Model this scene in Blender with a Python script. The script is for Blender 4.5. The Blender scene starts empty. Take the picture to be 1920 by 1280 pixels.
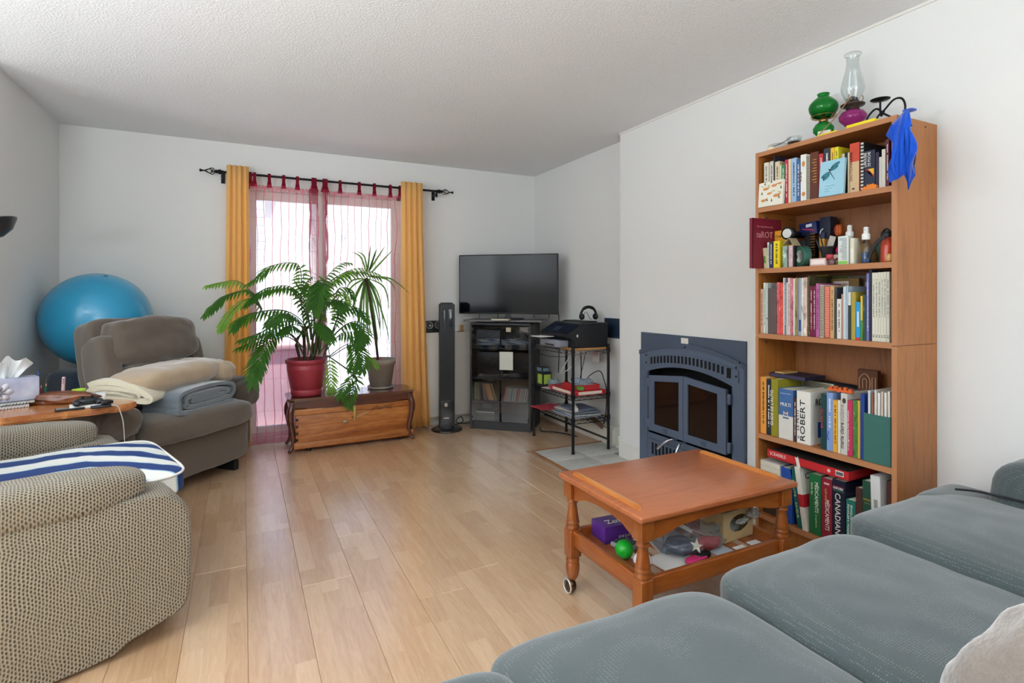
import bpy, bmesh, math, random
from math import sin, cos, pi, radians
from mathutils import Vector, Matrix, noise as mnoise
random.seed(7)
S = bpy.context.scene
COL = S.collection
# ------------------------------------------------ camera, world, sun, large lights, exposure
camd = bpy.data.cameras.new('camera'); cam = bpy.data.objects.new('camera', camd); COL.objects.link(cam)
camd.sensor_width = 36.0; camd.lens = 36.0*1015/1920; camd.shift_y = -(640-553.5)/1920
camd.clip_start = 0.02
cam.location = (0, 0, 1.216); cam.rotation_euler = (pi/2, 0, -math.atan2(505, 1015))
S.camera = cam
W = bpy.data.worlds.new('sky'); S.world = W; W.use_nodes = True
nt = W.node_tree; nt.nodes.clear()
wo = nt.nodes.new('ShaderNodeOutputWorld'); bg = nt.nodes.new('ShaderNodeBackground')
tc = nt.nodes.new('ShaderNodeTexCoord'); sp = nt.nodes.new('ShaderNodeSeparateXYZ')
rp = nt.nodes.new('ShaderNodeValToRGB')
nt.links.new(tc.outputs['Generated'], sp.inputs[0]); nt.links.new(sp.outputs['Z'], rp.inputs[0])
rp.color_ramp.elements[0].color = (0.95, 0.95, 0.95, 1); rp.color_ramp.elements[0].position = 0.0
rp.color_ramp.elements[1].color = (0.38, 0.58, 1.0, 1); rp.color_ramp.elements[1].position = 0.45
nt.links.new(rp.outputs[0], bg.inputs[0]); bg.inputs[1].default_value = 1.55
nt.links.new(bg.outputs[0], wo.inputs[0])
def light(name, kind, loc, rot, power, size=1, sy=None, color=(1, 1, 1), spread=None):
    l = bpy.data.lights.new(name, kind); o = bpy.data.objects.new(name, l); COL.objects.link(o)
    o.location = loc; o.rotation_euler = rot; l.energy = power; l.color = color
    if kind == 'AREA':
        l.shape = 'RECTANGLE'; l.size = size; l.size_y = sy or size
    if kind == 'SUN': l.angle = size
    return o
light('sun', 'SUN', (0, -8, 12), (radians(14), 0, radians(-12)), 6, size=radians(2), color=(1, .97, .93))
# added fill lights out of view behind and beside the camera, no real source
light('fill_light_rear', 'AREA', (0.6, -2.85, 1.45), (radians(90), 0, 0), 34, 1.8, 1.6, (0.84, 0.93, 1.0))  # added fill from behind the camera; the back wall has no window
light('fill_light_overhead', 'AREA', (0.1, -0.9, 2.36), (0, 0, 0), 8, 1.2, 1.2, (0.84, 0.93, 1.0))  # added overhead fill, no fixture hangs here
light('up_fill_light_rear', 'AREA', (0.6, -1.3, 1.6), (radians(180), 0, 0), 42, 0.5, 0.5, (0.84, 0.93, 1.0))  # added upward fill to brighten the ceiling, no lamp stands here
light('up_fill_light_left', 'AREA', (-1.5, 0.6, 1.3), (radians(180), 0, 0), 120, 0.6, 0.6, (0.84, 0.93, 1.0))  # added upward fill for the left side and ceiling, without a lamp object
light('fill_light_side', 'AREA', (-2.5, 2.2, 1.5), (0, radians(-90), 0), 26, 2.0, 1.4, (0.84, 0.93, 1.0))  # added sideways fill from the unseen left part of the room
S.view_settings.view_transform = 'Standard'; S.view_settings.look = 'None'
S.view_settings.gamma = 1; S.view_settings.exposure = 0.28; S.view_settings.use_curve_mapping = False
try:
    S.cycles.max_bounces = 10; S.cycles.transparent_max_bounces = 24; S.cycles.diffuse_bounces = 5; S.cycles.glossy_bounces = 4
    S.cycles.sample_clamp_indirect = 6; S.cycles.caustics_reflective = False; S.cycles.caustics_refractive = False
except Exception: pass

# ------------------------------------------------ materials
def lin(h):
    if isinstance(h, tuple): return (*h[:3], 1)
    c = [int(h[i:i+2], 16)/255 for i in (0, 2, 4)]
    return (*[(x/12.92 if x <= .04045 else ((x+.055)/1.055)**2.4) for x in c], 1)
_M = {}
class NM:
    def __init__(s, name):
        s.m = bpy.data.materials.new(name); s.m.use_nodes = True; s.t = s.m.node_tree
        s.b = s.t.nodes['Principled BSDF']; s.out = s.t.nodes['Material Output']; s.tc = None
    def n(s, k, **kw):
        x = s.t.nodes.new(k)
        for a, v in kw.items(): setattr(x, a, v)
        return x
    def l(s, a, b): s.t.links.new(a, b)
    def co(s, scale=(1, 1, 1), rot=(0, 0, 0), src='Object', jit=False):
        t = s.n('ShaderNodeTexCoord'); mp = s.n('ShaderNodeMapping')
        mp.inputs['Scale'].default_value = scale; mp.inputs['Rotation'].default_value = rot
        s.l(t.outputs[src], mp.inputs[0])
        if jit:
            oi = s.n('ShaderNodeObjectInfo'); mu = s.n('ShaderNodeVectorMath', operation='SCALE')
            mu.inputs[0].default_value = (37, 91, 53); s.l(oi.outputs['Random'], mu.inputs['Scale']); s.l(mu.outputs[0], mp.inputs['Location'])
        return mp.outputs[0]
    def noise(s, vec, scale, detail=4, rough=.55, dist=0):
        x = s.n('ShaderNodeTexNoise'); x.inputs['Scale'].default_value = scale; x.inputs['Detail'].default_value = detail
        x.inputs['Roughness'].default_value = rough; x.inputs['Distortion'].default_value = dist; s.l(vec, x.inputs['Vector']); return x.outputs['Fac']
    def ramp(s, fac, stops):
        r = s.n('ShaderNodeValToRGB'); e = r.color_ramp.elements
        while len(e) < len(stops): e.new(.5)
        for q, (p, c) in zip(e, stops): q.position = p; q.color = lin(c)
        s.l(fac, r.inputs[0]); return r.outputs[0]
    def mix(s, fac, a, b, mode='MIX'):
        x = s.n('ShaderNodeMix', data_type='RGBA', blend_type=mode)
        for i, v in ((0, fac), (6, a), (7, b)):
            if hasattr(v, 'links'): s.l(v, x.inputs[i])
            else: x.inputs[i].default_value = v
        return x.outputs[2]
    def math(s, op, a, b=0.0, c=None):
        x = s.n('ShaderNodeMath', operation=op)
        for i, v in enumerate((a, b) if c is None else (a, b, c)):
            if hasattr(v, 'links'): s.l(v, x.inputs[i])
            else: x.inputs[i].default_value = v
        return x.outputs[0]
    def bump(s, h, strength, dist=.01):
        x = s.n('ShaderNodeBump'); x.inputs['Strength'].default_value = strength; x.inputs['Distance'].default_value = dist
        s.l(h, x.inputs['Height']); s.l(x.outputs[0], s.b.inputs['Normal']); return x
    def setc(s, c):
        if hasattr(c, 'links'): s.l(c, s.b.inputs['Base Color'])
        else: s.b.inputs['Base Color'].default_value = lin(c)
def mk(color, rough=.5, metal=0, bump=None, var=None, coat=0, sheen=0, trans=0, ior=1.45, spec=.5, key=None):
    k = ('mk', color, rough, metal, bump, var, coat, sheen, trans, key)
    if k in _M: return _M[k]
    n = NM('mat_%s' % (color if isinstance(color, str) else 'c')); b = n.b
    b.inputs['Roughness'].default_value = rough; b.inputs['Metallic'].default_value = metal
    b.inputs['Coat Weight'].default_value = coat; b.inputs['Sheen Weight'].default_value = sheen
    b.inputs['Transmission Weight'].default_value = trans; b.inputs['IOR'].default_value = ior
    b.inputs['Specular IOR Level'].default_value = spec
    v = n.co()
    sc, am = var or (9, .05)
    f = n.noise(v, sc, 3)
    c = lin(color); d = tuple(x*(1-am*2) for x in c[:3]); u = tuple(min(1, x*(1+am)) for x in c[:3])
    n.setc(n.mix(f, (*d, 1), (*u, 1)))
    if bump: n.bump(n.noise(v, bump[0], 4), bump[1], bump[2] if len(bump) > 2 else .004)
    _M[k] = n.m; return n.m
def wood(c1, c2, axis='x', scale=6, rough=.35, coat=.2, dark=None, jit=False, knots=False, stretch=10, bump=.12):
    k = ('wood', c1, c2, axis, scale, rough, coat, jit, knots, stretch)
    if k in _M: return _M[k]
    n = NM('wood_'+c1)
    s = [stretch]*3; s['xyz'.index(axis)] = 1.0
    v = n.co(tuple(s), jit=jit)
    f = n.noise(v, scale*.35, 6, .6, 1.2); g = n.noise(v, scale*2.2, 5, .7, .3)
    h = n.math('ADD', n.math('MULTIPLY', f, .65), n.math('MULTIPLY', g, .35))
    c = n.ramp(h, [(.36, c1), (.5, c2), (.64, c1)] if not dark else [(.3, dark), (.45, c1), (.6, c2)])
    if knots:
        vo = n.n('ShaderNodeTexVoronoi'); vo.inputs['Scale'].default_value = 5.5
        n.l(n.co((1, 1, 2.2)), vo.inputs['Vector'])
        kf = n.ramp(vo.outputs['Distance'], [(0.04, 'FFFFFF'), (.16, '000000')])
        c = n.mix(kf, c, lin('4A1F0A'))
    n.setc(c); n.b.inputs['Roughness'].default_value = rough; n.b.inputs['Coat Weight'].default_value = coat
    n.b.inputs['Coat Roughness'].default_value = .25
    n.bump(g, bump, .002)
    _M[k] = n.m; return n.m
def fabric(c1, c2, scale=350, rough=.95, sheen=.4, weave=None, bump=.4, blotch=.12, dots=None):
    k = ('fab', c1, c2, scale, sheen, weave, dots, bump)
    if k in _M: return _M[k]
    n = NM('fabric_'+c1); v = n.co()
    f = n.noise(v, scale, 2, .6); big = n.noise(v, 5, 3)
    c = n.mix(f, lin(c1), lin(c2)); h = f
    if dots:
        vo = n.n('ShaderNodeTexVoronoi'); vo.inputs['Scale'].default_value = dots[0]; vo.inputs['Randomness'].default_value = .25
        n.l(n.co((1, 1.6, 1)), vo.inputs['Vector'])
        df = n.ramp(vo.outputs['Distance'], [(.16, 'FFFFFF'), (.30, '000000')])
        c = n.mix(n.math('MULTIPLY', df, .55), c, lin(dots[1]))
    c = n.mix(n.math('MULTIPLY', big, blotch*2), c, lin(c1))
    n.setc(c); n.b.inputs['Roughness'].default_value = rough; n.b.inputs['Sheen Weight'].default_value = sheen
    n.b.inputs['Specular IOR Level'].default_value = .15
    n.bump(h, bump, .002)
    _M[k] = n.m; return n.m
def glass(color='FFFFFF', rough=.0, alpha=.12, key='', tint=None, refl=.9):
    k = ('gl', color, rough, alpha, key)
    if k in _M: return _M[k]
    n = NM('glass_'+color); tr = n.n('ShaderNodeBsdfTransparent'); gl = n.n('ShaderNodeBsdfGlossy')
    gl.inputs['Roughness'].default_value = rough; gl.inputs['Color'].default_value = (refl, refl, refl, 1)
    tr.inputs['Color'].default_value = lin(color)
    fr = n.n('ShaderNodeLayerWeight'); fr.inputs['Blend'].default_value = .5
    fa = n.math('ADD', n.math('MULTIPLY', n.math('POWER', fr.outputs['Facing'], 4.0), .55), .03+alpha*.08)
    mx = n.n('ShaderNodeMixShader'); n.l(fa, mx.inputs[0]); n.l(tr.outputs[0], mx.inputs[1]); n.l(gl.outputs[0], mx.inputs[2])
    if tint:
        df = n.n('ShaderNodeBsdfDiffuse'); df.inputs[0].default_value = lin(tint); m2 = n.n('ShaderNodeMixShader')
        m2.inputs[0].default_value = alpha; n.l(mx.outputs[0], m2.inputs[1]); n.l(df.outputs[0], m2.inputs[2]); mx = m2
    n.l(mx.outputs[0], n.out.inputs[0]); _M[k] = n.m; return n.m

# ------------------------------------------------ mesh builder
class MB:
    def __init__(s): s.v = []; s.f = []; s.mi = []; s.sm = []
    def add(s, vs, fs, mi=0, smooth=False):
        o = len(s.v); s.v += [tuple(v) for v in vs]; s.f += [tuple(i+o for i in f) for f in fs]
        s.mi += [mi]*len(fs); s.sm += [smooth]*len(fs); return s
    def box(s, a, b, mi=0, M=None, r=0):
        (x0, y0, z0), (x1, y1, z1) = a, b
        x0, x1 = min(x0, x1), max(x0, x1); y0, y1 = min(y0, y1), max(y0, y1); z0, z1 = min(z0, z1), max(z0, z1)
        if r <= 0:
            vs = [(x, y, z) for x in (x0, x1) for y in (y0, y1) for z in (z0, z1)]
            fs = [(0, 1, 3, 2), (4, 6, 7, 5), (0, 4, 5, 1), (2, 3, 7, 6), (0, 2, 6, 4), (1, 5, 7, 3)]
            if M is not None: vs = [M @ Vector(v) for v in vs]
            return s.add(vs, fs, mi)
        r = min(r, (x1-x0)*.49, (y1-y0)*.49, (z1-z0)*.49)
        bm = bmesh.new(); bmesh.ops.create_cube(bm, size=1)
        for v in bm.verts: v.co = Vector(((x0+x1)/2+v.co.x*(x1-x0), (y0+y1)/2+v.co.y*(y1-y0), (z0+z1)/2+v.co.z*(z1-z0)))
        bmesh.ops.bevel(bm, geom=list(bm.edges), offset=r, segments=2, profile=.6, affect='EDGES')
        return s.bm(bm, mi, M, True)
    def bm(s, bm, mi=0, M=None, smooth=True):
        bm.verts.ensure_lookup_table(); bm.verts.index_update()
        vs = [(M @ v.co) if M is not None else v.co.copy() for v in bm.verts]
        fs = [[v.index for v in f.verts] for f in bm.faces]; bm.free()
        return s.add(vs, fs, mi, smooth)
    def prism(s, pts, axis, a, b, mi=0, smooth=False, M=None, caps=True):
        # pts in the two other axes (in xyz order), extruded along axis from a to b
        def P(p, t):
            q = [p[0], p[1]]; q.insert('xyz'.index(axis), t); return M @ Vector(q) if M is not None else tuple(q)
        n = len(pts); vs = [P(p, a) for p in pts]+[P(p, b) for p in pts]
        s.add(vs, [(i, (i+1) % n, n+(i+1) % n, n+i) for i in range(n)], mi, smooth)
        if caps: s.add(vs, [tuple(range(n))[::-1], tuple(range(n, 2*n))], mi)
        return s
    def lathe(s, prof, c=(0, 0, 0), seg=24, mi=0, smooth=True, M=None, sx=1, sy=1, closed=False):
        vs = []; fs = []; n = len(prof)
        for i in range(seg):
            a = 2*pi*i/seg
            for r, z in prof:
                p = Vector((c[0]+r*cos(a)*sx, c[1]+r*sin(a)*sy, c[2]+z)); vs.append(M @ p if M is not None else p)
        for i in range(seg):
            j = (i+1) % seg
            for k in range(n-1 if not closed else n):
                k2 = (k+1) % n; fs.append((i*n+k, j*n+k, j*n+k2, i*n+k2))
        s.add(vs, fs, mi, smooth)
        if not closed:
            if prof[0][0] > 1e-5: s.add([vs[i*n] for i in range(seg)], [tuple(range(seg))[::-1]], mi)
            if prof[-1][0] > 1e-5: s.add([vs[i*n+n-1] for i in range(seg)], [tuple(range(seg))], mi)
        return s
    def tube(s, pts, r, seg=8, mi=0, M=None, closed=False, caps=True):
        pts = [Vector(p) for p in pts]; n = len(pts); vs = []; fs = []
        rr = r if isinstance(r, (list, tuple)) else [r]*n
        up = Vector((0, 0, 1)); prev = None
        for i, p in enumerate(pts):
            if closed: t = pts[(i+1) % n]-pts[i-1]
            else: t = pts[min(i+1, n-1)]-pts[max(i-1, 0)]
            t = t.normalized() if t.length > 1e-9 else Vector((1, 0, 0))
            if prev is None:
                u = t.cross(up); u = u if u.length > .05 else t.cross(Vector((1, 0, 0)))
            else: u = prev - t*prev.dot(t)
            u.normalize(); prev = u; w = t.cross(u)
            for k in range(seg):
                a = 2*pi*k/seg; q = p+(u*cos(a)+w*sin(a))*rr[i]; vs.append(M @ q if M is not None else q)
        for i in range(n if closed else n-1):
            j = (i+1) % n
            for k in range(seg): fs.append((i*seg+k, i*seg+(k+1) % seg, j*seg+(k+1) % seg, j*seg+k))
        s.add(vs, fs, mi, True)
        if not closed and caps: s.add([vs[k] for k in range(seg)], [tuple(range(seg))[::-1]], mi); s.add([vs[(n-1)*seg+k] for k in range(seg)], [tuple(range(seg))], mi)
        return s
    def cyl(s, a, b, r, seg=16, mi=0, M=None): return s.tube([a, b], r, seg, mi, M)
    def soft(s, c, size, p=5, n=10, mi=0, M=None, puff=0, wr=0, wf=8, seed=0, px=None):
        # rounded cushion-like box: a cube grid pushed onto a superellipsoid
        bm = bmesh.new(); bmesh.ops.create_cube(bm, size=2)
        bmesh.ops.subdivide_edges(bm, edges=list(bm.edges), cuts=n, use_grid_fill=True)
        hx, hy, hz = [q/2 for q in size]
        P = px or (p, p, p)
        for v in bm.verts:
            x, y, z = v.co
            x, y, z = (math.sin(q*pi/4)/math.sin(pi/4) for q in (x, y, z))
            x, y, z = x, y, z
            d = (abs(x)**p+abs(y)**p+abs(z)**p)**(1/p)
            X, Y, Z = x/d, y/d, z/d
            zz = Z*hz
            if puff: zz += puff*(1-X*X)*(1-Y*Y)*(1 if Z > 0 else -.3)*abs(Z)
            q = Vector((X*hx, Y*hy, zz))
            if wr:
                w = mnoise.noise(Vector((q.x*wf+seed, q.y*wf*.7, q.z*wf)))+.5*mnoise.noise(Vector((q.x*wf*2.3, q.y*wf*2.1+seed, q.z*wf*2)))
                q += Vector((X, Y, Z)).normalized()*w*wr
            v.co = q+Vector(c)
        return s.bm(bm, mi, M, True)
    def sphere(s, c, r, seg=20, mi=0, M=None, sc=(1, 1, 1)):
        bm = bmesh.new(); bmesh.ops.create_uvsphere(bm, u_segments=seg, v_segments=seg//2+2, radius=r)
        for v in bm.verts: v.co = Vector((v.co.x*sc[0]+c[0], v.co.y*sc[1]+c[1], v.co.z*sc[2]+c[2]))
        return s.bm(bm, mi, M, True)
    def ribbon(s, path, th, axis, a, b, mi=0, M=None, taper=0):
        # a thick strip following a 2D path, extruded along axis
        P = [Vector((p[0], p[1])) for p in path]; L = []; R = []
        for i, p in enumerate(P):
            t = (P[min(i+1, len(P)-1)]-P[max(i-1, 0)]).normalized(); nn = Vector((-t.y, t.x))*th/2
            L.append(p+nn); R.append(p-nn)
        poly = L+R[::-1]; n = len(poly)
        def Q(p, t):
            q = [p[0], p[1]]; q.insert('xyz'.index(axis), t); return M @ Vector(q) if M is not None else Vector(q)
        m = len(P)
        vs = [Q(p, a) for p in poly]+[Q(p, b) for p in poly]
        s.add(vs, [(i, (i+1) % n, n+(i+1) % n, n+i) for i in range(n)], mi, True)
        for o in (0, n): s.add(vs, [(o+i, o+i+1, o+n-2-i, o+n-1-i) for i in range(m-1)], mi)
        return s
    def build(s, name, mats, parent=None, loc=None, rot=None, kind=None, label=None, auto=None):
        me = bpy.data.meshes.new(name); me.from_pydata(s.v, [], s.f)
        for m in (mats if isinstance(mats, (list, tuple)) else [mats]): me.materials.append(m)
        me.polygons.foreach_set('material_index', s.mi); me.polygons.foreach_set('use_smooth', s.sm)
        me.validate(); me.update()
        bm = bmesh.new(); bm.from_mesh(me); bmesh.ops.recalc_face_normals(bm, faces=bm.faces); bm.to_mesh(me); bm.free()
        o = bpy.data.objects.new(name, me); COL.objects.link(o)
        if parent is not None: o.parent = parent
        if loc is not None: o.location = loc
        if rot is not None: o.rotation_euler = rot
        if kind: o['kind'] = kind
        if label: o['label'] = label
        if auto: me.set_sharp_from_angle(angle=radians(auto))
        return o
def crv(pts, k=6):
    # Catmull-Rom through 2D or 3D points
    P = [Vector(p) for p in pts]; out = []
    for i in range(len(P)-1):
        p0, p1, p2, p3 = P[max(i-1, 0)], P[i], P[i+1], P[min(i+2, len(P)-1)]
        for j in range(k):
            t = j/k; out.append(.5*((2*p1)+(p2-p0)*t+(2*p0-5*p1+4*p2-p3)*t*t+(3*p1-p0-3*p2+p3)*t**3))
    out.append(P[-1]); return out
def tag(o, label, cat, group=None):
    o['label'] = label; o['category'] = cat
    if group: o['group'] = group
    return o
def thing(name, label, cat, loc=(0, 0, 0), rz=0, group=None, rot=None):
    o = bpy.data.objects.new(name, None); COL.objects.link(o); o.empty_display_size = .05
    o.location = loc; o.rotation_euler = rot or (0, 0, rz); return tag(o, label, cat, group)
def struct(name, mb, m, parent=None, **k): return mb.build(name, m, parent, kind='structure', **k)
TEXTS = []
def text(s, pos, w, h, xd, yd, m, parent=None, name='title'):
    # lettering with its lower left corner at pos; w and h are fitted at the end
    c = bpy.data.curves.new(name, 'FONT'); c.body = s; c.extrude = .0006; c.resolution_u = 2; c.materials.append(m)
    o = bpy.data.objects.new(name, c); COL.objects.link(o)
    if parent is not None: o.parent = parent
    TEXTS.append((o, Vector(pos), w, h, Vector(xd).normalized(), Vector(yd).normalized())); return o
def fit_texts():
    # turns every piece of lettering into a mesh of the wanted size at its place
    bpy.context.view_layer.update(); dg = bpy.context.evaluated_depsgraph_get()
    for o, p, w, h, x, y in TEXTS:
        me = bpy.data.meshes.new_from_object(o.evaluated_get(dg)); nm = o.name.split('.')[0]; par = o.parent
        bpy.data.objects.remove(o)
        n = bpy.data.objects.new(nm, me); COL.objects.link(n); n.parent = par
        xs = [v.co.x for v in me.vertices]; ys = [v.co.y for v in me.vertices]; x0, y0 = min(xs), min(ys)
        R = Matrix((x, y, x.cross(y))).transposed().to_4x4()
        n.matrix_local = Matrix.Translation(p) @ R @ Matrix.Diagonal((w/(max(xs)-x0), h/(max(ys)-y0), 1, 1)) @ Matrix.Translation((-x0, -y0, 0))
BLACK = mk('15161A', .45); DARK = mk('1E2024', .4, coat=.2); WHITE = mk('E8E8E4', .6); CHROME = mk('B8B8BC', .25, 1)
INKW = mk('F0EEE6', .6); INKB = mk('16161A', .6); GOLD = mk('C9A24A', .35, .8); GLOSSB = mk('0B0C10', .12, coat=.6)

# ------------------------------------------------ room
def wallmat(c, name, sc=160, st=.08, popcorn=False):
    n = NM(name); v = n.co()
    n.setc(n.mix(n.noise(v, 1.3, 3), lin(c), tuple(x*.96 for x in lin(c)[:3])+(1,)))
    n.b.inputs['Roughness'].default_value = .85; n.b.inputs['Specular IOR Level'].default_value = .2
    if popcorn:
        h = n.ramp(n.noise(v, 95, 3, .6), [(.42, '000000'), (.6, 'FFFFFF')]); n.bump(h, .35, .006)
    else: n.bump(n.noise(v, sc, 3), st, .002)
    return n.m
WALL = wallmat('E4E5E3', 'wall_paint'); CEIL = wallmat('ECEEF0', 'ceiling_popcorn', popcorn=True); TRIM = mk('E6E3DC', .45)
XL, XR, XB, YW, H = -1.172, 2.695, 2.558, 4.90, 2.44
DX0, DX1, DZ = 0.02, 1.30, 2.12
YBK = -2.95
struct('ceiling', MB().box((-2.75, YBK-.1, H), (XR+.2, YW+.15, H+.1)), CEIL)
w = MB().box((XL-.1, YW, 0), (DX0, YW+.15, H)).box((DX1, YW, 0), (XR+.1, YW+.15, H)).box((DX0, YW, DZ), (DX1, YW+.15, H))
struct('wall_window', w, WALL)
struct('wall_left', MB().box((XL-.1, 3.72, 0), (XL, YW, H)).box((-2.6, 3.72, 0), (XL-.1, 3.82, H)).box((-2.7, YBK, 0), (-2.6, 3.82, H)), WALL)
FY0, FY1, FZ = 2.20, 3.02, 0.90     # opening behind the fireplace plate
w = MB().box((XR, YBK, 0), (XR+.1, YW, H)).box((XB, YBK, 0), (XR, FY0, H)).box((XB, FY1, 0), (XR, 3.302, H)).box((XB, FY0, FZ), (XR, FY1, H))
struct('wall_right', w, WALL)
struct('wall_back', MB().box((-2.7, YBK-.1, 0), (XR+.1, YBK, H)), WALL)
# shadow line where the chimney breast meets the ceiling
struct('trim_1', MB().box((XB-.008, -2.5, H-.012), (XB, 3.303, H)), TRIM)
w = MB()
for a, b in (((DX1+.02, YW-.014, 0), (XR, YW, .09)), ((XL, YW-.014, 0), (DX0-.02, YW, .09))): w.box(a, b).box((a[0], a[1]-.004, 0), (b[0], b[1], .03))
struct('baseboard_window', w, TRIM)
struct('baseboard_left', MB().box((XL, 3.72, 0), (XL+.014, YW, .09)), TRIM)
struct('baseboard_right', MB().box((XR-.014, 3.302, 0), (XR, YW, .10)).box((XR-.024, 3.302, 0), (XR, YW, .028))
       .box((XB-.014, 3.06, 0), (XB, 3.302, .12)).box((XB-.014, -2.5, 0), (XB, 1.2, .09)), TRIM)
# low boxed-in ledge below the right part of the window wall
struct('trim_2', MB().box((1.50, 4.80, .09), (2.62, YW, .862)).box((1.495, 4.795, .862), (2.62, YW, .870)), mk('DDD8CF', .6))

# floor: laminate boards, each a part of the floor
def floormat():
    n = NM('laminate'); t = n.n('ShaderNodeTexCoord'); sx = n.n('ShaderNodeSeparateXYZ'); n.l(t.outputs['Object'], sx.inputs[0])
    oi = n.n('ShaderNodeObjectInfo'); rnd = oi.outputs['Random']
    ix = n.math('FLOOR', n.math('DIVIDE', sx.outputs['X'], .0684))
    yy = n.math('ADD', n.math('DIVIDE', sx.outputs['Y'], .43), n.math('ADD', n.math('MULTIPLY', ix, .37), n.math('MULTIPLY', rnd, 9)))
    iy = n.math('FLOOR', yy)
    cb = n.n('ShaderNodeCombineXYZ'); n.l(ix, cb.inputs[0]); n.l(iy, cb.inputs[1]); n.l(n.math('MULTIPLY', rnd, 77), cb.inputs[2])
    wn = n.n('ShaderNodeTexWhiteNoise'); n.l(cb.outputs[0], wn.inputs[0])
    mp = n.n('ShaderNodeMapping'); mp.inputs['Scale'].default_value = (11, 1, 1); n.l(t.outputs['Object'], mp.inputs[0])
    va = n.n('ShaderNodeVectorMath', operation='SCALE'); n.l(wn.outputs['Color'], va.inputs[0]); va.inputs['Scale'].default_value = 40
    n.l(va.outputs[0], mp.inputs['Location'])
    g = n.noise(mp.outputs[0], 4.5, 5, .62, 1.4); fine = n.noise(mp.outputs[0], 26, 3, .6)
    c = n.ramp(g, [(.30, 'B98E66'), (.48, 'CBA47D'), (.66, 'D9B890')])
    tone = n.ramp(wn.outputs['Value'], [(0, 'C7A17C'), (.5, 'D8B48E'), (1, 'ECCBA6')])
    c = n.mix(.5, c, tone); c = n.mix(n.math('MULTIPLY', fine, .22), c, lin('A87E58'))
    n.setc(c); n.b.inputs['Roughness'].default_value = .34; n.b.inputs['Specular IOR Level'].default_value = .7
    n.b.inputs['Coat Weight'].default_value = 1; n.b.inputs['Coat IOR'].default_value = 2.05; n.b.inputs['Coat Roughness'].default_value = .24
    n.bump(n.math('ADD', fine, n.math('MULTIPLY', g, .5)), .12, .001)
    return n.m
FLOOR = floormat()
fl = struct('floor', MB().box((-2.75, YBK-.1, -.10), (XR+.2, YW+.15, -.006)), mk('6B4E36', .8))
PW, PL, X0 = .2055, 1.29, .0165
joints = {0: 3.06, 1: 2.415, 2: 2.83, 3: 2.105, 4: 3.52, -1: 2.72}
pm = {}
HX0, HY0, HY1 = 1.985, 1.93, 3.695    # hearth tile area
def plank(x0, x1, y0, y1):
    key = (round(x1-x0, 3), round(y1-y0, 3))
    if key not in pm:
        a, b = x1-x0-.0008, y1-y0-.0008; e = .0014
        vs = [(0, 0, -.006), (a, 0, -.006), (a, b, -.006), (0, b, -.006), (0, 0, -e), (a, 0, -e), (a, b, -e), (0, b, -e), (e, e, 0), (a-e, e, 0), (a-e, b-e, 0), (e, b-e, 0)]
        fs = [(0, 1, 5, 4), (1, 2, 6, 5), (2, 3, 7, 6), (3, 0, 4, 7), (4, 5, 9, 8), (5, 6, 10, 9), (6, 7, 11, 10), (7, 4, 8, 11), (8, 9, 10, 11)]
        me = bpy.data.meshes.new('plank'); me.from_pydata(vs, [], fs); me.materials.append(FLOOR); pm[key] = me
    o = bpy.data.objects.new('plank', pm[key]); COL.objects.link(o); o.parent = fl; o.location = (x0+.0004, y0+.0004, 0)
r_ = -13
while X0+r_*PW < XR:
    x0, x1 = max(-2.6, X0+r_*PW), min(XR, X0+(r_+1)*PW)
    j = joints.get(r_, 2.0+((r_*0.53) % 1)*PL); j -= math.ceil((j-YBK)/PL)*PL
    while j < YW:
        a, b = max(YBK, j), min(YW+.06 if DX0 < x0 < DX1 else YW, j+PL)
        if b > a+.01 and x1 > x0+.01:
            if x1 > HX0 and b > HY0 and a < HY1:
                if x0 < HX0-.01: plank(x0, HX0, max(a, HY0), min(b, HY1))
                if a < HY0: plank(x0, x1, a, HY0)
                if b > HY1: plank(x0, x1, HY1, b)
            else: plank(x0, x1, a, b)
        j += PL
    r_ += 1
# hearth of grey tiles set into the floor, with wooden and metal edging
def tilemat():
    n = NM('hearth_tile'); v = n.co((3, 14, 3), jit=True)
    n.setc(n.ramp(n.noise(v, 3.2, 5, .6, .8), [(.3, 'B6B4AC'), (.5, 'C6C5BE'), (.7, 'D3D2CC')])); n.b.inputs['Roughness'].default_value = .4
    n.bump(n.noise(v, 9, 3), .1, .002); return n.m
TILE = tilemat()
ht = struct('floor_hearth', MB().box((HX0+.01, HY0, -.006), (XB+.14, HY1, -.002)), mk('8E8C85', .8))
ty = HY1; k = 0
while ty > HY0+.02:
    tx = HX0+.045
    while tx < XR-.02:
        x1 = min(tx+.305, XR if ty-.15 > 3.302 else XB); y0 = max(ty-.305, HY0)
        if x1 > tx+.02: MB().box((0, 0, -.002), (x1-tx-.003, ty-y0-.003, .002), r=.001).build('tile', TILE, ht, loc=(tx, y0, 0))
        tx += .308
    ty -= .308
EDGE = wood('9A6B45', 'B88358', 'y', 5, .4)
struct('trim_3', MB().box((HX0, HY0, -.004), (HX0+.042, HY1, .006), r=.002), EDGE)
struct('trim_4', MB().box((HX0, HY1-.002, -.002), (XR, HY1+.014, .007), r=.002), wood('7D5030', '9A6B45', 'x', 5, .4))
struct('trim_5', MB().box((HX0-.016, HY0-.05, 0), (HX0, HY1+.03, .004), r=.001), mk('E2DED6', .25, .6))

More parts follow.
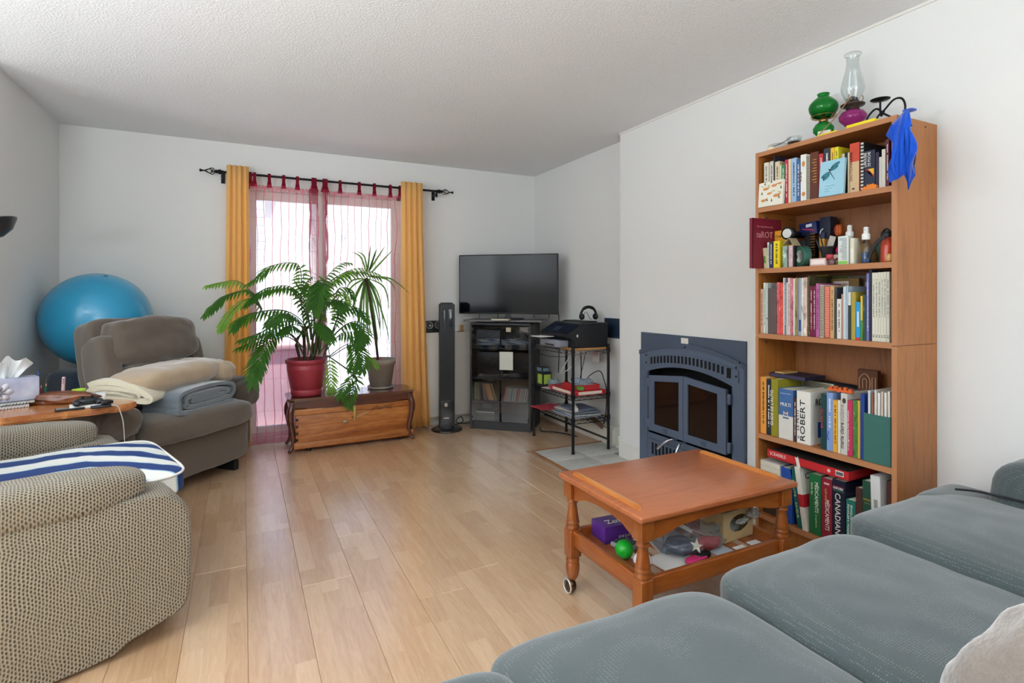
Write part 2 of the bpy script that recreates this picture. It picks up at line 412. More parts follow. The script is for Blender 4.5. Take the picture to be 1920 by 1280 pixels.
# ------------------------------------------------ patio door, outside
FR = mk('E9E6E2', .4)
d = struct('door_1', MB().box((DX0, YW+.02, 0), (DX0+.035, YW+.14, DZ)).box((DX1-.035, YW+.02, 0), (DX1, YW+.14, DZ)).box((DX0, YW+.02, DZ-.035), (DX1, YW+.14, DZ)).box((DX0, YW+.02, -.01), (DX1, YW+.14, .03)), FR)
GL = glass('FFFFFF', 0, .02, 'pane')
for nm, x0, x1, y in (('door_panel', DX0+.03, .655, 5.0), ('door_panel', .57, DX1-.03, 4.955)):
    z0, z1, st = .03, DZ-.035, .052
    p = MB().box((x0, y-.018, z0), (x0+st, y+.018, z1), r=.004).box((x1-st, y-.018, z0), (x1, y+.018, z1), r=.004).box((x0+st, y-.018, z1-.075), (x1-st, y+.018, z1), r=.004).box((x0+st, y-.018, z0), (x1-st, y+.018, z0+.09), r=.004).build(nm, FR, d)
    MB().box((x0+st, y-.004, z0+.09), (x1-st, y+.004, z1-.075)).build('glass', GL, p)
MB().box((.585, 4.915, .95), (.605, 4.937, 1.17), r=.006).build('door_handle', mk('D8D5CF', .4), d)
# outside: patio slab, lawn, a neighbour's house, a bare tree
struct('ground', MB().box((-40, YW+.15, -.30), (40, 60, -.12)), mk('E8EAEA', .9, var=(.6, .04)))
struct('floor_patio', MB().box((-2.0, YW+.15, -.12), (3.4, 7.6, -.06)), mk('E4E2DC', .8, var=(3, .04)))
hs = thing('house', 'pale sided neighbouring house with a sloping roof seen through the left door panel', 'house', (-3.4, 15, -.12))
SID = mk('E6E8E6', .8, var=(1.5, .03))
q = MB().box((-4.2, 0, 0), (3.9, 6, 4.2)).build('wall', SID, hs)
q = MB()
for i in range(21): q.box((-4.2, -.025, .1+i*.2), (3.9, 0, .285+i*.2))
q.build('siding', SID, hs, kind='stuff')
MB().prism([(-4.6, 5.5), (4.3, 4.1), (4.3, 4.25), (-4.6, 5.65)], 'y', -.5, 6.3).build('roof', mk('B9B4B2', .8), hs)
MB().prism([(-4.2, 4.2), (3.9, 4.2), (-4.2, 5.45)], 'y', -.01, 6).build('gable', SID, hs)
MB().box((1.2, -.06, 1.2), (2.6, -.02, 2.5)).build('window', mk('A9B4BC', .2), hs)
MB().box((1.1, -.08, 1.1), (2.7, -.06, 1.2)).box((1.1, -.08, 2.5), (2.7, -.06, 2.6)).box((1.1, -.08, 1.2), (1.2, -.06, 2.5)).box((2.6, -.08, 1.2), (2.7, -.06, 2.5)).build('window_frame', WHITE, hs)
bx = thing('patio_box', 'low rosy storage chest standing on the patio outside the left door panel', 'storage box', (.12, 6.1, -.06))
MB().box((-.55, -.3, 0), (.55, .3, .74), r=.02).build('body', mk('C9A2A8', .7), bx)
MB().box((-.6, -.34, .74), (.6, .34, .80), r=.02).build('lid', mk('D9B4B4', .6), bx)
tr = thing('bare_tree', 'leafless young tree standing beyond the patio behind the door stile', 'tree', (1.9, 12, -.12))
tw = MB(); random.seed(11)
MB().tube([(0, 0, 0), (.05, 0, 1.2), (0, .05, 2.4), (.1, 0, 3.6)], [.07, .055, .045, .02], 8).build('trunk', mk('E2DCD6', .9), tr)  # bark whitened: the overexposed daylight is put into its colour
def branch(p, dr, L, r, dep):
    q = p+dr*L; m = p+dr*L*.5+Vector((random.uniform(-.06, .06), 0, random.uniform(-.02, .08)))*L
    tw.tube([p, m, q], [r, r*.8, r*.5], 5)
    if dep: 
        for k in range(3): branch(p+(q-p)*random.uniform(.4, 1), (dr+Vector((random.uniform(-.7, .7), random.uniform(-.5, .5), random.uniform(-.1, .6)))).normalized(), L*.62, r*.55, dep-1)
for k in range(9):
    a = random.uniform(0, 6.28); branch(Vector((.03, 0, 1.3+k*.27)), Vector((cos(a), sin(a)*.6, .8)).normalized(), 1.0-.05*k, .022, 2)
tw.build('branches', mk('E4DED8', .9), tr)  # twigs paled the same way, outdoor glare painted in
# ------------------------------------------------ curtains
def cloth(name, color, tr=.4, alpha=1, c2=None, vein=True):
    n = NM(name); df = n.b; n.setc(color if isinstance(color, str) else color); df.inputs['Roughness'].default_value = .9
    v = n.co((160, 160, 12)); n.bump(n.noise(v, 3, 2), .15, .001)
    tl = n.n('ShaderNodeBsdfTranslucent'); tl.inputs[0].default_value = lin(c2 or color); mx = n.n('ShaderNodeMixShader'); mx.inputs[0].default_value = tr
    n.l(df.outputs[0], mx.inputs[1]); n.l(tl.outputs[0], mx.inputs[2]); n.l(mx.outputs[0], n.out.inputs[0]); return n.m
YEL = cloth('yellow_cloth', 'FFDC98', .50, c2='FFDC78')
def drape(mb, x0t, x1t, x0b, x1b, y, z0, z1, folds, amp, seed=0, nx=90, nz=26, th=.003):
    vs = []; fs = []
    for k in range(2):
        for j in range(nz+1):
            t = j/nz; z = z1+(z0-z1)*t; tt = t**1.5
            xa = x0t+(x0b-x0t)*tt; xb = x1t+(x1b-x1t)*tt
            for i in range(nx+1):
                s = i/nx; a = amp*(.75+.5*t)*(1+.3*sin(seed+s*9))
                ph = s*folds*2*pi+seed+.5*sin(t*2.2+s*3+seed)
                vs.append((xa+(xb-xa)*s+.010*sin(ph*2)*(1-.5*t), y+a*sin(ph)+k*th+.01*mnoise.noise(Vector((s*4, t*3, seed))), z+.004*sin(ph)*t))
    m = (nx+1)*(nz+1)
    for k in range(2):
        for j in range(nz):
            for i in range(nx):
                a = k*m+j*(nx+1)+i; fs.append((a, a+1, a+nx+2, a+nx+1) if k else (a+nx+1, a+nx+2, a+1, a))
    for j in range(nz):
        for i in (0, nx): a = j*(nx+1)+i; fs.append((a, a+nx+1, a+nx+1+m, a+m))
    for i in range(nx): fs.append((i, i+1, i+1+m, i+m)); a = nz*(nx+1)+i; fs.append((a, a+m, a+m+1, a+1))
    mb.add(vs, fs, 0, True); return mb
for x0t, x1t, x0b, x1b, sd, lb in ((-.108, .035, -.145, .062, 1.0, 'golden yellow drape hanging to the left of the patio door, behind the recliner'),
                                   (1.275, 1.462, 1.275, 1.545, 2.2, 'golden yellow drape on the patio door beside the tower fan')):
    o = drape(MB(), x0t, x1t, x0b, x1b, 4.758, .025, 2.232, 4, .023, sd).build('drape', YEL)
    tag(o, lb, 'curtain', 'yellow drapes on the patio door')
def sheermat():
    n = NM('rose_sheer'); t = n.n('ShaderNodeTexCoord'); s = n.n('ShaderNodeSeparateXYZ'); n.l(t.outputs['UV'], s.inputs[0])
    fr = n.math('FRACT', n.math('ADD', n.math('MULTIPLY', s.outputs['X'], 17.0), n.math('MULTIPLY', n.noise(t.outputs['UV'], 3, 2), 1.6))); ln = n.math('LESS_THAN', n.math('ABSOLUTE', n.math('SUBTRACT', fr, .5)), .042)
    fz = n.math('FRACT', n.math('MULTIPLY', s.outputs['Y'], 8.0)); lz = n.math('LESS_THAN', fz, .012)
    hem = n.math('ADD', n.math('LESS_THAN', s.outputs['Y'], .045), n.math('GREATER_THAN', s.outputs['Y'], .985))
    a = n.math('ADD', n.math('ADD', n.math('MULTIPLY', ln, .78), n.math('MULTIPLY', lz, .2)), n.math('MULTIPLY', hem, .35))
    a = n.math('MINIMUM', n.math('ADD', a, .16), .9)
    df = n.n('ShaderNodeBsdfDiffuse'); df.inputs[0].default_value = lin('B84860'); tl = n.n('ShaderNodeBsdfTranslucent'); tl.inputs[0].default_value = lin('E07888')
    m1 = n.n('ShaderNodeMixShader'); m1.inputs[0].default_value = .5; n.l(df.outputs[0], m1.inputs[1]); n.l(tl.outputs[0], m1.inputs[2])
    tr = n.n('ShaderNodeBsdfTransparent'); m2 = n.n('ShaderNodeMixShader'); n.l(a, m2.inputs[0]); n.l(tr.outputs[0], m2.inputs[1]); n.l(m1.outputs[0], m2.inputs[2])
    n.l(m2.outputs[0], n.out.inputs[0]); return n.m
SHEER = sheermat(); ROSE = cloth('rose_tab', 'A81F40', .3, c2='C0304A')
def sheer(x0, x1, y, z0, z1, gather, label, tabs):
    # gather: (centre, width, number of extra folds) of the bunched place
    nx, nz = 150, 14; xs = []; uu = []; u = 0
    for i in range(nx+1): xs.append(x0+(x1-x0)*i/nx)
    gc, gw, gk = gather; vs = []; us = []
    for j in range(nz+1):
        t = j/nz; z = z1+(z0-z1)*t
        for i, x in enumerate(xs):
            g = math.exp(-((x-gc)/gw)**2); ph = x*34+sin(x*8)
            vs.append((x+g*.012*sin(x*900+t*2)+.006*sin(t*3+x*20), y+.008*sin(ph+t*1.5)+g*.02*sin(x*300+t)-.010*abs(sin(x*21.8))*(1-t)**8, z-.010*sin((x-tabs[0])/(tabs[1]-tabs[0])*pi)**2*(1-t)**8)); us.append((x, 1-t))
    fs = [(j*(nx+1)+i, j*(nx+1)+i+1, (j+1)*(nx+1)+i+1, (j+1)*(nx+1)+i) for j in range(nz) for i in range(nx)]
    me = bpy.data.meshes.new('sheer_curtain'); me.from_pydata(vs, [], fs); me.materials.append(SHEER)
    uv = me.uv_layers.new(name='UVMap')
    for L in me.loops: uv.data[L.index].uv = us[L.vertex_index]
    me.polygons.foreach_set('use_smooth', [True]*len(fs))
    o = bpy.data.objects.new('sheer_curtain', me); COL.objects.link(o); tag(o, label, 'curtain', 'rose sheer curtains')
    for tx in tabs:
        m = MB(); wv = .021 if abs(tx-gc) > .03 else .036
        for sg in (0, 1): m.ribbon([(4.79, 2.100), (4.783, 2.14), (4.772, 2.178), (4.79, 2.197), (4.806, 2.178), (4.797, 2.14), (4.79, 2.100)], .003, 'x', tx-wv*.55, tx+wv*.55)
        m.prism([(tx-wv*.5, 2.15), (tx+wv*.5, 2.15), (tx+wv, 2.085), (tx-wv, 2.085)], 'y', 4.787, 4.791)
        m.build('curtain_tab', ROSE, o)
    m = MB()
    for k in range(5): m.ribbon([(gc-.016+k*.007, 4.775+.004*(k % 2)), (gc-.014+k*.008, 4.79), (gc-.017+k*.008, 4.80)], .0012, 'z', z0, z1)
    m.build('gathered_fold', SHEER2, o)
def s2():
    n = NM('rose_fold'); df = n.n('ShaderNodeBsdfDiffuse'); df.inputs[0].default_value = lin('C8405C'); tl = n.n('ShaderNodeBsdfTranslucent'); tl.inputs[0].default_value = lin('DC6478')
    m1 = n.n('ShaderNodeMixShader'); m1.inputs[0].default_value = .6; n.l(df.outputs[0], m1.inputs[1]); n.l(tl.outputs[0], m1.inputs[2])
    tr = n.n('ShaderNodeBsdfTransparent'); m2 = n.n('ShaderNodeMixShader'); m2.inputs[0].default_value = .22; n.l(tr.outputs[0], m2.inputs[1]); n.l(m1.outputs[0], m2.inputs[2]); n.l(m2.outputs[0], n.out.inputs[0]); return n.m
SHEER2 = s2()
sheer(.045, .575, 4.79, .02, 2.10, (.535, .035, 5), 'rose striped sheer curtain over the left door panel', [.055, .085, .193, .300, .405, .535])
sheer(.60, 1.285, 4.79, .02, 2.10, (.625, .03, 4), 'rose striped sheer curtain over the right door panel', [.622, .745, .905, 1.035, 1.175, 1.262])
IRON = mk('1B1B20', .45, .6)
rd = thing('curtain_rod', 'black iron curtain rod with cage finials above the patio door', 'curtain rod', (.7, 4.79, 2.178))
MB().cyl((-.86, 0, 0), (.93, 0, 0), .0095, 12).build('rod', IRON, rd)
for sgn, xb in ((-1, -.86), (1, .93)):
    m = MB()
    m.sphere((xb, 0, 0), .019, 10).sphere((xb+sgn*.022, 0, 0), .014, 10)
    for k in range(4):
        a = k*pi/2+.4; m.tube(crv([(xb+sgn*.028, 0, 0), (xb+sgn*.045, .022*cos(a), .022*sin(a)), (xb+sgn*.062, .026*cos(a+.4), .026*sin(a+.4)), (xb+sgn*.085, .013*cos(a+.8), .013*sin(a+.8)), (xb+sgn*.105, 0, 0)], 4), .0032, 6)
    m.sphere((xb+sgn*.055, 0, 0), .007, 8).lathe([(.004, -.02), (.006, 0), (.013, .02), (.0, .024)], seg=10, M=Matrix.Translation((xb+sgn*.115, 0, 0)) @ Matrix.Rotation(sgn*pi/2, 4, 'Y'))
    m.build('finial', IRON, rd)
for xb in (-.84, .905): MB().box((xb-.009, -.005, -.055), (xb+.009, .011, .012), r=.003).box((xb-.008, .0, -.035), (xb+.008, .108, -.022)).box((xb-.014, .10, -.07), (xb+.014, .109, .01)).build('bracket', IRON, rd)

# ------------------------------------------------ carved coffee table and cedar chest below it
MAHO = wood('3E1C12', '5E2E1C', 'x', 6, .3, .4, stretch=8)
tb = thing('carved_table', 'dark carved low table with cabriole legs standing over the cedar chest', 'table', (.80, 4.63, 0))
L_, R_, F_, B_ = -.495, .505, -.172, .165
m = MB(); out = []
for a, b in ((L_, F_), (R_, F_), (R_, B_), (L_, B_)): out.append((a, b))
m.prism([(L_, F_+.03), (L_+.012, F_+.008), (L_+.05, F_), (R_-.05, F_), (R_-.012, F_+.008), (R_, F_+.03), (R_, B_-.03), (R_-.03, B_), (L_+.03, B_), (L_, B_-.03)], 'z', .403, .42)
m.prism([(L_+.01, F_+.035), (L_+.05, F_+.010), (R_-.05, F_+.010), (R_-.01, F_+.035), (R_-.01, B_-.03), (R_-.03, B_-.01), (L_+.03, B_-.01), (L_+.01, B_-.03)], 'z', .392, .403)
m.build('table_top', wood('4A2A20', '6B4233', 'x', 6, .16, .8, stretch=8), tb)
def apron(x0, x1, n=40, deep=.03):
    top = [(x0+(x1-x0)*i/n, .392) for i in range(n+1)]; bot = []
    for i in range(n+1):
        t = i/n; z = .345-.018*abs(sin(t*2*pi))**.7*(1 if .12 < t < .88 else .2)-.012*math.exp(-((t-.5)/.09)**2)
        bot.append((x0+(x1-x0)*t, z))
    return top+bot[::-1]
MB().prism(apron(L_+.04, R_-.04), 'y', F_+.016, F_+.034).build('apron', MAHO, tb)
MB().prism(apron(L_+.04, R_-.04), 'y', B_-.034, B_-.016).build('apron', MAHO, tb)
for x in (L_+.018, R_-.034): MB().box((x, F_+.05, .33), (x+.016, B_-.05, .392)).build('apron', MAHO, tb)
c = MB()
for k, (dx, dz, rr) in enumerate(((0, 0, .010), (-.014, .004, .007), (.014, .004, .007), (-.026, -.002, .006), (.026, -.002, .006), (0, .013, .006), (0, -.013, .006))): c.sphere((dx, F_+.016, .358+dz), rr, 8, sc=(1, .5, 1))
for sx in (-1, 1): c.tube(crv([(sx*.03, F_+.015, .36), (sx*.06, F_+.015, .366), (sx*.09, F_+.015, .358)], 4), [.004]*8+[.001], 6)
c.build('carving', MAHO, tb)
for sx, x in ((-1, L_+.035), (1, R_-.035)):
    for sy, y in ((-1, F_+.03), (1, B_-.03)):
        dx, dy = sx*.7, sy*.4
        m = MB().box((x-.02, y-.018, .33), (x+.02, y+.018, .392), r=.004)
        m.tube(crv([(x, y, .36), (x+dx*.02, y+dy*.02, .30), (x+dx*.012, y+dy*.012, .22), (x-dx*.012, y-dy*.01, .13), (x-dx*.008, y-dy*.01, .06), (x+dx*.018, y+dy*.018, .018), (x+dx*.03, y+dy*.026, .012)], 5),
               [.023]*3+[.025]*6+[.021]*5+[.017]*5+[.013]*5+[.012]*5+[.013]*2, 8)
        m.sphere((x+dx*.026, y+dy*.024, .014), .0142, 10); m.build('leg', MAHO, tb)
CED = wood('9C5620', 'C07B3A', 'x', 4.5, .38, .35, dark='6A3210', knots=True, stretch=7)
ch = thing('cedar_chest', 'knotty cedar blanket chest with brass hasp under the carved table', 'chest', (.365, 4.478, 0), radians(1.5))
MB().box((0, 0, .075), (.925, .27, .285), r=.004).build('body', CED, ch)
MB().box((-.014, -.014, .028), (.939, .284, .078), r=.008).build('plinth', wood('8A4A1E', 'AD6A30', 'x', 5, .4, .3, stretch=7), ch)
MB().box((-.008, -.010, .285), (.933, .28, .333), r=.006).build('lid', CED, ch)
for x in (.10, .83): MB().lathe([(.012, 0), (.02, .004), (.018, .018), (.009, .03)], (x, .03, 0), 12).build('foot', mk('2A1A12', .5), ch)
for x in (.10, .83): MB().lathe([(.012, 0), (.02, .004), (.018, .018), (.009, .03)], (x, .24, 0), 12).build('foot', mk('2A1A12', .5), ch)
DV = mk('2A140B', .6)
for x in (0.0, .905):
    for k in range(4): MB().box((x, -.0012, .085+k*.052), (x+.02, .004, .107+k*.052)).build('dovetail', DV, ch)
m = MB().box((.435, -.0125, .262), (.459, -.009, .322), r=.0015).box((.438, -.006, .205), (.456, -.001, .262), r=.0015).cyl((.447, -.013, .262), (.447, -.004, .262), .007, 10).tube(crv([(.447, -.008, .232), (.441, -.016, .222), (.447, -.018, .212), (.453, -.012, .222), (.447, -.008, .232)], 4), .0025, 6)
m.build('hasp', mk('C6A85E', .35, .9), ch)
MB().sphere((.372, -.004, .205), .022, 14, sc=(1, .35, .62)).build('escutcheon', mk('A99C84', .4, .6), ch)
m = MB().tube(crv([(.457, -.005, .228), (.50, -.006, .245), (.55, -.006, .262)], 5), .0022, 6); m.build('chain', mk('D8D0B8', .4, .6), ch)
m = MB().tube(crv([(.58, -.010, .280), (.62, -.014, .296), (.66, -.010, .286), (.70, -.014, .296), (.745, -.010, .284)], 6), [.006]*6+[.010]*6+[.006]*6+[.010]*6+[.005], 8)
m.build('carved_handle', wood('6A3A1C', '8A5228', 'x', 6, .5), ch)

# ------------------------------------------------ plants
SOIL = mk('4A3524', .95, bump=(60, .8, .01))
def leafmat(name, c1, c2, tr):
    n = NM(name); oi = n.n('ShaderNodeObjectInfo'); v = n.co(); f = n.noise(v, 14, 2)
    col = n.mix(f, lin(c1), lin(c2)); n.setc(col); n.b.inputs['Roughness'].default_value = .38
    tl = n.n('ShaderNodeBsdfTranslucent'); tl.inputs[0].default_value = lin(tr); mx = n.n('ShaderNodeMixShader'); mx.inputs[0].default_value = .38
    n.l(n.b.outputs[0], mx.inputs[1]); n.l(tl.outputs[0], mx.inputs[2]); n.l(mx.outputs[0], n.out.inputs[0]); return n.m
PALM = leafmat('palm_leaf', '1E4A1A', '3F7A26', '7DB830'); PALM2 = leafmat('palm_leaf_light', '4E8A2C', '86B84A', 'B8DC58'); SPIKE = leafmat('spike_leaf', '244F2A', '4A7A3C', '88B050')
STEM = mk('4E5A2E', .6); BARK = mk('4B3A2A', .85)
def leaflet(mb, p, d, n, L, w, droop):
    side = d.cross(n).normalized(); seg = 4; vs = []; q = p.copy(); dd = d.copy(); ws = (.25, .95, 1, .62, .02)
    for i in range(seg+1):
        hw = w*ws[i]/2; lift = n*hw*.35
        vs += [q-side*hw+lift, q, q+side*hw+lift]
        dd = (dd+Vector((0, 0, -droop))).normalized(); q = q+dd*(L/seg)
    fs = []
    for i in range(seg):
        a = i*3; fs += [(a, a+1, a+4, a+3), (a+1, a+2, a+5, a+4)]
    mb.add(vs, fs, 0, True)
def frond(parent, base, pts, L, mat, name='frond', start=.38, w=.019):
    P = crv([Vector(p)-base for p in pts], 10); n = len(P)
    st = MB().tube(P[::2]+([P[-1]] if (n-1) % 2 else []), [max(.0012, .0055*(1-i/(n/2+1))) for i in range(len(P[::2])+(1 if (n-1) % 2 else 0))], 5)
    cum = [0]
    for a, b in zip(P, P[1:]): cum.append(cum[-1]+(b-a).length)
    tot = cum[-1]; mb = MB(); s = tot*start; step = .027; k = 0
    while s < tot-.003:
        i = next(j for j in range(1, n) if cum[j] >= s); t = (s-cum[i-1])/(cum[i]-cum[i-1]+1e-9); p = P[i-1].lerp(P[i], t)
        tg = (P[i]-P[i-1]).normalized(); up = Vector((0, -.35, 1)); sd = tg.cross(up)
        sd = sd.normalized() if sd.length > .1 else Vector((1, 0, 0)); nn = sd.cross(tg).normalized()
        f = (s/tot-start)/(1-start); prof = (.62+.8*f) if f < .4 else (.91+.15*(f-.4)) if f < .6 else 1-(f-.6)*1.3
        for sg in (-1, 1):
            d = (sd*sg*(1-.55*f)+tg*(.55+.7*f)+nn*.10+Vector((0, random.uniform(-.12, .12), -.38*(1+min(0, tg.z))))).normalized()
            leaflet(mb, p, d, nn, L*1.3*max(.3, prof)*random.uniform(.88, 1.06), w, max(.03, .20*(1+min(0, tg.z)))+random.uniform(-.03, .05))
        s += step*random.uniform(.9, 1.1); k += 1
    o = mb.build(name, mat, parent); st.build('midrib', STEM, o); return o
FRONDS=[
([(0.47,4.60,0.81),(0.42,4.59,1.11),(0.41,4.58,1.42),(0.33,4.55,1.47),(0.20,4.52,1.44),(0.12,4.47,1.36),(0.04,4.42,1.30)],0.098),
([(0.44,4.58,0.79),(0.27,4.57,0.98),(0.13,4.55,1.10),(0.06,4.51,1.24),(-0.03,4.46,1.32),(-0.13,4.39,1.31),(-0.23,4.30,1.28)],0.079),
([(0.13,4.45,1.11),(0.05,4.44,1.25),(-0.09,4.41,1.22),(-0.15,4.37,1.16),(-0.20,4.30,1.10)],0.074),
([(0.13,4.45,1.11),(0.04,4.44,1.19),(-0.06,4.40,1.11),(-0.12,4.34,1.02),(-0.14,4.25,0.97)],0.070),
([(0.49,4.60,0.86),(0.46,4.59,1.11),(0.39,4.58,1.24),(0.31,4.55,1.29),(0.20,4.51,1.28),(0.12,4.46,1.24),(0.04,4.40,1.17)],0.084),
([(0.47,4.60,0.78),(0.45,4.59,0.97),(0.31,4.56,1.09),(0.12,4.50,1.09),(-0.01,4.42,1.04),(-0.06,4.32,0.97)],0.102),
([(0.48,4.58,0.78),(0.46,4.57,0.92),(0.41,4.53,1.00),(0.29,4.46,1.02),(0.14,4.37,0.95),(-0.02,4.25,0.90)],0.098),
([(0.43,4.55,0.74),(0.38,4.54,0.87),(0.30,4.49,0.93),(0.20,4.42,0.90),(0.12,4.33,0.78),(0.10,4.20,0.66)],0.121),
([(0.49,4.58,0.75),(0.51,4.57,1.00),(0.51,4.54,1.28),(0.54,4.48,1.33),(0.49,4.40,1.22),(0.46,4.30,1.11)],0.112),
([(0.55,4.62,0.74),(0.56,4.62,1.07),(0.59,4.61,1.31),(0.65,4.59,1.41),(0.73,4.58,1.48),(0.79,4.55,1.48)],0.079),
([(0.56,4.62,0.74),(0.59,4.61,1.07),(0.62,4.59,1.28),(0.73,4.56,1.37),(0.86,4.51,1.41),(1.01,4.45,1.35)],0.093),
([(0.53,4.60,0.75),(0.56,4.59,0.97),(0.59,4.56,1.11),(0.64,4.51,1.17),(0.70,4.44,1.17),(0.72,4.35,1.10)],0.093),
([(0.58,4.60,0.73),(0.65,4.58,0.83),(0.72,4.54,0.91),(0.81,4.46,0.92),(0.88,4.35,0.85)],0.093),
([(0.58,4.55,0.73),(0.62,4.54,0.73),(0.71,4.50,0.80),(0.78,4.44,0.83),(0.79,4.36,0.73),(0.75,4.25,0.65)],0.112),
([(0.60,4.50,0.74),(0.72,4.49,0.65),(0.80,4.48,0.58),(0.75,4.45,0.51),(0.70,4.40,0.45),(0.68,4.35,0.42)],0.093),
([(0.59,4.66,0.71),(0.63,4.66,0.79),(0.64,4.64,0.62),(0.65,4.63,0.45),(0.66,4.60,0.42)],0.093),
([(0.46,4.55,0.74),(0.46,4.53,0.87),(0.39,4.49,0.95),(0.32,4.41,0.99),(0.25,4.30,0.94)],0.093),
([(0.51,4.55,0.74),(0.52,4.53,0.92),(0.50,4.46,1.01),(0.55,4.35,0.98),(0.56,4.20,0.91)],0.102),
([(0.52,4.60,0.73),(0.48,4.59,1.00),(0.41,4.57,1.20),(0.45,4.54,1.32),(0.48,4.50,1.36)],0.093),
([(0.59,4.62,0.73),(0.68,4.61,0.99),(0.73,4.58,1.11),(0.82,4.52,1.12),(0.85,4.45,1.04)],0.098),
([(0.59,4.62,0.73),(0.71,4.61,1.08),(0.68,4.59,1.24),(0.76,4.55,1.28),(0.80,4.50,1.20)],0.093),
([(0.79,4.50,0.57),(0.86,4.50,0.61),(0.86,4.48,0.71),(0.93,4.46,0.71),(0.98,4.42,0.62)],0.056),
([(0.49,4.50,0.74),(0.44,4.48,0.93),(0.36,4.42,1.05),(0.26,4.33,1.08),(0.19,4.20,1.00)],0.093),
([(0.53,4.52,0.74),(0.67,4.50,0.92),(0.78,4.45,1.00),(0.83,4.37,0.92),(0.78,4.25,0.82)],0.102),
]
BLADES=[
[(0.96,4.72,1.42),(0.96,4.59,1.64)],
[(0.95,4.72,1.41),(0.90,4.70,1.54),(0.82,4.67,1.58)],
[(0.97,4.72,1.42),(1.09,4.62,1.64)],
[(0.99,4.72,1.41),(1.17,4.69,1.61)],
[(0.96,4.72,1.41),(0.93,4.71,1.55),(0.86,4.70,1.59)],
[(0.97,4.72,1.41),(0.99,4.54,1.59)],
[(0.97,4.72,1.41),(1.00,4.52,1.61)],
[(0.96,4.72,1.38),(1.17,4.74,1.36),(1.34,4.75,1.23)],
[(0.96,4.72,1.38),(1.12,4.66,1.35),(1.18,4.59,1.24)],
[(0.97,4.72,1.36),(1.09,4.65,1.28),(1.12,4.59,1.06)],
[(0.97,4.72,1.36),(1.05,4.75,1.19),(1.14,4.77,0.92),(1.17,4.80,0.74)],
[(0.96,4.72,1.36),(1.04,4.69,1.14),(1.06,4.65,0.83)],
[(0.95,4.72,1.36),(0.99,4.74,1.10),(1.03,4.75,0.80)],
[(0.94,4.72,1.36),(0.89,4.69,1.11),(0.89,4.65,0.90)],
[(0.94,4.72,1.36),(0.82,4.71,1.28),(0.75,4.70,1.11)],
[(0.94,4.72,1.36),(0.84,4.64,1.17),(0.81,4.56,0.97)],
[(0.95,4.72,1.36),(0.95,4.71,1.06),(0.98,4.70,0.74)],
[(0.94,4.72,1.36),(0.93,4.74,1.06),(0.95,4.76,0.77)],
[(0.96,4.72,1.36),(1.01,4.69,1.06),(1.04,4.67,0.78)],
[(0.93,4.72,1.36),(0.83,4.72,1.34),(0.77,4.73,1.24)],
[(0.96,4.72,1.34),(1.03,4.71,1.10),(1.07,4.71,0.89)],
[(0.95,4.72,1.34),(0.87,4.63,1.06),(0.84,4.54,0.87)],
[(0.96,4.72,1.34),(0.97,4.73,1.01),(1.01,4.73,0.83)],
[(0.96,4.72,1.35),(1.07,4.70,1.10),(1.09,4.69,0.89)],
[(0.94,4.72,1.36),(0.86,4.66,1.24),(0.80,4.60,1.06)],
[(0.94,4.72,1.35),(0.89,4.62,1.14),(0.88,4.53,0.85)],
[(0.96,4.72,1.36),(1.05,4.74,1.24),(1.10,4.76,1.06)],
[(0.96,4.72,1.35),(0.99,4.69,1.14),(1.05,4.65,0.76)],
]

pb = Vector((.456, 4.60, .42))
pl = thing('potted_palm', 'large bushy parlour palm in a red plastic pot on the carved table', 'potted plant', pb)
RED = mk('9E3440', .42, bump=(30, .05)); 
prof = [(.098, 0), (.112, .004), (.118, .02), (.119, .052), (.115, .056), (.122, .06), (.147, .215), (.1475, .222), (.1445, .224), (.149, .240), (.1465, .243), (.151, .258), (.158, .262), (.161, .290), (.156, .293), (.150, .290), (.146, .262)]
MB().lathe(prof, seg=40).build('pot', RED, pl)
MB().lathe([(0, .262), (.07, .266), (.146, .262)], seg=30).build('soil', SOIL, pl)
random.seed(5)
for i, (pts, L) in enumerate(FRONDS):
    frond(pl, pb, [Vector(q) for q in pts], L, PALM2 if i in (15, 21, 1, 3) else PALM, start=.22 if len(pts) == 5 and pts[0][2] > .9 else .42, w=.0175)
    if i in (2, 4, 5, 6, 7, 8, 9, 10, 14, 20, 11, 12, 13, 16, 17, 18, 19, 22, 23):
        dx = random.uniform(-.10, .10); dz = random.uniform(-.10, .07); dy = random.uniform(-.10, .04); q = [Vector((x+dx*(k/len(pts)), y+dy*(k/len(pts)), z+dz*(k/len(pts)))) for k, (x, y, z) in enumerate(pts)]
        frond(pl, pb, q, L*.95, PALM2 if i % 5 == 0 else PALM, start=.45, w=.0165)
for k in range(7):
    a = k*.9; MB().tube([(.05*cos(a), .04*sin(a), .262), (.08*cos(a)*1.1, .05*sin(a), .40+.05*(k % 3)), (.06*cos(a)+.07, .05*sin(a), .56+.06*(k % 2))], [.009, .007, .005], 6).build('stem', BARK, pl)
sb_ = Vector((1.066, 4.69, .42))
sk = thing('potted_dracaena', 'spiky dracaena with drooping narrow leaves in a taupe pot on the carved table', 'potted plant', sb_)
TAU = mk('9C9084', .7, bump=(50, .1)); 
MB().lathe([(.070, .012), (.090, .018), (.119, .205), (.127, .207), (.129, .25), (.124, .252), (.118, .248), (.115, .225)], seg=32).build('pot', TAU, sk)
MB().lathe([(.088, 0), (.108, .004), (.112, .020), (.109, .020), (.100, .008), (.0, .008)], seg=32).build('saucer', mk('ADA59B', .6), sk)
MB().lathe([(0, .227), (.115, .225)], seg=24).build('soil', SOIL, sk)
MB().tube([(-.02, 0, .22), (-.05, .0, .5), (-.09, .01, .78), (-.12, .02, .945)], [.012, .010, .009, .012], 8).build('trunk', BARK, sk)
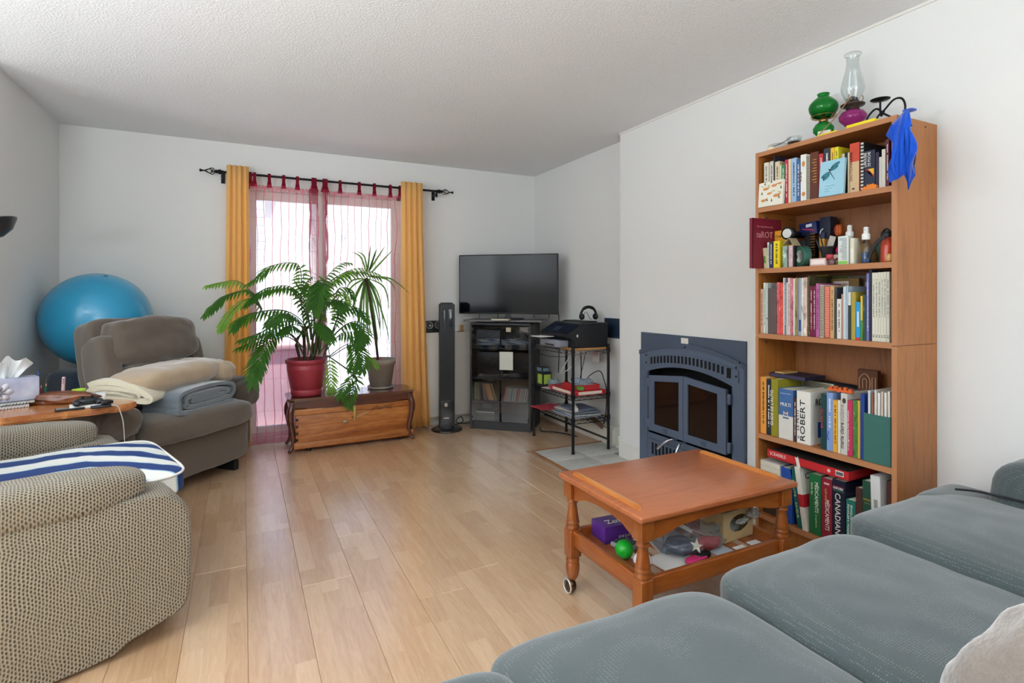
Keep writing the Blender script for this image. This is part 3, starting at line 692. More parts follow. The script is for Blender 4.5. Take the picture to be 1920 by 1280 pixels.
for pts in BLADES:
    P = crv([Vector(p)-sb_ for p in pts], 7 if len(pts) > 2 else 10); n = len(P); vs = []; fs = []
    tg0 = (P[-1]-P[0]).normalized(); sd = tg0.cross(Vector((.2, -1, .1))).normalized()
    for i, p in enumerate(P):
        t = i/(n-1); hw = .0085*min(1, .35+t*3)*(1-t**2.5)+.0003; vs += [p-sd*hw+Vector((0, -hw*.4, 0)), p, p+sd*hw+Vector((0, -hw*.4, 0))]
    for i in range(n-1): a = i*3; fs += [(a, a+1, a+4, a+3), (a+1, a+2, a+5, a+4)]
    MB().add(vs, fs, 0, True).build('leaf', SPIKE, sk)

# ------------------------------------------------ exercise ball and the bag under it
def ballmat():
    n = NM('ball_teal'); n.setc(n.mix(n.noise(n.co(), 4, 3), lin('1E8DB6'), lin('1A98C4'))); n.b.inputs['Roughness'].default_value = .36; n.b.inputs['Coat Weight'].default_value = .6; n.b.inputs['Coat Roughness'].default_value = .12
    v = n.co((1, 1, 1)); wv = n.n('ShaderNodeTexWave'); wv.bands_direction = 'Z'; wv.inputs['Scale'].default_value = 26; n.l(v, wv.inputs['Vector']); n.bump(wv.outputs['Fac'], .10, .003); return n.m
bl = MB().sphere((0, 0, 0), .308, 64).build('exercise_ball', ballmat(), loc=(-.862, 4.45, 1.055), rot=(.3, .2, 0))
tag(bl, 'big teal exercise ball wedged in the corner behind the brown recliner', 'exercise ball')
MB().cyl((0, 0, .302), (0, 0, .31), .012, 12).build('valve', mk('136080', .5), bl)
bg_ = thing('duffel_bag', 'dark navy bag stuffed in the corner under the teal ball', 'bag', (-.90, 4.40, 0), radians(46))
BAGM = fabric('232B38', '3A4656', 200, weave=None)
MB().soft((0, .02, .37), (.36, .34, .74), 7, 8, wr=.015, wf=6).build('body', BAGM, bg_)
MB().tube(crv([(-.14, -.17, .70), (-.08, -.19, .765), (.06, -.19, .765), (.14, -.17, .70)], 6), .009, 8).build('handle', BLACK, bg_)
# ------------------------------------------------ brown recliner with blankets
BRN = fabric('544A41', '766A5E', 420, sheen=.5, bump=.35, blotch=.25)
A0 = math.atan2(-.695, .719)
rc = thing('recliner', 'taupe brown plush recliner in the corner with folded blankets on it', 'armchair', (-.575, 4.311, 0), A0)
m = MB().soft((.23, .01, .235), (.46, .80, .33), 10, 8).soft((.415, .01, .215), (.10, .80, .27), 8, 10, wr=.006)
m.build('base', BRN, rc)
for y in (-.30, .32): MB().box((.02, y-.02, 0), (.44, y+.02, .07), r=.006).build('glide_foot', BLACK, rc)
MB().soft((.315, .02, .405), (.45, .82, .165), 5, 14, puff=.028, wr=.010, wf=7, seed=2).build('seat_cushion', BRN, rc)
TB = Matrix.Translation((.10, -.045, .42)) @ Matrix.Rotation(radians(-13), 4, 'Y')
MB().soft((-.01, 0, .30), (.17, .70, .72), 8, 12, wr=.006, M=TB).soft((.07, .30, .24), (.17, .10, .52), 6, 8, M=TB).soft((.07, -.30, .24), (.21, .115, .60), 6, 10, wr=.006, M=TB).build('backrest', BRN, rc)
MB().soft((.115, .01, .49), (.20, .60, .30), 4.2, 16, wr=.020, wf=9, seed=5, M=TB).build('head_cushion', BRN, rc)
MB().soft((.115, .01, .22), (.15, .56, .26), 5, 12, wr=.010, wf=8, seed=8, M=TB).build('lumbar_cushion', BRN, rc)
for sy, nm in ((-1, 'arm'), (1, 'arm')):
    y = .01+sy*.485
    ax = -.10 if sy > 0 else 0
    MB().soft((.22+ax, y, .29), (.42, .185, .44), 7, 12, wr=.006, seed=sy).build('arm_side', BRN, rc)
    MB().soft((.23+ax, y+sy*.02, .545), (.44, .235, .13), 3.6, 16, wr=.014, wf=10, seed=3+sy).soft((.43+ax, y+sy*.02, .50), (.10, .225, .17), 3.4, 12, wr=.014, wf=14, seed=6+sy).build('arm_pad', BRN, rc)
# grey blanket, folded, resting on the seat
GRY = fabric('5C6670', '7B868F', 160, sheen=.9, bump=.9, blotch=.2)
gb = thing('grey_blanket', 'folded slate grey fleece blanket on the recliner seat', 'blanket', (-.575, 4.311, 0), A0)
def spiral(y0, y1, z0, z1, th, n=3):
    pts = [(y1-.01, z0+.012)]; lay = [z0+.012]
    pts += [(y0+.03, z0+.010), (y0, z0+.045), (y0-.005, (z0+z1)/2), (y0+.02, z1-.015), ((y0+y1)/2, z1+.004), (y1-.03, z1-.012), (y1+.005, (z0+z1)/2+.01), (y1-.02, z0+.05), (y1-.06, z0+.042), (y0+.08, z0+.04), (y0+.055, z0+.062), (y0+.08, z1-.042), (y1-.10, z1-.038), (y1-.07, z0+.078), (y0+.12, z0+.07), (y0+.13, z0+.085), (y1-.14, z0+.088)]
    return crv(pts, 5)
T = Matrix.Translation((.33, .03, .485)) @ Matrix.Rotation(radians(7), 4, 'Z')
MB().ribbon(spiral(-.235, .235, 0, .145, .022), .022, 'x', -.10, .155, M=T).build('folds', GRY, gb)
MB().soft((.0, 0, .078), (.20, .40, .11), 3, 10, wr=.012, wf=9, M=T).build('bulk', GRY, gb)
# beige throw with sherpa lining, folded on top
BEI = fabric('A89277', 'BFAA90', 260, sheen=.8, bump=.25, blotch=.2); SHP = fabric('D8CDB0', 'F0E8D2', 120, sheen=.6, bump=1.2)
bb = thing('beige_throw', 'beige throw with cream sherpa lining bunched above the grey blanket on the recliner', 'blanket', (-.575, 4.311, 0), A0)
T = Matrix.Translation((.25, -.07, .705)) @ Matrix.Rotation(radians(4), 4, 'Z') @ Matrix.Rotation(radians(2), 4, 'X')
MB().soft((0, .03, 0), (.37, .74, .17), 2.7, 22, wr=.022, wf=6, seed=4, M=T).soft((.05, .36, -.035), (.30, .18, .15), 2.6, 14, wr=.03, wf=10, seed=9, M=T).build('throw', BEI, bb)
T2 = Matrix.Translation((.26, -.33, .655)) @ Matrix.Rotation(radians(28), 4, 'Z')
pp = crv([(-.15, .045), (-.10, .062), (0, .055), (.10, .015), (.165, -.035), (.155, -.055), (.08, -.045), (-.02, -.02), (-.12, -.012), (-.145, .012), (-.10, .028), (.0, .02), (.09, -.012), (.10, -.025), (.02, -.008), (-.09, .004)], 5)
MB().ribbon(pp, .032, 'y', -.10, .13, M=T2).build('sherpa_lining', SHP, bb, label='cream sherpa edge')

# ------------------------------------------------ live edge side table and what is on it
WLN = wood('A45A2C', 'C98650', 'x', 4, .18, .6, stretch=5)
st = thing('side_table', 'live edge wooden side table between the recliner and the knitted armchair', 'side table', (-.90, 3.50, 0))
out = [(-.508, 3.485), (-.53, 3.44), (-.575, 3.405), (-.61, 3.412), (-.65, 3.385), (-.69, 3.372), (-.73, 3.366), (-.77, 3.345), (-.80, 3.350), (-.84, 3.330), (-.88, 3.318), (-.92, 3.308), (-.96, 3.292), (-.995, 3.28), (-1.03, 3.31), (-1.09, 3.33), (-1.16, 3.36), (-1.22, 3.42), (-1.24, 3.52), (-1.20, 3.62), (-1.14, 3.70), (-1.02, 3.755), (-.90, 3.74), (-.80, 3.72), (-.70, 3.66), (-.60, 3.60), (-.54, 3.55)]
out = [(x+.90, y-3.50) for x, y in out]; so = [(p.x, p.y) for p in crv(out+[out[0]], 3)][:-1]
m = MB().prism(so, 'z', .622, .646, smooth=False).prism([(x*.985, y*.985) for x, y in so], 'z', .646, .650).prism([(x*.97, y*.97) for x, y in so], 'z', .612, .622)
m.build('slab_top', WLN, st)
m = MB().tube([(.05, -.02, .40), (.05, -.02, .50), (.05, -.02, .58), (.05, -.02, .615)], [.030, .028, .04, .07], 10).tube([(.05, -.02, .40), (.05, -.02, .04)], .03, 10); m.build('pedestal', WLN, st)
for a in (.4, 2.5, 4.6): MB().tube(crv([(.05, -.02, .12), (.05+.10*cos(a), -.02+.10*sin(a), .09), (.05+.2*cos(a), -.02+.2*sin(a), .015)], 4), [.024]*4+[.02]*4+[.016], 8).build('foot', WLN, st)
PAP = mk('E4E2DC', .7)
def notebook(loc, rz, w, d, h, cover, label, coil=True, grp=None):
    t = thing('notebook', label, 'notebook', loc, rz, grp)
    MB().box((0, 0, .001), (w, d, h-.001)).build('page_block', PAP, t)
    MB().box((-.002, -.002, 0), (w+.002, d+.002, .0015)).box((-.002, -.002, h-.0015), (w+.002, d+.002, h)).build('cover', mk(cover, .5), t)
    if coil:
        m = MB(); n = int(w/.0125)
        for i in range(n): m.tube([(.008+i*.0125, .004+(h*.5+.003)*cos(a)-.004, h/2+(h*.5+.003)*sin(a)) for a in [j*pi/4 for j in range(8)]], .0016, 5, closed=True)
        m.build('coil', CHROME, t)
    return t
notebook((-1.19, 3.455, .650), radians(24), .24, .15, .017, '23242A', 'black spiral notebook at the bottom under the tissue box')
notebook((-1.175, 3.478, .667), radians(24), .24, .15, .015, '2E2F36', 'black spiral notebook directly under the tissue box')
ts = thing('tissue_box', 'grey lavender tissue box with a white flower print on the side table', 'tissue box', (-1.145, 3.50, .682), radians(25))
def tism():
    n = NM('tissue_print'); v = n.co(); n.setc(n.ramp(n.noise(v, 9, 3), [(.35, '9AA0B8'), (.55, 'B4B6CA'), (.75, 'C8D0DC')])); n.b.inputs['Roughness'].default_value = .5; return n.m
MB().box((0, 0, 0), (.225, .115, .115), r=.002).build('box', tism(), ts)
m = MB()
for k in range(7):
    a = k*2*pi/7; m.lathe([(0, 0), (.026, 0), (.026, .0008), (0, .0008)], seg=12, sx=1, sy=.6, M=Matrix.Translation((.075, -.001, .052)) @ Matrix.Rotation(pi/2, 4, 'X') @ Matrix.Rotation(a, 4, 'Z') @ Matrix.Translation((.026, 0, 0)))
m.build('flower_print', mk('D3D2DC', .6), ts)
m = MB()
for k in range(26):
    a = k*2.4; r = .006+.016*((k*7) % 10)/10; m.sphere((.075+r*cos(a), -.003, .052+r*sin(a)), .0016, 6)
m.build('flower_print', mk('1D1D24', .6), ts)
TIS = cloth('tissue_white', 'F2F2F0', .25)
def crumple(c, sx, sy, sz, seed, n=16, am=.35):
    bm = bmesh.new(); bmesh.ops.create_icosphere(bm, subdivisions=4, radius=1)
    for v in bm.verts:
        q = v.co.copy(); w = 1+am*mnoise.noise(q*2.1+Vector((seed, 0, 0)))+am*.5*mnoise.noise(q*5.3+Vector((0, seed, 0)))+am*.35*abs(mnoise.noise(q*11+Vector((0, 0, seed))))
        v.co = Vector((c[0]+q.x*sx*w, c[1]+q.y*sy*w, c[2]+q.z*sz*w))
    return bm
vs = []; nx, ny = 14, 10
for j in range(ny+1):
    for i in range(nx+1):
        s, t = i/nx, j/ny; wd = .055+.05*t
        vs.append((.10+(s-.5)*2*wd*.8+.02*t, .055+.022*sin(s*11+t*2)*(.4+t)+.01*sin(s*23), .112+.105*t*(1-.35*abs(s-.45))+.012*sin(s*17)*t))
fs = [(j*(nx+1)+i, j*(nx+1)+i+1, (j+1)*(nx+1)+i+1, (j+1)*(nx+1)+i) for j in range(ny) for i in range(nx)]
o = MB().add(vs, fs, 0, True).add([(x+.012*sin(z*40), y+.016, z*.93+.006) for x, y, z in vs], fs, 0, True).build('tissue', TIS, ts)
lg = thing('desk_organiser', 'rough wooden log pen holder on the side table beside the tissue box', 'pen holder', (-.905, 3.60, .650), radians(-18))
LOGM = wood('54280F', '8A4C22', 'x', 5, .35, .5, stretch=3, dark='4A2210')
MB().bm(crumple((0.06, 0, .03), .165, .045, .034, 3, am=.22), 0).box((-.09, -.03, 0), (.21, .03, .02), r=.006).build('log', LOGM, lg)
def pencil(x, y, z, h, col, label, cat='pencil', tip=True, lean=(0, 0), r=.0038, cap=None):
    t = thing('pen' if cat == 'pen' else 'pencil', label, cat, (x, y, z), rot=(radians(lean[0]), radians(lean[1]), 0))
    MB().cyl((0, 0, 0), (0, 0, h), r, 6 if cat == 'pencil' else 12).build('barrel', mk(col, .35), t)
    MB().lathe([(r, h), (.0008, h+.014)] if tip else [(r, h), (r*.8, h+.004), (0, h+.005)], seg=10).build('tip', mk(cap or 'D8B890', .6), t)
    if cat == 'pen': MB().box((-.001, -r-.002, h*.72), (.001, -r, h*.98)).build('clip', CHROME, t)
pencil(-.965, 3.665, .672, .150, '2A56A0', 'tall blue ballpoint pen standing in the log holder', 'pen', False, (3, 2), .0045, '2C2C34')
pencil(-.950, 3.640, .672, .062, 'A02A3C', 'short red pencil standing in the log holder', lean=(4, 5))
pencil(-.928, 3.630, .672, .070, '1E6A50', 'short green pencil standing in the log holder', lean=(0, 4))
pencil(-.858, 3.645, .668, .110, 'C9A6A8', 'pale pink pen standing in the log holder', 'pen', False, (2, 3), .008, 'D8B4B4')
gt = thing('sticky_note_cup', 'lime green striped round box behind the log holder', 'box', (-.785, 3.625, .650))
MB().lathe([(.026, 0), (.030, .065), (.027, .065), (.024, .004)], seg=20).build('cup', mk('A6CE3A', .4), gt)
MB().lathe([(.0292, .022), (.0305, .050), (.0295, .050), (.0282, .022)], seg=20, closed=True).build('band', mk('2E3A26', .4), gt)
wb = thing('card_box', 'pale mint card box behind the log holder near the recliner arm', 'box', (-.765, 3.555, .650), radians(10))
MB().box((0, 0, 0), (.11, .035, .046), r=.002).build('box', mk('D6DEDA', .6), wb)
MB().box((.006, -.001, .004), (.104, .0005, .040)).build('label_panel', mk('EEF0EE', .6), wb)
bk = thing('booklet', 'white paper booklet under the game controller on the side table', 'booklet', (-.765, 3.365, .650), radians(14))
MB().box((0, 0, 0), (.15, .095, .012), r=.002).build('pages', WHITE, bk)
MB().box((.10, 0, .012), (.152, .096, .0135)).build('cover', mk('C6B4C8', .5), bk)
gc = thing('game_controller', 'black game controller on the white booklet', 'game controller', (-.708, 3.425, .663), radians(20))
MB().soft((0, 0, .018), (.10, .055, .034), 2.6, 8).soft((-.045, -.03, .014), (.034, .06, .03), 2.4, 6).soft((.045, -.03, .014), (.034, .06, .03), 2.4, 6).build('body', DARK, gc)
for x in (-.02, .02): MB().lathe([(.006, .03), (.006, .040), (.009, .043), (.0, .045)], (x, -.01, 0), 12).build('thumbstick', BLACK, gc)
rm = thing('tv_remote', 'glossy black tv box remote beside the game controller', 'remote control', (-.645, 3.42, .663), radians(32))
MB().box((-.02, -.055, 0), (.03, .055, .018), r=.006).build('body', GLOSSB, rm)
ph = thing('smartphone', 'dark smartphone lying near the front edge of the side table', 'phone', (-.815, 3.335, .650), radians(14))
MB().box((0, 0, 0), (.115, .065, .009), r=.003).build('body', BLACK, ph)
MB().box((.004, .004, .009), (.111, .061, .0095)).build('screen', mk('7A7A72', .2), ph)
p2 = thing('charger_plug', 'black phone charger lying beside the smartphone', 'charger', (-.680, 3.352, .650), radians(10))
MB().box((0, 0, 0), (.085, .05, .010), r=.004).build('body', DARK, p2)
cb = MB().tube(crv([(-.64, 3.385, .655), (-.60, 3.375, .656), (-.572, 3.375, .650), (-.562, 3.38, .62), (-.550, 3.39, .55), (-.545, 3.385, .40), (-.56, 3.38, .12), (-.60, 3.36, .004), (-.70, 3.42, .004)], 6), .0024, 6).build('phone_cable', mk('C8C8C4', .5)); tag(cb, 'thin pale charging cable hanging off the right tip of the side table', 'cable')
gj = thing('glass_jar', 'clear glass mug on a stool under the left end of the side table', 'mug', (-.99, 3.42, .36))
MB().lathe([(.042, .0), (.046, .005), (.046, .13), (.043, .13), (.043, .008), (0, .008)], seg=20).build('body', glass('F2F6F2', 0, .2, 'jar'), gj)
MB().tube(crv([(.046, 0, .11), (.07, -.01, .115), (.078, -.01, .08), (.07, -.01, .04), (.046, 0, .03)], 4), .006, 8).build('handle', glass('E8F0EA', 0, .3, 'jarh'), gj)
sl = thing('stool', 'small wooden stool hidden under the side table', 'stool', (-1.0, 3.42, 0))
MB().box((-.13, -.13, .335), (.13, .13, .36), r=.006).build('seat', WLN, sl)
for x in (-.1, .1):
    for y in (-.1, .1): MB().cyl((x*1.1, y*1.1, 0), (x, y, .335), .012, 8).build('leg', WLN, sl)
ps = thing('power_strip', 'ivory wall outlet strip low on the window wall seen under the side table', 'power strip', (-.80, 4.885, .30))
MB().box((-.14, -.012, -.025), (.14, .013, .025), r=.005).build('body', mk('D9D4C6', .5), ps)
for k in range(4): MB().box((-.12+k*.062, -.014, -.014), (-.085+k*.062, -.0115, .014)).build('socket', mk('5A564C', .5), ps)
# black torchere floor lamp behind the side table
fl2 = thing('floor_lamp', 'black metal floor lamp with bowl shade at the left wall', 'floor lamp', (-1.31, 3.25, 0))
MB().lathe([(.13, 0), (.13, .012), (.10, .022), (.012, .03)], seg=28).build('base', BLACK, fl2)
MB().cyl((0, 0, .03), (0, 0, 1.45), .010, 12).tube(crv([(0, 0, 1.45), (.02, .02, 1.50), (.13, .07, 1.505), (.235, .13, 1.49)], 5), .008, 8).build('pole', BLACK, fl2)
MB().lathe([(.0, -.052), (.035, -.047), (.075, -.020), (.102, .022), (.105, .030), (.100, .030), (.072, -.012), (.03, -.038), (0, -.042)], seg=32, M=Matrix.Translation((.245, .135, 1.535)) @ Matrix.Rotation(radians(-16), 4, 'Y')).build('shade', DARK, fl2)

# ------------------------------------------------ knitted beige armchair
def knit():
    n = NM('chenille_knit'); t = n.n('ShaderNodeTexCoord'); s = n.n('ShaderNodeSeparateXYZ'); n.l(t.outputs['Object'], s.inputs[0])
    wob = n.noise(t.outputs['Object'], 12, 2); wx = n.math('ADD', s.outputs['X'], n.math('MULTIPLY', wob, .02))
    a = n.math('DIVIDE', wx, .0088); row = n.math('FLOOR', a); fa = n.math('FRACT', a)
    zz = n.math('ADD', s.outputs['Z'], s.outputs['Y']); b = n.math('FRACT', n.math('ADD', n.math('DIVIDE', zz, .0130), n.math('MULTIPLY', row, .5)))
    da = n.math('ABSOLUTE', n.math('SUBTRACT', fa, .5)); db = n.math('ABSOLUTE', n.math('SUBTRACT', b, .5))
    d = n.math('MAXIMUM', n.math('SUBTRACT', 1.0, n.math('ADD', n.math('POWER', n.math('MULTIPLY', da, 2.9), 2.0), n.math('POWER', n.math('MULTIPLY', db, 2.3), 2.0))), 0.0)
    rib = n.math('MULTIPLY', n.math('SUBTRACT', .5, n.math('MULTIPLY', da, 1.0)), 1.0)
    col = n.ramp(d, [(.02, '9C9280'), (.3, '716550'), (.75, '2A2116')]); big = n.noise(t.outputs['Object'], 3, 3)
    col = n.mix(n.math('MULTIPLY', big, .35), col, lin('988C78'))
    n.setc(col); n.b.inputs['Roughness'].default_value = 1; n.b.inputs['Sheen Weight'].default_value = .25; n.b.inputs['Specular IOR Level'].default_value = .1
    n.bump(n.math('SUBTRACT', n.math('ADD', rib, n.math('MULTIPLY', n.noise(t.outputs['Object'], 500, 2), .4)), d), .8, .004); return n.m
KN = knit(); A1 = math.atan2(.325, .946)
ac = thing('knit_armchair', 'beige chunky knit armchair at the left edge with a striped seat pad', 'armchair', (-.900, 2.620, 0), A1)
def arm(y0, y1, out_):
    prof = [(-.36, .0), (.28, .006), (.40, .045), (.50, .072), (.562, .098), (.582, .16), (.588, .30), (.585, .40), (.570, .455), (.535, .500), (.48, .525), (.20, .528), (-.36, .53)]
    P = crv(prof+[prof[0]], 3)[:-1]; m = MB(); ys = [(y0, .965), (y0+.012, .99), (y0+.035, 1), (y1-.035, 1), (y1-.012, .99), (y1, .965)]
    vs = []; n = len(P); cx, cz = .12, .32
    for y, s in ys:
        for p in P:
            w = .004*mnoise.noise(Vector((p.x*7, y*9, p.y*7))); vs.append((cx+(p.x-cx)*s+w, y+w, cz+(p.y-cz)*s+w))
    fs = [(j*n+i, j*n+(i+1) % n, (j+1)*n+(i+1) % n, (j+1)*n+i) for j in range(len(ys)-1) for i in range(n)]
    m.add(vs, fs, 0, True)
    for j, y in ((0, y0), (len(ys)-1, y1)):
        # domed outer and inner panels so the upholstery looks stuffed
        ring = [Vector(v) for v in vs[j*n:(j+1)*n]]; c = Vector((cx, y+(-.022 if j == 0 else .022), cz)); prev = ring; base = len(m.v)
        vv = [tuple(q) for q in ring]; ff = []
        for k, s in enumerate((.8, .55, .25)):
            for q in ring: vv.append((c.x+(q.x-c.x)*s, q.y+(c.y-q.y)*(1-s*s)+.006*mnoise.noise(Vector((q.x*5*s, 1, q.z*5*s))), c.z+(q.z-c.z)*s))
            for i in range(n): ff.append((k*n+i, k*n+(i+1) % n, (k+1)*n+(i+1) % n, (k+1)*n+i))
        vv.append(tuple(c)); ff += [(3*n+i, 3*n+(i+1) % n, 4*n) for i in range(n)]
        m.add(vv, ff, 0, True)
    return m
def roll(yc):
    return MB().soft((.035, yc, .562), (.84, .215, .140), 3.4, 22, wr=.004, wf=8, seed=yc*3)
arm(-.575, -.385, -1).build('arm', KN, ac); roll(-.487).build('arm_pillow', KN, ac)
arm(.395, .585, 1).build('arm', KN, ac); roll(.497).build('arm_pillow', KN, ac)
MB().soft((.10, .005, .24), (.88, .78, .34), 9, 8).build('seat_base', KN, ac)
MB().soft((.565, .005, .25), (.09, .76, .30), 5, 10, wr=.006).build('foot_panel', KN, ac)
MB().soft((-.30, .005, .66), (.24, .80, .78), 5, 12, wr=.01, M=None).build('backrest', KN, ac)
def stripes():
    n = NM('stripe_pad'); t = n.n('ShaderNodeTexCoord'); s = n.n('ShaderNodeSeparateXYZ'); n.l(t.outputs['Object'], s.inputs[0])
    w = n.math('ADD', s.outputs['Y'], n.math('ADD', n.math('MULTIPLY', n.math('MAXIMUM', n.math('SUBTRACT', s.outputs['X'], .35), 0.0), .9), n.math('MULTIPLY', n.noise(t.outputs['Object'], 6, 2), .03)))
    f = n.math('FRACT', n.math('DIVIDE', n.math('ADD', w, .09), .215))
    c = n.ramp(f, [(0, '1D3972'), (.44, '20407C'), (.47, 'A9C6D4'), (.52, 'E6E6E0'), (.93, 'EDECE6'), (.97, '9FBFD0')]); n.t.nodes[-1]
    n.setc(c); n.b.inputs['Roughness'].default_value = .85; n.bump(n.noise(t.outputs['Object'], 300, 2), .2, .001); return n.m
PADM = stripes()
pd = thing('seat_pad', 'blue and white striped seat pad lying on the beige knit armchair', 'cushion', (-.900, 2.620, 0), A1)
MB().soft((.18, .005, .475), (.92, .74, .105), 7, 22, puff=.022, wr=.008, wf=7, seed=3).build('pad', PADM, pd)
pip = []
for z in (.438,):
    for k in range(72):
        a = k*2*pi/72; c_, s_ = cos(a), sin(a); pip.append((.18+.458*math.copysign(abs(c_)**.28, c_), .005+.370*math.copysign(abs(s_)**.28, s_), .512))
MB().tube(pip, .005, 6, closed=True).build('piping', mk('EDEBE4', .8), pd)

# ------------------------------------------------ sofa in the foreground
SOF = fabric('40484A', '606A6A', 500, sheen=.4, bump=.4, blotch=.3, dots=(118, '98A09C'))
sf = thing('sofa', 'grey green three seat sofa in the foreground', 'sofa', (1.35, .5, 0))
def sc(x, y, z): return (x-1.35, y-.5, z)
MB().soft(sc(1.34, .52, .20), (2.30, .96, .27), 12, 10).build('base', SOF, sf)
m = MB().soft(sc(.785, .62, .360), (.675, .93, .185), 9, 30, puff=.024, wr=.006, wf=5, seed=1); m.build('seat_cushion', SOF, sf)
m = MB().soft(sc(1.445, .625, .375), (.640, .935, .190), 9, 30, puff=.026, wr=.008, wf=5, seed=7); m.build('seat_cushion', SOF, sf)
m = MB().soft(sc(2.03, .62, .415), (.62, .96, .200), 9, 30, puff=.028, wr=.006, wf=5, seed=12).soft(sc(2.28, 1.02, .440), (.30, .17, .15), 5, 12); m.build('seat_cushion', SOF, sf)
MB().soft(sc(.31, .48, .30), (.27, .95, .46), 4.6, 16, wr=.006, seed=2).soft(sc(.325, .90, .43), (.29, .14, .17), 3.2, 10).build('arm', SOF, sf)
MB().soft(sc(2.405, .47, .39), (.28, .97, .58), 5.5, 16, wr=.006, seed=5).build('arm', SOF, sf)
MB().soft(sc(1.35, .04, .44), (2.36, .26, .74), 6, 14).build('backrest', SOF, sf)
for x in (.30, 2.45):
    for y in (.1, .92): MB().cyl(sc(x, y, 0), sc(x, y, .09), .022, 10).build('foot', BLACK, sf)
tp = thing('throw_pillow', 'fluffy beige pillow at the lower right corner on the sofa', 'pillow', (1.16, .33, .60), rot=(radians(-62), radians(8), radians(-20)))
MB().soft((0, 0, 0), (.44, .40, .17), 2.7, 16, wr=.02, wf=9).build('cover', fabric('7A6E64', '978B80', 90, sheen=.9, bump=1.0), tp)
tag(MB().tube(crv([(2.20, .99, .548), (2.24, .95, .548), (2.262, .90, .545), (2.262, .80, .548), (2.262, .6, .545)], 6), .004, 6).build('laptop_cable', BLACK), 'black cable tucked along the right arm of the sofa', 'cable')
# ------------------------------------------------ maple coffee table on casters
MAP = wood('864016', '9E5620', 'x', 4, .28, .5, stretch=7, bump=.06); MAPY = wood('823E16', '98521F', 'y', 4, .28, .5, stretch=7, bump=.06); MAPZ = wood('803C14', '98541F', 'z', 4, .3, .5, stretch=7, bump=.06)
MAPT = wood('A0562E', 'B0663C', 'x', 4, .34, .4, stretch=7, bump=.05)  # paler, pinker than the frame: the top's reflected light is in the colour
CT = (1.56, 1.66, 0)
ct = thing('coffee_table', 'honey maple coffee table on casters with a slatted lower shelf', 'coffee table', CT)
hx, hy = .39, .26
MB().box((-hx, -hy, .463), (hx, hy, .485), r=.007).build('table_top', MAPT, ct)
for x in (-.348, .348):
    m = MB().prism([(-.205, .485), (.205, .485), (.2, .494), (.19, .499), (-.19, .499), (-.2, .494)], 'x', x-.007, x+.007); m.build('gallery_rail', wood('B86A2C', 'D08A48', 'y', 4, .3, .4, stretch=7), ct)
def scallop(L, n=44):
    top = [(-L, .463), (L, .463)]; bot = []
    for i in range(n+1):
        t = 2*i/n-1; a = abs(t)
        z = .392+.030*(1-a**2) if a < .62 else .392+.030*(1-.62**2)-.024*sin(min(1, (a-.62)/.38)*pi/2)
        bot.append((t*L, z))
    return [(-L, .463)]+bot+[(L, .463)]
lx, ly = .348, .218
for s_ in (-1, 1):
    MB().prism(scallop(lx-.026), 'y', s_*ly-.010, s_*ly+.010).build('apron', MAP, ct)
    MB().prism(scallop(ly-.026), 'x', s_*lx-.010, s_*lx+.010).build('apron', MAPY, ct)
    MB().box((-lx+.02, s_*ly-.010, .195), (lx-.02, s_*ly+.010, .258), r=.004).build('shelf_rail', MAP, ct)
    MB().box((s_*lx-.010, -ly+.02, .195), (s_*lx+.010, ly-.02, .258), r=.004).build('shelf_rail', MAPY, ct)
for k in range(7): x = -.27+k*.09; MB().box((x-.02, -ly+.01, .217), (x+.02, ly-.01, .2275)).build('slat', MAPY, ct)
LP = [(.016, .385), (.021, .378), (.021, .372), (.015, .366), (.0165, .35), (.0225, .31), (.024, .302), (.021, .298), (.026, .293), (.026, .287), (.021, .282), (.026, .276), (.026, .268), (.024, .262)]
LP2 = [(.024, .150), (.021, .144), (.0255, .139), (.0255, .132), (.021, .127), (.0255, .122), (.0265, .11), (.0265, .095), (.022, .072), (.014, .056)]
for sx in (-1, 1):
    for sy in (-1, 1):
        c = (sx*lx, sy*ly, 0)
        m = MB().box((c[0]-.027, c[1]-.027, .392), (c[0]+.027, c[1]+.027, .463), r=.003).lathe([(.014, .393), (.026, .391)]+[(r+.002, z) for r, z in LP], c, 20)
        m.box((c[0]-.026, c[1]-.026, .150), (c[0]+.026, c[1]+.026, .262), r=.005).lathe([(r+.002, z) for r, z in LP2], c, 20)
        lg_ = m.build('leg', MAPZ, ct)
        MB().cyl((c[0], c[1], .045), (c[0], c[1], .06), .006, 8).sphere((c[0]-.006, c[1]+.004, .028), .0275, 18, sc=(.8, 1, 1)).build('caster', mk('5A4026', .25, .8), lg_)
        MB().lathe([(.0255, -.004), (.0290, -.004), (.0290, .004), (.0255, .004)], seg=24, closed=True, M=Matrix.Translation((c[0]-.022, c[1]+.004, .0285)) @ Matrix.Rotation(pi/2, 4, 'Y')).build('caster_rim', mk('D8D8D4', .3, .4), lg_)
Z0 = .2280
pb_ = thing('purple_game_box', 'purple card game box on the lower shelf of the coffee table', 'game box', (1.285, 1.755, Z0+.001), radians(-4))
PUR = mk('5A2C86', .35, var=(5, .12))
MB().box((0, 0, 0), (.150, .10, .036)).build('box_base', mk('4A2374', .4), pb_); MB().box((-.0015, -.0015, .014), (.1515, .1015, .066), r=.001).build('lid', PUR, pb_)
text('Zox', (.03, .028, .0665), .075, .032, (1, 0, 0), (0, 1, 0), INKW, pb_)
m = MB()
for k in range(5): m.lathe([(.0045, 0), (.0045, .0008), (.003, .0008), (.003, 0)], seg=10, closed=True, M=Matrix.Translation((.068+k*.014, -.002, .022)) @ Matrix.Rotation(pi/2, 4, 'X'))
m.build('printed_symbols', INKW, pb_)
cl = thing('calculator', 'grey desk calculator lying in front of the purple game box', 'calculator', (1.318, 1.655, Z0+.001), radians(14))
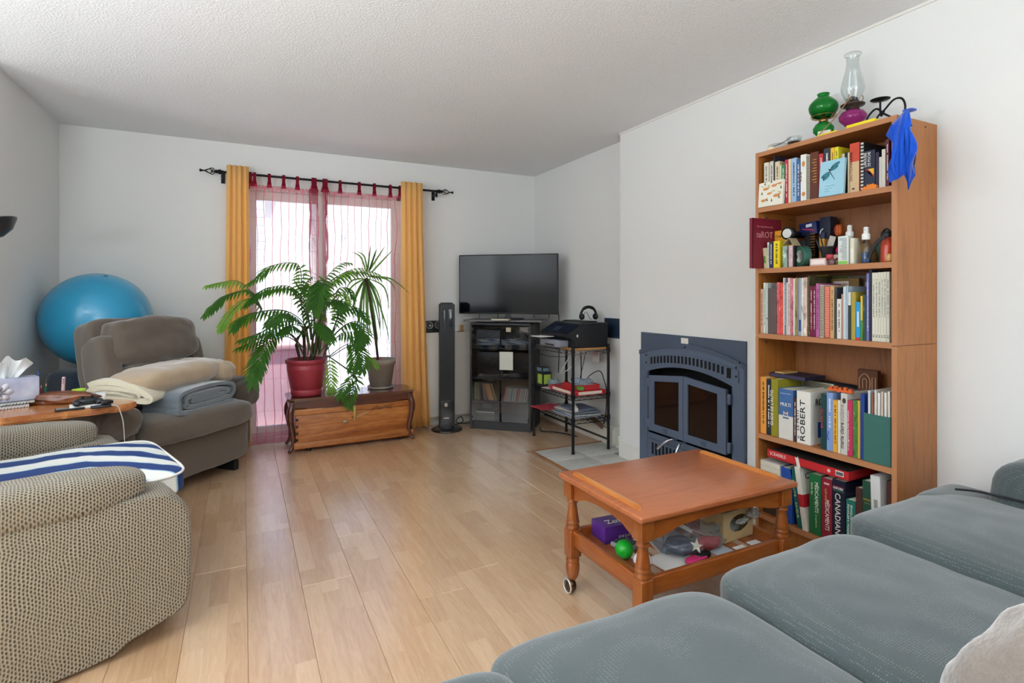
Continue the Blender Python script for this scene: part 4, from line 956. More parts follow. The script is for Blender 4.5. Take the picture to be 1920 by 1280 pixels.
MB().box((0, 0, 0), (.085, .085, .016), r=.003).build('body', mk('8E9296', .5), cl)
for r_i in range(4):
    for c_i in range(4): MB().box((.010+c_i*.018, .008+r_i*.013, .016), (.023+c_i*.018, .017+r_i*.013, .020)).build('key', mk('55595E', .5), cl)
MB().box((.01, .064, .016), (.075, .080, .0175)).build('display', mk('3B4440', .2), cl)
gb_ = MB().sphere((0, 0, 0), .034, 36).build('green_ball', mk('17A32B', .32, var=(20, .03)), loc=(1.283, 1.632, Z0+.035)); tag(gb_, 'bright green ball on the lower shelf of the coffee table', 'ball')
rw = thing('juggling_ball', 'red and white ball on the lower shelf half hidden by the near table leg', 'ball', (1.285, 1.530, Z0+.034))
MB().lathe([(0, -.033)]+[(.033*cos(a), .033*sin(a)) for a in [-pi/2+k*pi/16 for k in range(1, 8)]]+[(.033, 0)], seg=24).build('red_half', mk('C22A34', .5), rw)
MB().lathe([(.033, 0)]+[(.033*cos(a), .033*sin(a)) for a in [k*pi/16 for k in range(1, 8)]]+[(0, .033)], seg=24).build('white_half', mk('DADAD6', .5), rw)
def sheet(name, label, loc, w, d, h, m_, rz, cat, tilt=0, grp=None):
    t = MB().box((0, 0, 0), (w, d, h)).build(name, m_, loc=loc, rot=(0, radians(tilt), radians(rz))); tag(t, label, cat, grp); return t
sheet('photo_print', 'slanted silver grey folder between the calculator and the plastic bag', (1.425, 1.60, Z0+.001), .14, .20, .012, mk('A8A8AA', .35), -18, 'folder')
sheet('magazine', 'white leaflet lying across the lower shelf by the near leg', (1.36, 1.462, Z0+.001), .15, .125, .004, PAP, 8, 'paper')
sheet('photo_card', 'white card lying left on the slats in front of the kraft box', (1.715, 1.468, Z0+.0005), .055, .045, .002, WHITE, 0, 'card', grp='white cards on the slats')
sheet('photo_card', 'white card lying right on the slats in front of the kraft box', (1.80, 1.475, Z0+.0005), .055, .045, .002, WHITE, 0, 'card', grp='white cards on the slats')
sheet('leaflet', 'pale printed leaflet poking out of the plastic bag toward the kraft box', (1.615, 1.468, Z0+.001), .085, .06, .003, mk('B9C2CC', .5), 6, 'paper')
pk = thing('pink_pouch', 'small pink and black pouch under the front of the plastic bag', 'pouch', (1.455, 1.466, Z0+.0055), radians(5))
MB().soft((.045, .015, .011), (.10, .035, .018), 4, 6).build('pouch', mk('C82A6A', .6), pk); MB().soft((.085, .02, .014), (.07, .035, .024), 4, 6).build('flap', BLACK, pk)
m = MB()
sp_ = []
for k in range(10): a = k*pi/5; r = .026 if k % 2 == 0 else .010; sp_.append((r*cos(a), r*sin(a)))
m.prism(sp_, 'z', 0, .006); stt = m.build('toy_starfish', mk('E8DFC8', .6), loc=(1.512, 1.500, .283), rot=(radians(65), 0, radians(-14))); tag(stt, 'cream star shaped toy leaning on the front of the plastic bag', 'toy')
BAGP = glass('F0F4F5', .12, .14, 'bag', tint='B4BEC6')
pbg = thing('plastic_bag', 'clear plastic bag of small toys on the lower shelf of the coffee table', 'plastic bag', (1.545, 1.565, Z0+.004), radians(-6))
bm = crumple((0, 0, .052), .135, .078, .050, 4, am=.32)
for v in bm.verts: v.co.z = max(.001, v.co.z)
MB().bm(bm).build('bag', BAGP, pbg)
MB().soft((-.05, -.01, .032), (.11, .09, .055), 3, 8, wr=.008, wf=20).build('navy_cloth', mk('2B3450', .8), pbg)
MB().sphere((.0, -.02, .034), .028, 20).build('marbled_ball', mk('4E5036', .4, var=(40, .5)), pbg)
MB().soft((.055, -.03, .036), (.13, .045, .045), 2.6, 10, wr=.008, wf=30).build('red_netting', mk('B3202E', .7), pbg)
MB().box((-.02, .02, .07), (.03, .10, .074), M=Matrix.Rotation(radians(-25), 4, 'Z') @ Matrix.Rotation(radians(20), 4, 'Y')).build('pink_strip', mk('C99A98', .6), pbg)
KR = mk('C2A878', .8, bump=(80, .15), var=(30, .06))
kt = thing('kraft_box', 'kraft cardboard box with an oval opening on the lower shelf', 'cardboard box', (1.705, 1.548, Z0+.001), radians(4))
w_, d_, h_ = .185, .115, .122
def holed(w, h, cx, cz, rx, rz_, y0, y1, M=None):
    n = 32; out = []
    for k in range(n):
        a = 2*pi*k/n; c, s = cos(a), sin(a); t = 1/max(abs(c)/(w/2), abs(s)/(h/2)); out.append((w/2+c*t, h/2+s*t))
    inn = [(cx+rx*cos(2*pi*k/n), cz+rz_*sin(2*pi*k/n)) for k in range(n)]
    vs = [(p[0], y, p[1]) for y in (y0, y1) for p in out]+[(p[0], y, p[1]) for y in (y0, y1) for p in inn]
    fs = []
    for k in range(n):
        j = (k+1) % n; fs += [(k, j, 2*n+j, 2*n+k), (n+k, 3*n+k, 3*n+j, n+j), (2*n+k, 2*n+j, 3*n+j, 3*n+k), (k, n+k, n+j, j)]
    return vs, fs
vs, fs = holed(w_, h_, .098, .066, .060, .034, 0, .0025)
m = MB().add(vs, fs).box((0, .0025, 0), (.0025, d_, h_)).box((w_-.0025, .0025, 0), (w_, d_, h_)).box((0, d_-.0025, 0), (w_, d_, h_)).box((0, 0, 0), (w_, d_, .0025)).box((0, 0, h_-.0025), (w_, d_, h_)); m.build('box', KR, kt)
PLS = glass('EEF0EE', .2, .5, 'film', tint='D6D6CE')
bm = crumple((.122, -.002, .070), .036, .010, .011, 8, am=.5); MB().bm(bm).bm(crumple((.168, -.014, .094), .034, .016, .017, 12, am=.6)).build('plastic_film', PLS, kt)
MB().soft((.10, .060, .035), (.12, .05, .05), 3, 8, wr=.01, wf=20).build('packing', mk('A8A498', .7), kt)

# ------------------------------------------------ fireplace insert
SLT = mk('5E6B80', .5, .25, var=(30, .04)); SLD = mk('525E70', .5, .25); PIT = mk('0C0B0B', .9)
FX = 2.558
fp = thing('fireplace_insert', 'slate grey steel wood fireplace insert with glass doors and arched louvres', 'fireplace', (FX, 2.60, 0))
def FP(pts): return [(y-2.60, z) for y, z in pts]
Y0_, Y1_ = 2.150, 3.050
MB().prism(FP([(Y0_, .80), (Y1_, .80), (Y1_, .955), (Y0_, .955)]), 'x', -.012, -.0005).box((-.012, Y0_-2.60, 0), (-.0005, Y0_-2.60+.03, .80)).box((-.012, Y1_-2.60-.03, 0), (-.0005, Y1_-2.60, .80)).build('back_plate', SLD, fp)
def arc(ya, yb, ze, zc, n=24): return [(ya+(yb-ya)*i/n, ze+(zc-ze)*(1-(2*i/n-1)**2)) for i in range(n+1)]
oa = arc(Y0_+.003, Y1_-.003, .828, .905); ia = arc(2.235, 2.962, .690, .748)
MB().prism(FP(oa+[(Y1_-.003, .69)]+ia[::-1]+[(Y0_+.003, .69)]), 'x', -.026, -.012).build('arched_face', SLT, fp)
for a, b in ((Y0_+.003, 2.235), (2.962, Y1_-.003)): MB().box((-.026, a-2.60, 0), (-.012, b-2.60, .6905)).build('side_column', SLT, fp)
MB().box((-.026, 2.235-2.60, 0), (-.012, 2.962-2.60, .075)).build('bottom_rail', SLT, fp)
# raised rim along the outer arc
m = MB(); o2 = arc(Y0_+.003, Y1_-.003, .800, .874)
m.prism(FP(oa+o2[::-1]), 'x', -.032, -.026); m.build('arch_rim', SLD, fp)
# louvre band
def bz(y): t = (y-2.585)/.395; return .735+.048*(1-t*t)
n = 24; ya, yb = 2.185, 2.985
up = [(ya+(yb-ya)*i/n, bz(ya+(yb-ya)*i/n)+.052) for i in range(n+1)]; lo = [(ya+(yb-ya)*i/n, bz(ya+(yb-ya)*i/n)-.018) for i in range(n+1)]
MB().prism(FP(up+lo[::-1]), 'x', -.033, -.026).build('louvre_plate', SLT, fp)
for k in range(20):
    y = 2.915-k*.0325; z = bz(y); MB().box((-.0345, y-2.60-.009, z-.006), (-.0325, y-2.60+.009, z+.042)).build('louvre_slot', PIT, fp)
MB().box((-.0348, 2.236-2.60, bz(2.25)-.012), (-.0325, 2.266-2.60, bz(2.25)+.046)).build('air_control', PIT, fp)
for y, z in ((2.968, .80), (2.968, .748), (2.200, .802), (2.200, .752), (2.60, .885), (2.175, .834)): MB().lathe([(.006, 0), (.005, .003), (0, .0035)], seg=10, M=Matrix.Translation((-.033, y-2.60, z)) @ Matrix.Rotation(-pi/2, 4, 'Y')).build('bolt', PIT, fp)
# firebox behind the doors
MB().box((.13, 2.21-2.60, .02), (.135, 3.01-2.60, .89)).box((-.010, 2.21-2.60, .02), (.13, 2.215-2.60, .89)).box((-.010, 3.005-2.60, .02), (.13, 3.01-2.60, .89)).box((-.010, 2.21-2.60, .88), (.13, 3.01-2.60, .89)).box((-.010, 2.21-2.60, .02), (.13, 3.01-2.60, .03)).build('firebox', PIT, fp)
SMK = glass('6A5A50', .03, .62, 'smoke', tint='2A1C16')
for nm, a, b, ga, gb2, zo, zi in (('door', 2.600, 2.925, 2.638, 2.872, .665, .700), ('door', 2.258, 2.596, 2.322, 2.560, .690, .655)):
    z0 = .290; L = [(a, z0), (b, z0), (b, zo if nm and a > 2.59 else zo), (a, zi)] if a > 2.59 else [(a, z0), (b, z0), (b, .700), (a, .668)]
    # door frame as four bars
    zt = lambda y: L[3][1]+(L[2][1]-L[3][1])*(y-a)/(b-a)
    m = MB().prism(FP([(a, z0), (ga, z0), (ga, zt(ga)), (a, zt(a))]), 'x', -.050, -.030).prism(FP([(gb2, z0), (b, z0), (b, zt(b)), (gb2, zt(gb2))]), 'x', -.050, -.030)
    m.prism(FP([(ga, z0), (gb2, z0), (gb2, .338), (ga, .338)]), 'x', -.050, -.030).prism(FP([(ga, zt(ga)-.040), (gb2, zt(gb2)-.040), (gb2, zt(gb2)), (ga, zt(ga))]), 'x', -.050, -.030)
    d_o = m.build('door', SLT, fp)
    MB().prism(FP([(ga-.004, .334), (gb2+.004, .334), (gb2+.004, zt(gb2)-.038), (ga-.004, zt(ga)-.038)]), 'x', -.042, -.038).build('glass', SMK, d_o)
    ho = 2.925 if a > 2.59 else 2.258; sg = 1 if a > 2.59 else -1
    for z in (.335, .615): MB().box((-.054, ho-2.60-.012, z-.03), (-.034, ho-2.60+sg*.03, z+.03), r=.003).build('hinge', SLT, d_o)
    MB().box((-.053, (a+b)/2-2.60-.018, .300), (-.0495, (a+b)/2-2.60+.018, .330)).build('latch_plate', SLD, d_o)
for y, dy in ((2.655, .085), (2.575, .0)):
    y -= 2.60; m = MB().tube(crv([(-.050, y, .283), (-.085, y+dy*.1, .288), (-.115, y+dy*.5, .262), (-.135, y+dy, .215)], 6), [.006]*9+[.0095]*10, 10); m.build('handle', CHROME, fp)
# lower grille
MB().prism(FP([(2.24, .092), (2.955, .092), (2.955, .268), (2.24, .268)]), 'x', -.030, -.026).build('lower_grille', SLT, fp)
for k in range(18): y = 2.905-k*.0345; MB().box((-.0325, y-2.60-.009, .125), (-.0295, y-2.60+.009, .205)).build('grille_slot', PIT, fp)
MB().box((-.034, 2.25-2.60, .222), (-.0295, 2.945-2.60, .232)).build('grille_lip', SLD, fp)
nt_ = MB().box((0, 0, 0), (.001, .062, .036)).build('sticky_note', mk('E6E4DA', .7), loc=(2.5445, 2.592, .905)); tag(nt_, 'small blank white label stuck on the top of the fireplace plate', 'label')

# ------------------------------------------------ corner cabinet with television
CB0 = (1.859, 4.600, 0); CA = math.atan2(-.669, .743)
BLK = mk('1B1B1F', .38, coat=.15); BLKM = mk('222227', .5)
cbt = thing('media_cabinet', 'black media cabinet with smoked glass doors across the corner', 'cabinet', CB0, CA)
MB().box((0, 0, 0), (.02, .375, .945)).build('side_panel', BLK, cbt); MB().box((.55, 0, 0), (.57, .375, .945)).build('side_panel', BLK, cbt)
MB().box((0, 0, .945), (.57, .375, .965), r=.002).build('top_panel', BLKM, cbt); MB().box((.02, .01, 0), (.55, .025, .075)).build('plinth', BLK, cbt)
MB().box((.02, .368, .02), (.55, .375, .945)).build('back_panel', mk('6E655C', .8), cbt)
for z in (.075, .255, .470, .745): MB().box((.02, .02, z-.014), (.55, .368, z)).build('shelf', BLKM, cbt)
SGL = glass('E6E8EA', .02, .5, 'smoked')
for x0, x1 in ((.004, .284), (.287, .566)):
    dd = MB().box((x0+.015, -.006, .082), (x1-.013 if x1 > .5 else x1, -.001, .935)).build('glass_door', SGL, cbt)
    MB().box((x1-.020 if x1 > .5 else x0+.016, -.008, .10), (x1-.012 if x1 > .5 else x0+.030, -.0005, .118)).box((x1-.020 if x1 > .5 else x0+.016, -.008, .90), (x1-.012 if x1 > .5 else x0+.030, -.0005, .918)).build('hinge', BLACK, dd)
sw = thing('swivel_board', 'grey swivel board between the cabinet and the television', 'swivel stand', CB0, CA)
MB().lathe([(.12, .965), (.12, .975)], (.285, .20, 0), 28).build('turntable', BLACK, sw)
MB().box((-.075, .03, .975), (.66, .345, .992), r=.003).build('board', mk('6E6C6C', .5), sw)
def cabloc(x, y, z): c, s = cos(CA), sin(CA); return (CB0[0]+x*c-y*s, CB0[1]+x*s+y*c, z)
pn = MB().box((0, 0, 0), (.125, .0008, .162)).build('paper_sheet', mk('C9CBBF', .7), loc=cabloc(.285, -.0078, .548), rot=(0, 0, CA)); tag(pn, 'pale paper sheet taped on the right glass door of the media cabinet', 'paper')
pn = MB().box((0, 0, 0), (.045, .0008, .040)).build('sticker', mk('B9B29A', .7), loc=cabloc(.345, -.0078, .888), rot=(0, 0, CA)); tag(pn, 'small beige sticker near the top of the right glass door', 'label')
def boxdev(name, label, cat, x0, x1, y0, y1, z0, z1, m_, lights=0, lc='B8E0C8'):
    t = thing(name, label, cat, cabloc(x0, y0, z0), CA); MB().box((0, 0, 0), (x1-x0, y1-y0, z1-z0), r=.004).build('body', m_, t)
    if lights:
        for k in range(lights): MB().box(((x1-x0)*.4+k*.010, -.001, (z1-z0)*.45), ((x1-x0)*.4+k*.010+.006, .001, (z1-z0)*.45+.004)).build('indicator', mk(lc, .4), t)
    return t
boxdev('cable_box', 'dark grey cable box on the top shelf inside the media cabinet', 'cable box', .04, .27, .06, .3, .7455, .90, mk('3A3E46', .4), 4)
rt = thing('router', 'black peaked router with green lights inside the right door of the media cabinet', 'router', cabloc(.31, .08, .7455), CA)
MB().prism([(0, 0), (.22, 0), (.21, .09), (.12, .165), (.09, .165), (.01, .09)], 'y', 0, .07).build('body', BLACK, rt)
for k in range(5): MB().box((.085+k*.013, -.001, .075), (.093+k*.013, .001, .080)).build('indicator', mk('A8E6B8', .4), rt)
boxdev('stereo_receiver', 'black receiver box on the second shelf inside the left door of the media cabinet', 'receiver', .05, .30, .05, .33, .4705, .70, mk('17181C', .3))
boxdev('speaker_box', 'dark speaker on the second shelf behind the paper sheet', 'speaker', .34, .53, .08, .32, .4705, .69, mk('1E1F24', .6))
random.seed(21)
ORD = 'first second third fourth fifth sixth seventh eighth ninth tenth eleventh twelfth thirteenth fourteenth fifteenth sixteenth seventeenth eighteenth nineteenth twentieth'.split()
cdc = ['A8343C', 'C87850', 'B8B8B0', '8E9AA8', 'C2BCB0', '9AA4AA', '6E6660', 'C8C8C0', '8A8F94', 'D8D4CC', '55504C', 'B04848', 'C05A5A', 'B8A8A0', '9AA090', 'A8A098', '7E8890', 'C8BEB4', '8C6C60', 'A9A9A4']
for k in range(20):
    t = MB().box((0, 0, 0), (.0095, .125, .128)).box((.0012, -.0005, .006), (.0083, 0, .122), 1).build('cd_case', [mk('8A8E90', .2), mk(cdc[k], .5)], loc=cabloc(.302+k*.0112, .045, .2555), rot=(0, radians(10), CA))
    tag(t, ('slanted crimson cd case first in the row behind the right glass door' if k == 0 else ORD[k]+' cd case from the left in the row behind the right glass door'), 'cd case', 'cd cases behind the right glass door')
dvc = [('4E9A4E', 0), ('6E5A48', 0), ('8A7A66', 0), ('5E5048', 0), ('4A5258', 12), ('6A8A9A', 12), ('C8703A', 18), ('D88A4A', 18), ('C8A070', 18), ('B8A060', 18), ('6A4A30', 18), ('A8783A', 18)]
xx = .030
for k, (c, ln) in enumerate(dvc):
    t = MB().box((0, 0, 0), (.0135, .12, .165)).box((.001, -.0006, .004), (.0125, 0, .160), 1).build('dvd_case', [mk('202226', .4), mk(c, .5)], loc=cabloc(xx, .045, .2555), rot=(0, radians(-ln), CA))
    tag(t, {0: 'bright green dvd case at the left end behind the left glass door', 1: 'brown dvd case right of the green one behind the left glass door'}.get(k, ORD[k]+' dvd case from the left in the row behind the left glass door'), 'dvd case', 'dvd cases behind the left glass door'); xx += .0145+(.032 if k == 3 else .012 if k == 5 else 0)
for k, c in enumerate(('4A4A40', '5E5A4A', '3E4238', '6A6250', 'D8CDB8')):
    t = MB().box((0, 0, 0), (.19, .135, .0155)).box((.004, -.0006, .002), (.186, 0, .0135), 1).build('dvd_case', [mk('2A2B28', .5), mk(c, .5)], loc=cabloc(.035+.003*(k % 2), .05, .0755+k*.016), rot=(0, 0, CA))
    tag(t, 'cream spined dvd case on top of the flat pile at the cabinet bottom' if k == 4 else ORD[k]+' dvd case from the bottom of the flat pile in the cabinet', 'dvd case', 'flat pile of dvd cases')
tvx = thing('television', 'flat black television angled across the corner on the media cabinet', 'television', (2.185, 4.482, .992), math.atan2(-.616, .721))
TW, TZ0, TZ1 = .470, .052, .602
MB().box((-TW, -.010, TZ0), (TW, .030, TZ1), r=.004).box((-.30, .03, TZ0+.06), (.30, .065, TZ1-.12), r=.01).build('housing', BLACK, tvx)
def scr():
    n = NM('tv_screen'); n.setc('0B0F14'); n.b.inputs['Roughness'].default_value = .10; n.b.inputs['Specular IOR Level'].default_value = .25; n.b.inputs['Coat Weight'].default_value = 0; n.b.inputs['Coat Roughness'].default_value = .06; return n.m
MB().box((-TW+.010, -.0125, TZ0+.017), (TW-.010, -.0095, TZ1-.010)).build('screen', scr(), tvx)
MB().prism([(-.05, 0), (.05, 0), (.028, .02), (.02, .055), (-.02, .055), (-.028, .02)], 'y', .005, .03).build('stand_neck', DARK, tvx)
MB().soft((0, .01, .008), (.30, .17, .016), 4, 8).build('stand_base', BLACK, tvx)
for x in (-.28, -.10, .24, .38): MB().tube(crv([(x, .02, TZ0), (x+.004, .02, .035), (x-.003, .015, .012)], 4), .0035, 6).build('cable_tail', BLACK, tvx)
pp_ = MB().box((-.11, -.06, 0), (.05, .02, .014), r=.002).build('book', mk('C9C0AE', .7), loc=(2.105, 4.378, .9925), rot=(0, 0, CA)); tag(pp_, 'small cream booklet on the swivel board below the television', 'booklet')
tag(MB().tube(crv([(2.50, 4.30, 1.30), (2.56, 4.24, 1.20), (2.575, 4.22, 1.02), (2.60, 4.25, .80), (2.62, 4.30, .5)], 6), .004, 6).build('tv_cable', BLACK), 'black power cable hanging behind the right edge of the television', 'cable')
# shelf ledge items
ck = thing('weather_clock', 'black desk clock with two round dials on the ledge behind the fan', 'clock', (1.59, 4.842, .870))
m = MB().prism([(.06*cos(a)*.92+(-.038 if cos(a) < 0 else .038), .070+.040*sin(a)) for a in [2*pi*k/28+.01 for k in range(28)]], 'y', -.02, .02); m.build('housing', BLACK, ck)
MB().box((-.085, -.018, 0), (.085, .02, .032), r=.01).build('base', DARK, ck)
for x in (-.043, .043):
    d2 = MB().lathe([(.036, 0), (.036, .004), (.030, .004), (.030, .002), (0, .002)], seg=28, M=Matrix.Translation((x, -.020, .070)) @ Matrix.Rotation(pi/2, 4, 'X')).build('dial', mk('9A9A98', .3, .5), ck)
    MB().lathe([(.022, .002), (.022, .0035), (.014, .0035), (.014, .002)], seg=24, closed=True, M=Matrix.Translation((x, -.020, .070)) @ Matrix.Rotation(pi/2, 4, 'X')).box((x-.0012, -.0245, .070), (x+.0012, -.0235, .090)).build('dial_marks', BLACK, d2)
wc = thing('wooden_ornament', 'small tan wooden ornament on the ledge between fan and cabinet', 'ornament', (1.865, 4.845, .870))
MB().box((-.028, -.018, 0), (.028, .018, .006)).build('base', mk('8A6A40', .6), wc); MB().soft((.008, 0, .036), (.032, .026, .060), 4, 8).build('figure', wood('B88648', 'CFA060', 'z', 8, .5), wc); MB().sphere((.008, -.013, .052), .004, 8).build('eye', BLACK, wc)
# tower fan
fn = thing('tower_fan', 'slim black tower fan between the yellow drape and the media cabinet', 'tower fan', (1.655, 4.652, 0), radians(-14))
MB().lathe([(0, 0), (.140, 0), (.142, .008), (.132, .018), (.085, .030), (0, .032)], seg=40).build('base', mk('17171A', .25, coat=.4), fn)
MB().prism([(-.066, -.05), (.066, -.05), (.070, -.03), (.070, .035), (.045, .06), (-.045, .06), (-.070, .035), (-.070, -.03)], 'z', .028, 1.135, M=None).build('tower', mk('0B0C10', .4), fn)
m = MB()
for k in range(9): m.box((-.055+k*.0125, -.035, 1.135), (-.049+k*.0125, .04, 1.150))
m.box((-.064, -.045, 1.133), (.064, .05, 1.139)).build('top_fins', BLACK, fn)
m = MB()
for k in range(84): m.box((-.048, -.0535, .285+k*.0098), (.050, -.0498, .290+k*.0098))
m.build('louvre_slats', mk('121419', .45), fn, kind='stuff')
MB().box((-.030, -.0545, .80), (-.022, -.050, 1.08)).box((.012, -.0545, .93), (.046, -.050, 1.09), r=.001).build('control_strip', mk('2A3442', .15, coat=.6), fn)
MB().box((-.058, -.0530, .030), (.058, -.0495, .275), r=.001).build('lower_panel', mk('1C1C20', .25, coat=.4), fn)
MB().lathe([(.019, 0), (.019, .004), (.012, .006), (0, .006)], seg=24, M=Matrix.Translation((-.010, -.053, .235)) @ Matrix.Rotation(pi/2, 4, 'X')).build('dial', mk('A8A098', .3, .7), fn)
text('NOMA', (-.034, -.0535, .110), .050, .012, (1, 0, 0), (0, 0, 1), INKW, fn, 'brand_lettering')
tag(MB().tube(crv([(1.73, 4.72, .03), (1.80, 4.76, .012), (1.86, 4.775, .03), (1.84, 4.78, .075), (1.79, 4.775, .04), (1.83, 4.785, .012), (1.93, 4.78, .006), (2.02, 4.785, .006)], 6), .0045, 6).build('fan_cable', BLACK), 'black coiled power cable on the floor right of the tower fan', 'cable')

# ------------------------------------------------ wire rack with printer
rk = thing('wire_rack', 'black three tier wire rack in front of the recessed wall', 'rack', (2.425, 3.805, 0))
RX, RY = .165, .310; BW = mk('1C1C20', .35, .5)
for x in (-RX, RX):
    for y in (-RY, RY):
        m = MB().cyl((x, y, 0), (x, y, .835), .0115, 12).cyl((x, y, 0), (x, y, .02), .0135, 10)
        for z in (.26, .44, .79): m.cyl((x, y, z-.022), (x, y, z+.016), .0155, 12)
        m.build('post', BW, rk)
for z in (.255, .435, .785):
    m = MB()
    for zz in (z, z-.026):
        for x in (-RX, RX): m.tube([(x, -RY, zz), (x, RY, zz)], .003, 6)
        for y in (-RY, RY): m.tube([(-RX, y, zz), (RX, y, zz)], .003, 6)
    for x in (-RX, RX): m.tube([(x, -RY+2*RY*k/22, z if k % 2 else z-.026) for k in range(23)], .0022, 5)
    for y in (-RY, RY): m.tube([(-RX+2*RX*k/12, y, z if k % 2 else z-.026) for k in range(13)], .0022, 5)
    for k in range(1, 14): y = -RY+2*RY*k/14; m.tube([(-RX, y, z), (RX, y, z)], .0018, 4)
    m.tube([(0, -RY, z-.006), (0, RY, z-.006)], .003, 6)
    m.build('wire_shelf', CHROME if z > .7 else BW, rk)
wbd = MB().box((2.28, 3.512, .790), (2.598, 3.72, .806), r=.002).build('wooden_board', wood('A8703C', 'C08A50', 'x', 6, .5)); tag(wbd, 'tan wooden board under the near side of the printer', 'board')
pr = thing('printer', 'black inkjet printer with grey paper tray on top of the wire rack', 'printer', (2.41, 3.735, .8065))
PRM = mk('1A1B1F', .42)
prof = [(-.115, 0), (.190, 0), (.198, .15), (.200, .178), (-.065, .178), (-.175, .118), (-.190, .095), (-.120, .052)]
MB().prism(prof, 'y', -.212, .205).build('body', PRM, pr)
MB().prism([(-.062, .1795), (.2, .1795), (.196, .193), (-.03, .193), (-.055, .187)], 'y', -.213, .206).build('scanner_lid', mk('202126', .35), pr)
MB().prism([(0.0, .1935), (.14, .1935), (.13, .204), (.02, .204)], 'y', -.15, .16).build('document_feeder', BLACK, pr)
MB().prism([(-.180, .1175), (-.068, .1785), (-.070, .1805), (-.184, .1195)], 'y', -.20, .195).build('control_panel', mk('1E2838', .12, coat=.6), pr)
MB().prism([(-.160, .1295), (-.105, .1595), (-.107, .1615), (-.162, .1315)], 'y', -.03, .06).build('display', mk('3A4656', .1), pr)
MB().box((-.205, -.125, .002), (-.118, .175, .055), r=.006).build('paper_tray', mk('8A8C98', .4), pr)
MB().box((-.2065, -.05, .010), (-.2045, .09, .022)).build('tray_grip', BLACK, pr)
MB().box((-.30, .02, .076), (-.16, .16, .081)).build('output_paper', WHITE, pr)
MB().box((-.10, -.2135, .085), (-.085, -.2115, .105)).build('badge', mk('C8C8C8', .4), pr)
hp = thing('headphones', 'black headphones standing on top of the printer', 'headphones', (2.545, 3.70, 1.011))
MB().tube(crv([(-.072, 0, .012), (-.078, 0, .05), (-.05, 0, .095), (0, 0, .110), (.05, 0, .092), (.075, 0, .045), (.072, 0, .012)], 6), [.010]*12+[.013]*12+[.010]*13, 10).build('headband', BLACK, hp)
for x in (-.068, .066): MB().lathe([(.0, -.010), (.026, -.010), (.030, 0), (.026, .010), (0, .010)], seg=18, sx=.9, M=Matrix.Translation((x, 0, .031)) @ Matrix.Rotation(pi/2, 4, 'Y')).build('ear_cup', BLACK, hp)
MB().tube(crv([(-.065, 0, .02), (-.02, .01, .07), (.01, .005, .02), (.03, .0, .005)], 5), .002, 5).build('cord', BLACK, hp)
wp = thing('wall_plate', 'dark blue square flue cover on the recessed wall behind the printer', 'cover plate', (2.688, 3.585, .950))
MB().box((0, -.098, -.080), (.006, .098, .080), r=.001).build('plate', mk('2E4258', .3, .4), wp)
for y, z in ((.085, .068), (-.085, -.068), (-.05, -.068)): MB().sphere((0, y, z), .004, 8).build('screw', CHROME, wp)
# middle shelf
def carton(name, label, cat, loc, sz, m_, rz=0, lab=None, lid=None):
    t = thing(name, label, cat, loc, radians(rz)); MB().box((0, 0, 0), sz, r=.001).build('box', m_, t)
    if lab: MB().box((-.0008, sz[1]*.15, sz[2]*.2), (0, sz[1]*.85, sz[2]*.85)).box((sz[0]*.12, -.0008, sz[2]*.2), (sz[0]*.88, 0, sz[2]*.85)).build('printed_label', lab, t)
    if lid: MB().box((-.002, -.002, sz[2]*.7), (sz[0]+.002, sz[1]+.002, sz[2]+.002)).build('lid', lid, t)
    return t
carton('ink_box', 'black and green ink box on the middle rack shelf below the other small box', 'box', (2.275, 3.985, .4375), (.085, .105, .125), mk('22262A', .5), lab=mk('9CB848', .5))
carton('small_device_box', 'dark blue small box on top of the black and green ink box', 'box', (2.272, 3.992, .5628), (.075, .10, .040), mk('26343C', .5), lab=mk('6A8490', .5))
carton('red_carton', 'flat red carton on the middle shelf of the wire rack', 'carton', (2.288, 3.515, .4375), (.285, .40, .034), mk('C22732', .45), rz=-1, lab=mk('E2D9C6', .5))
gp = thing('fruit_tray', 'red and green open tray with crumpled plastic on the flat red carton', 'tray', (2.330, 3.535, .4725), radians(-2))
MB().prism([(0, .0), (.19, .0), (.205, .042), (-.015, .042)], 'y', 0, .004).prism([(0, .0), (.19, .0), (.205, .042), (-.015, .042)], 'y', .20, .204).box((0, 0, 0), (.19, .204, .003)).box((-.012, 0, .0), (-.008, .204, .042)).box((.196, 0, 0), (.200, .204, .042)).build('tray', mk('B82A30', .45), gp)
MB().prism([(-.012, .012), (.05, .0), (.055, .030), (-.014, .041)], 'y', -.002, 0).build('green_panel', mk('5A9A38', .45), gp)
MB().bm(crumple((.10, .10, .040), .085, .075, .034, 21, am=.5)).build('plastic_wrap', glass('E6EEF4', .15, .45, 'wrap', tint='C6D2DE'), gp)
sheet('paper', 'white and red flyer on the middle rack shelf before the small boxes', (2.272, 3.885, .4375), .14, .09, .006, mk('D8B8B8', .6), 10, 'paper')
tag(MB().bm(crumple((2.36, 3.95, .474), .05, .045, .028, 33, am=.5)).build('plastic_pouch', glass('E6EEF4', .15, .4, 'pouch', tint='B8C8D2')), 'crumpled clear plastic pouch behind the red carton on the rack', 'plastic bag')
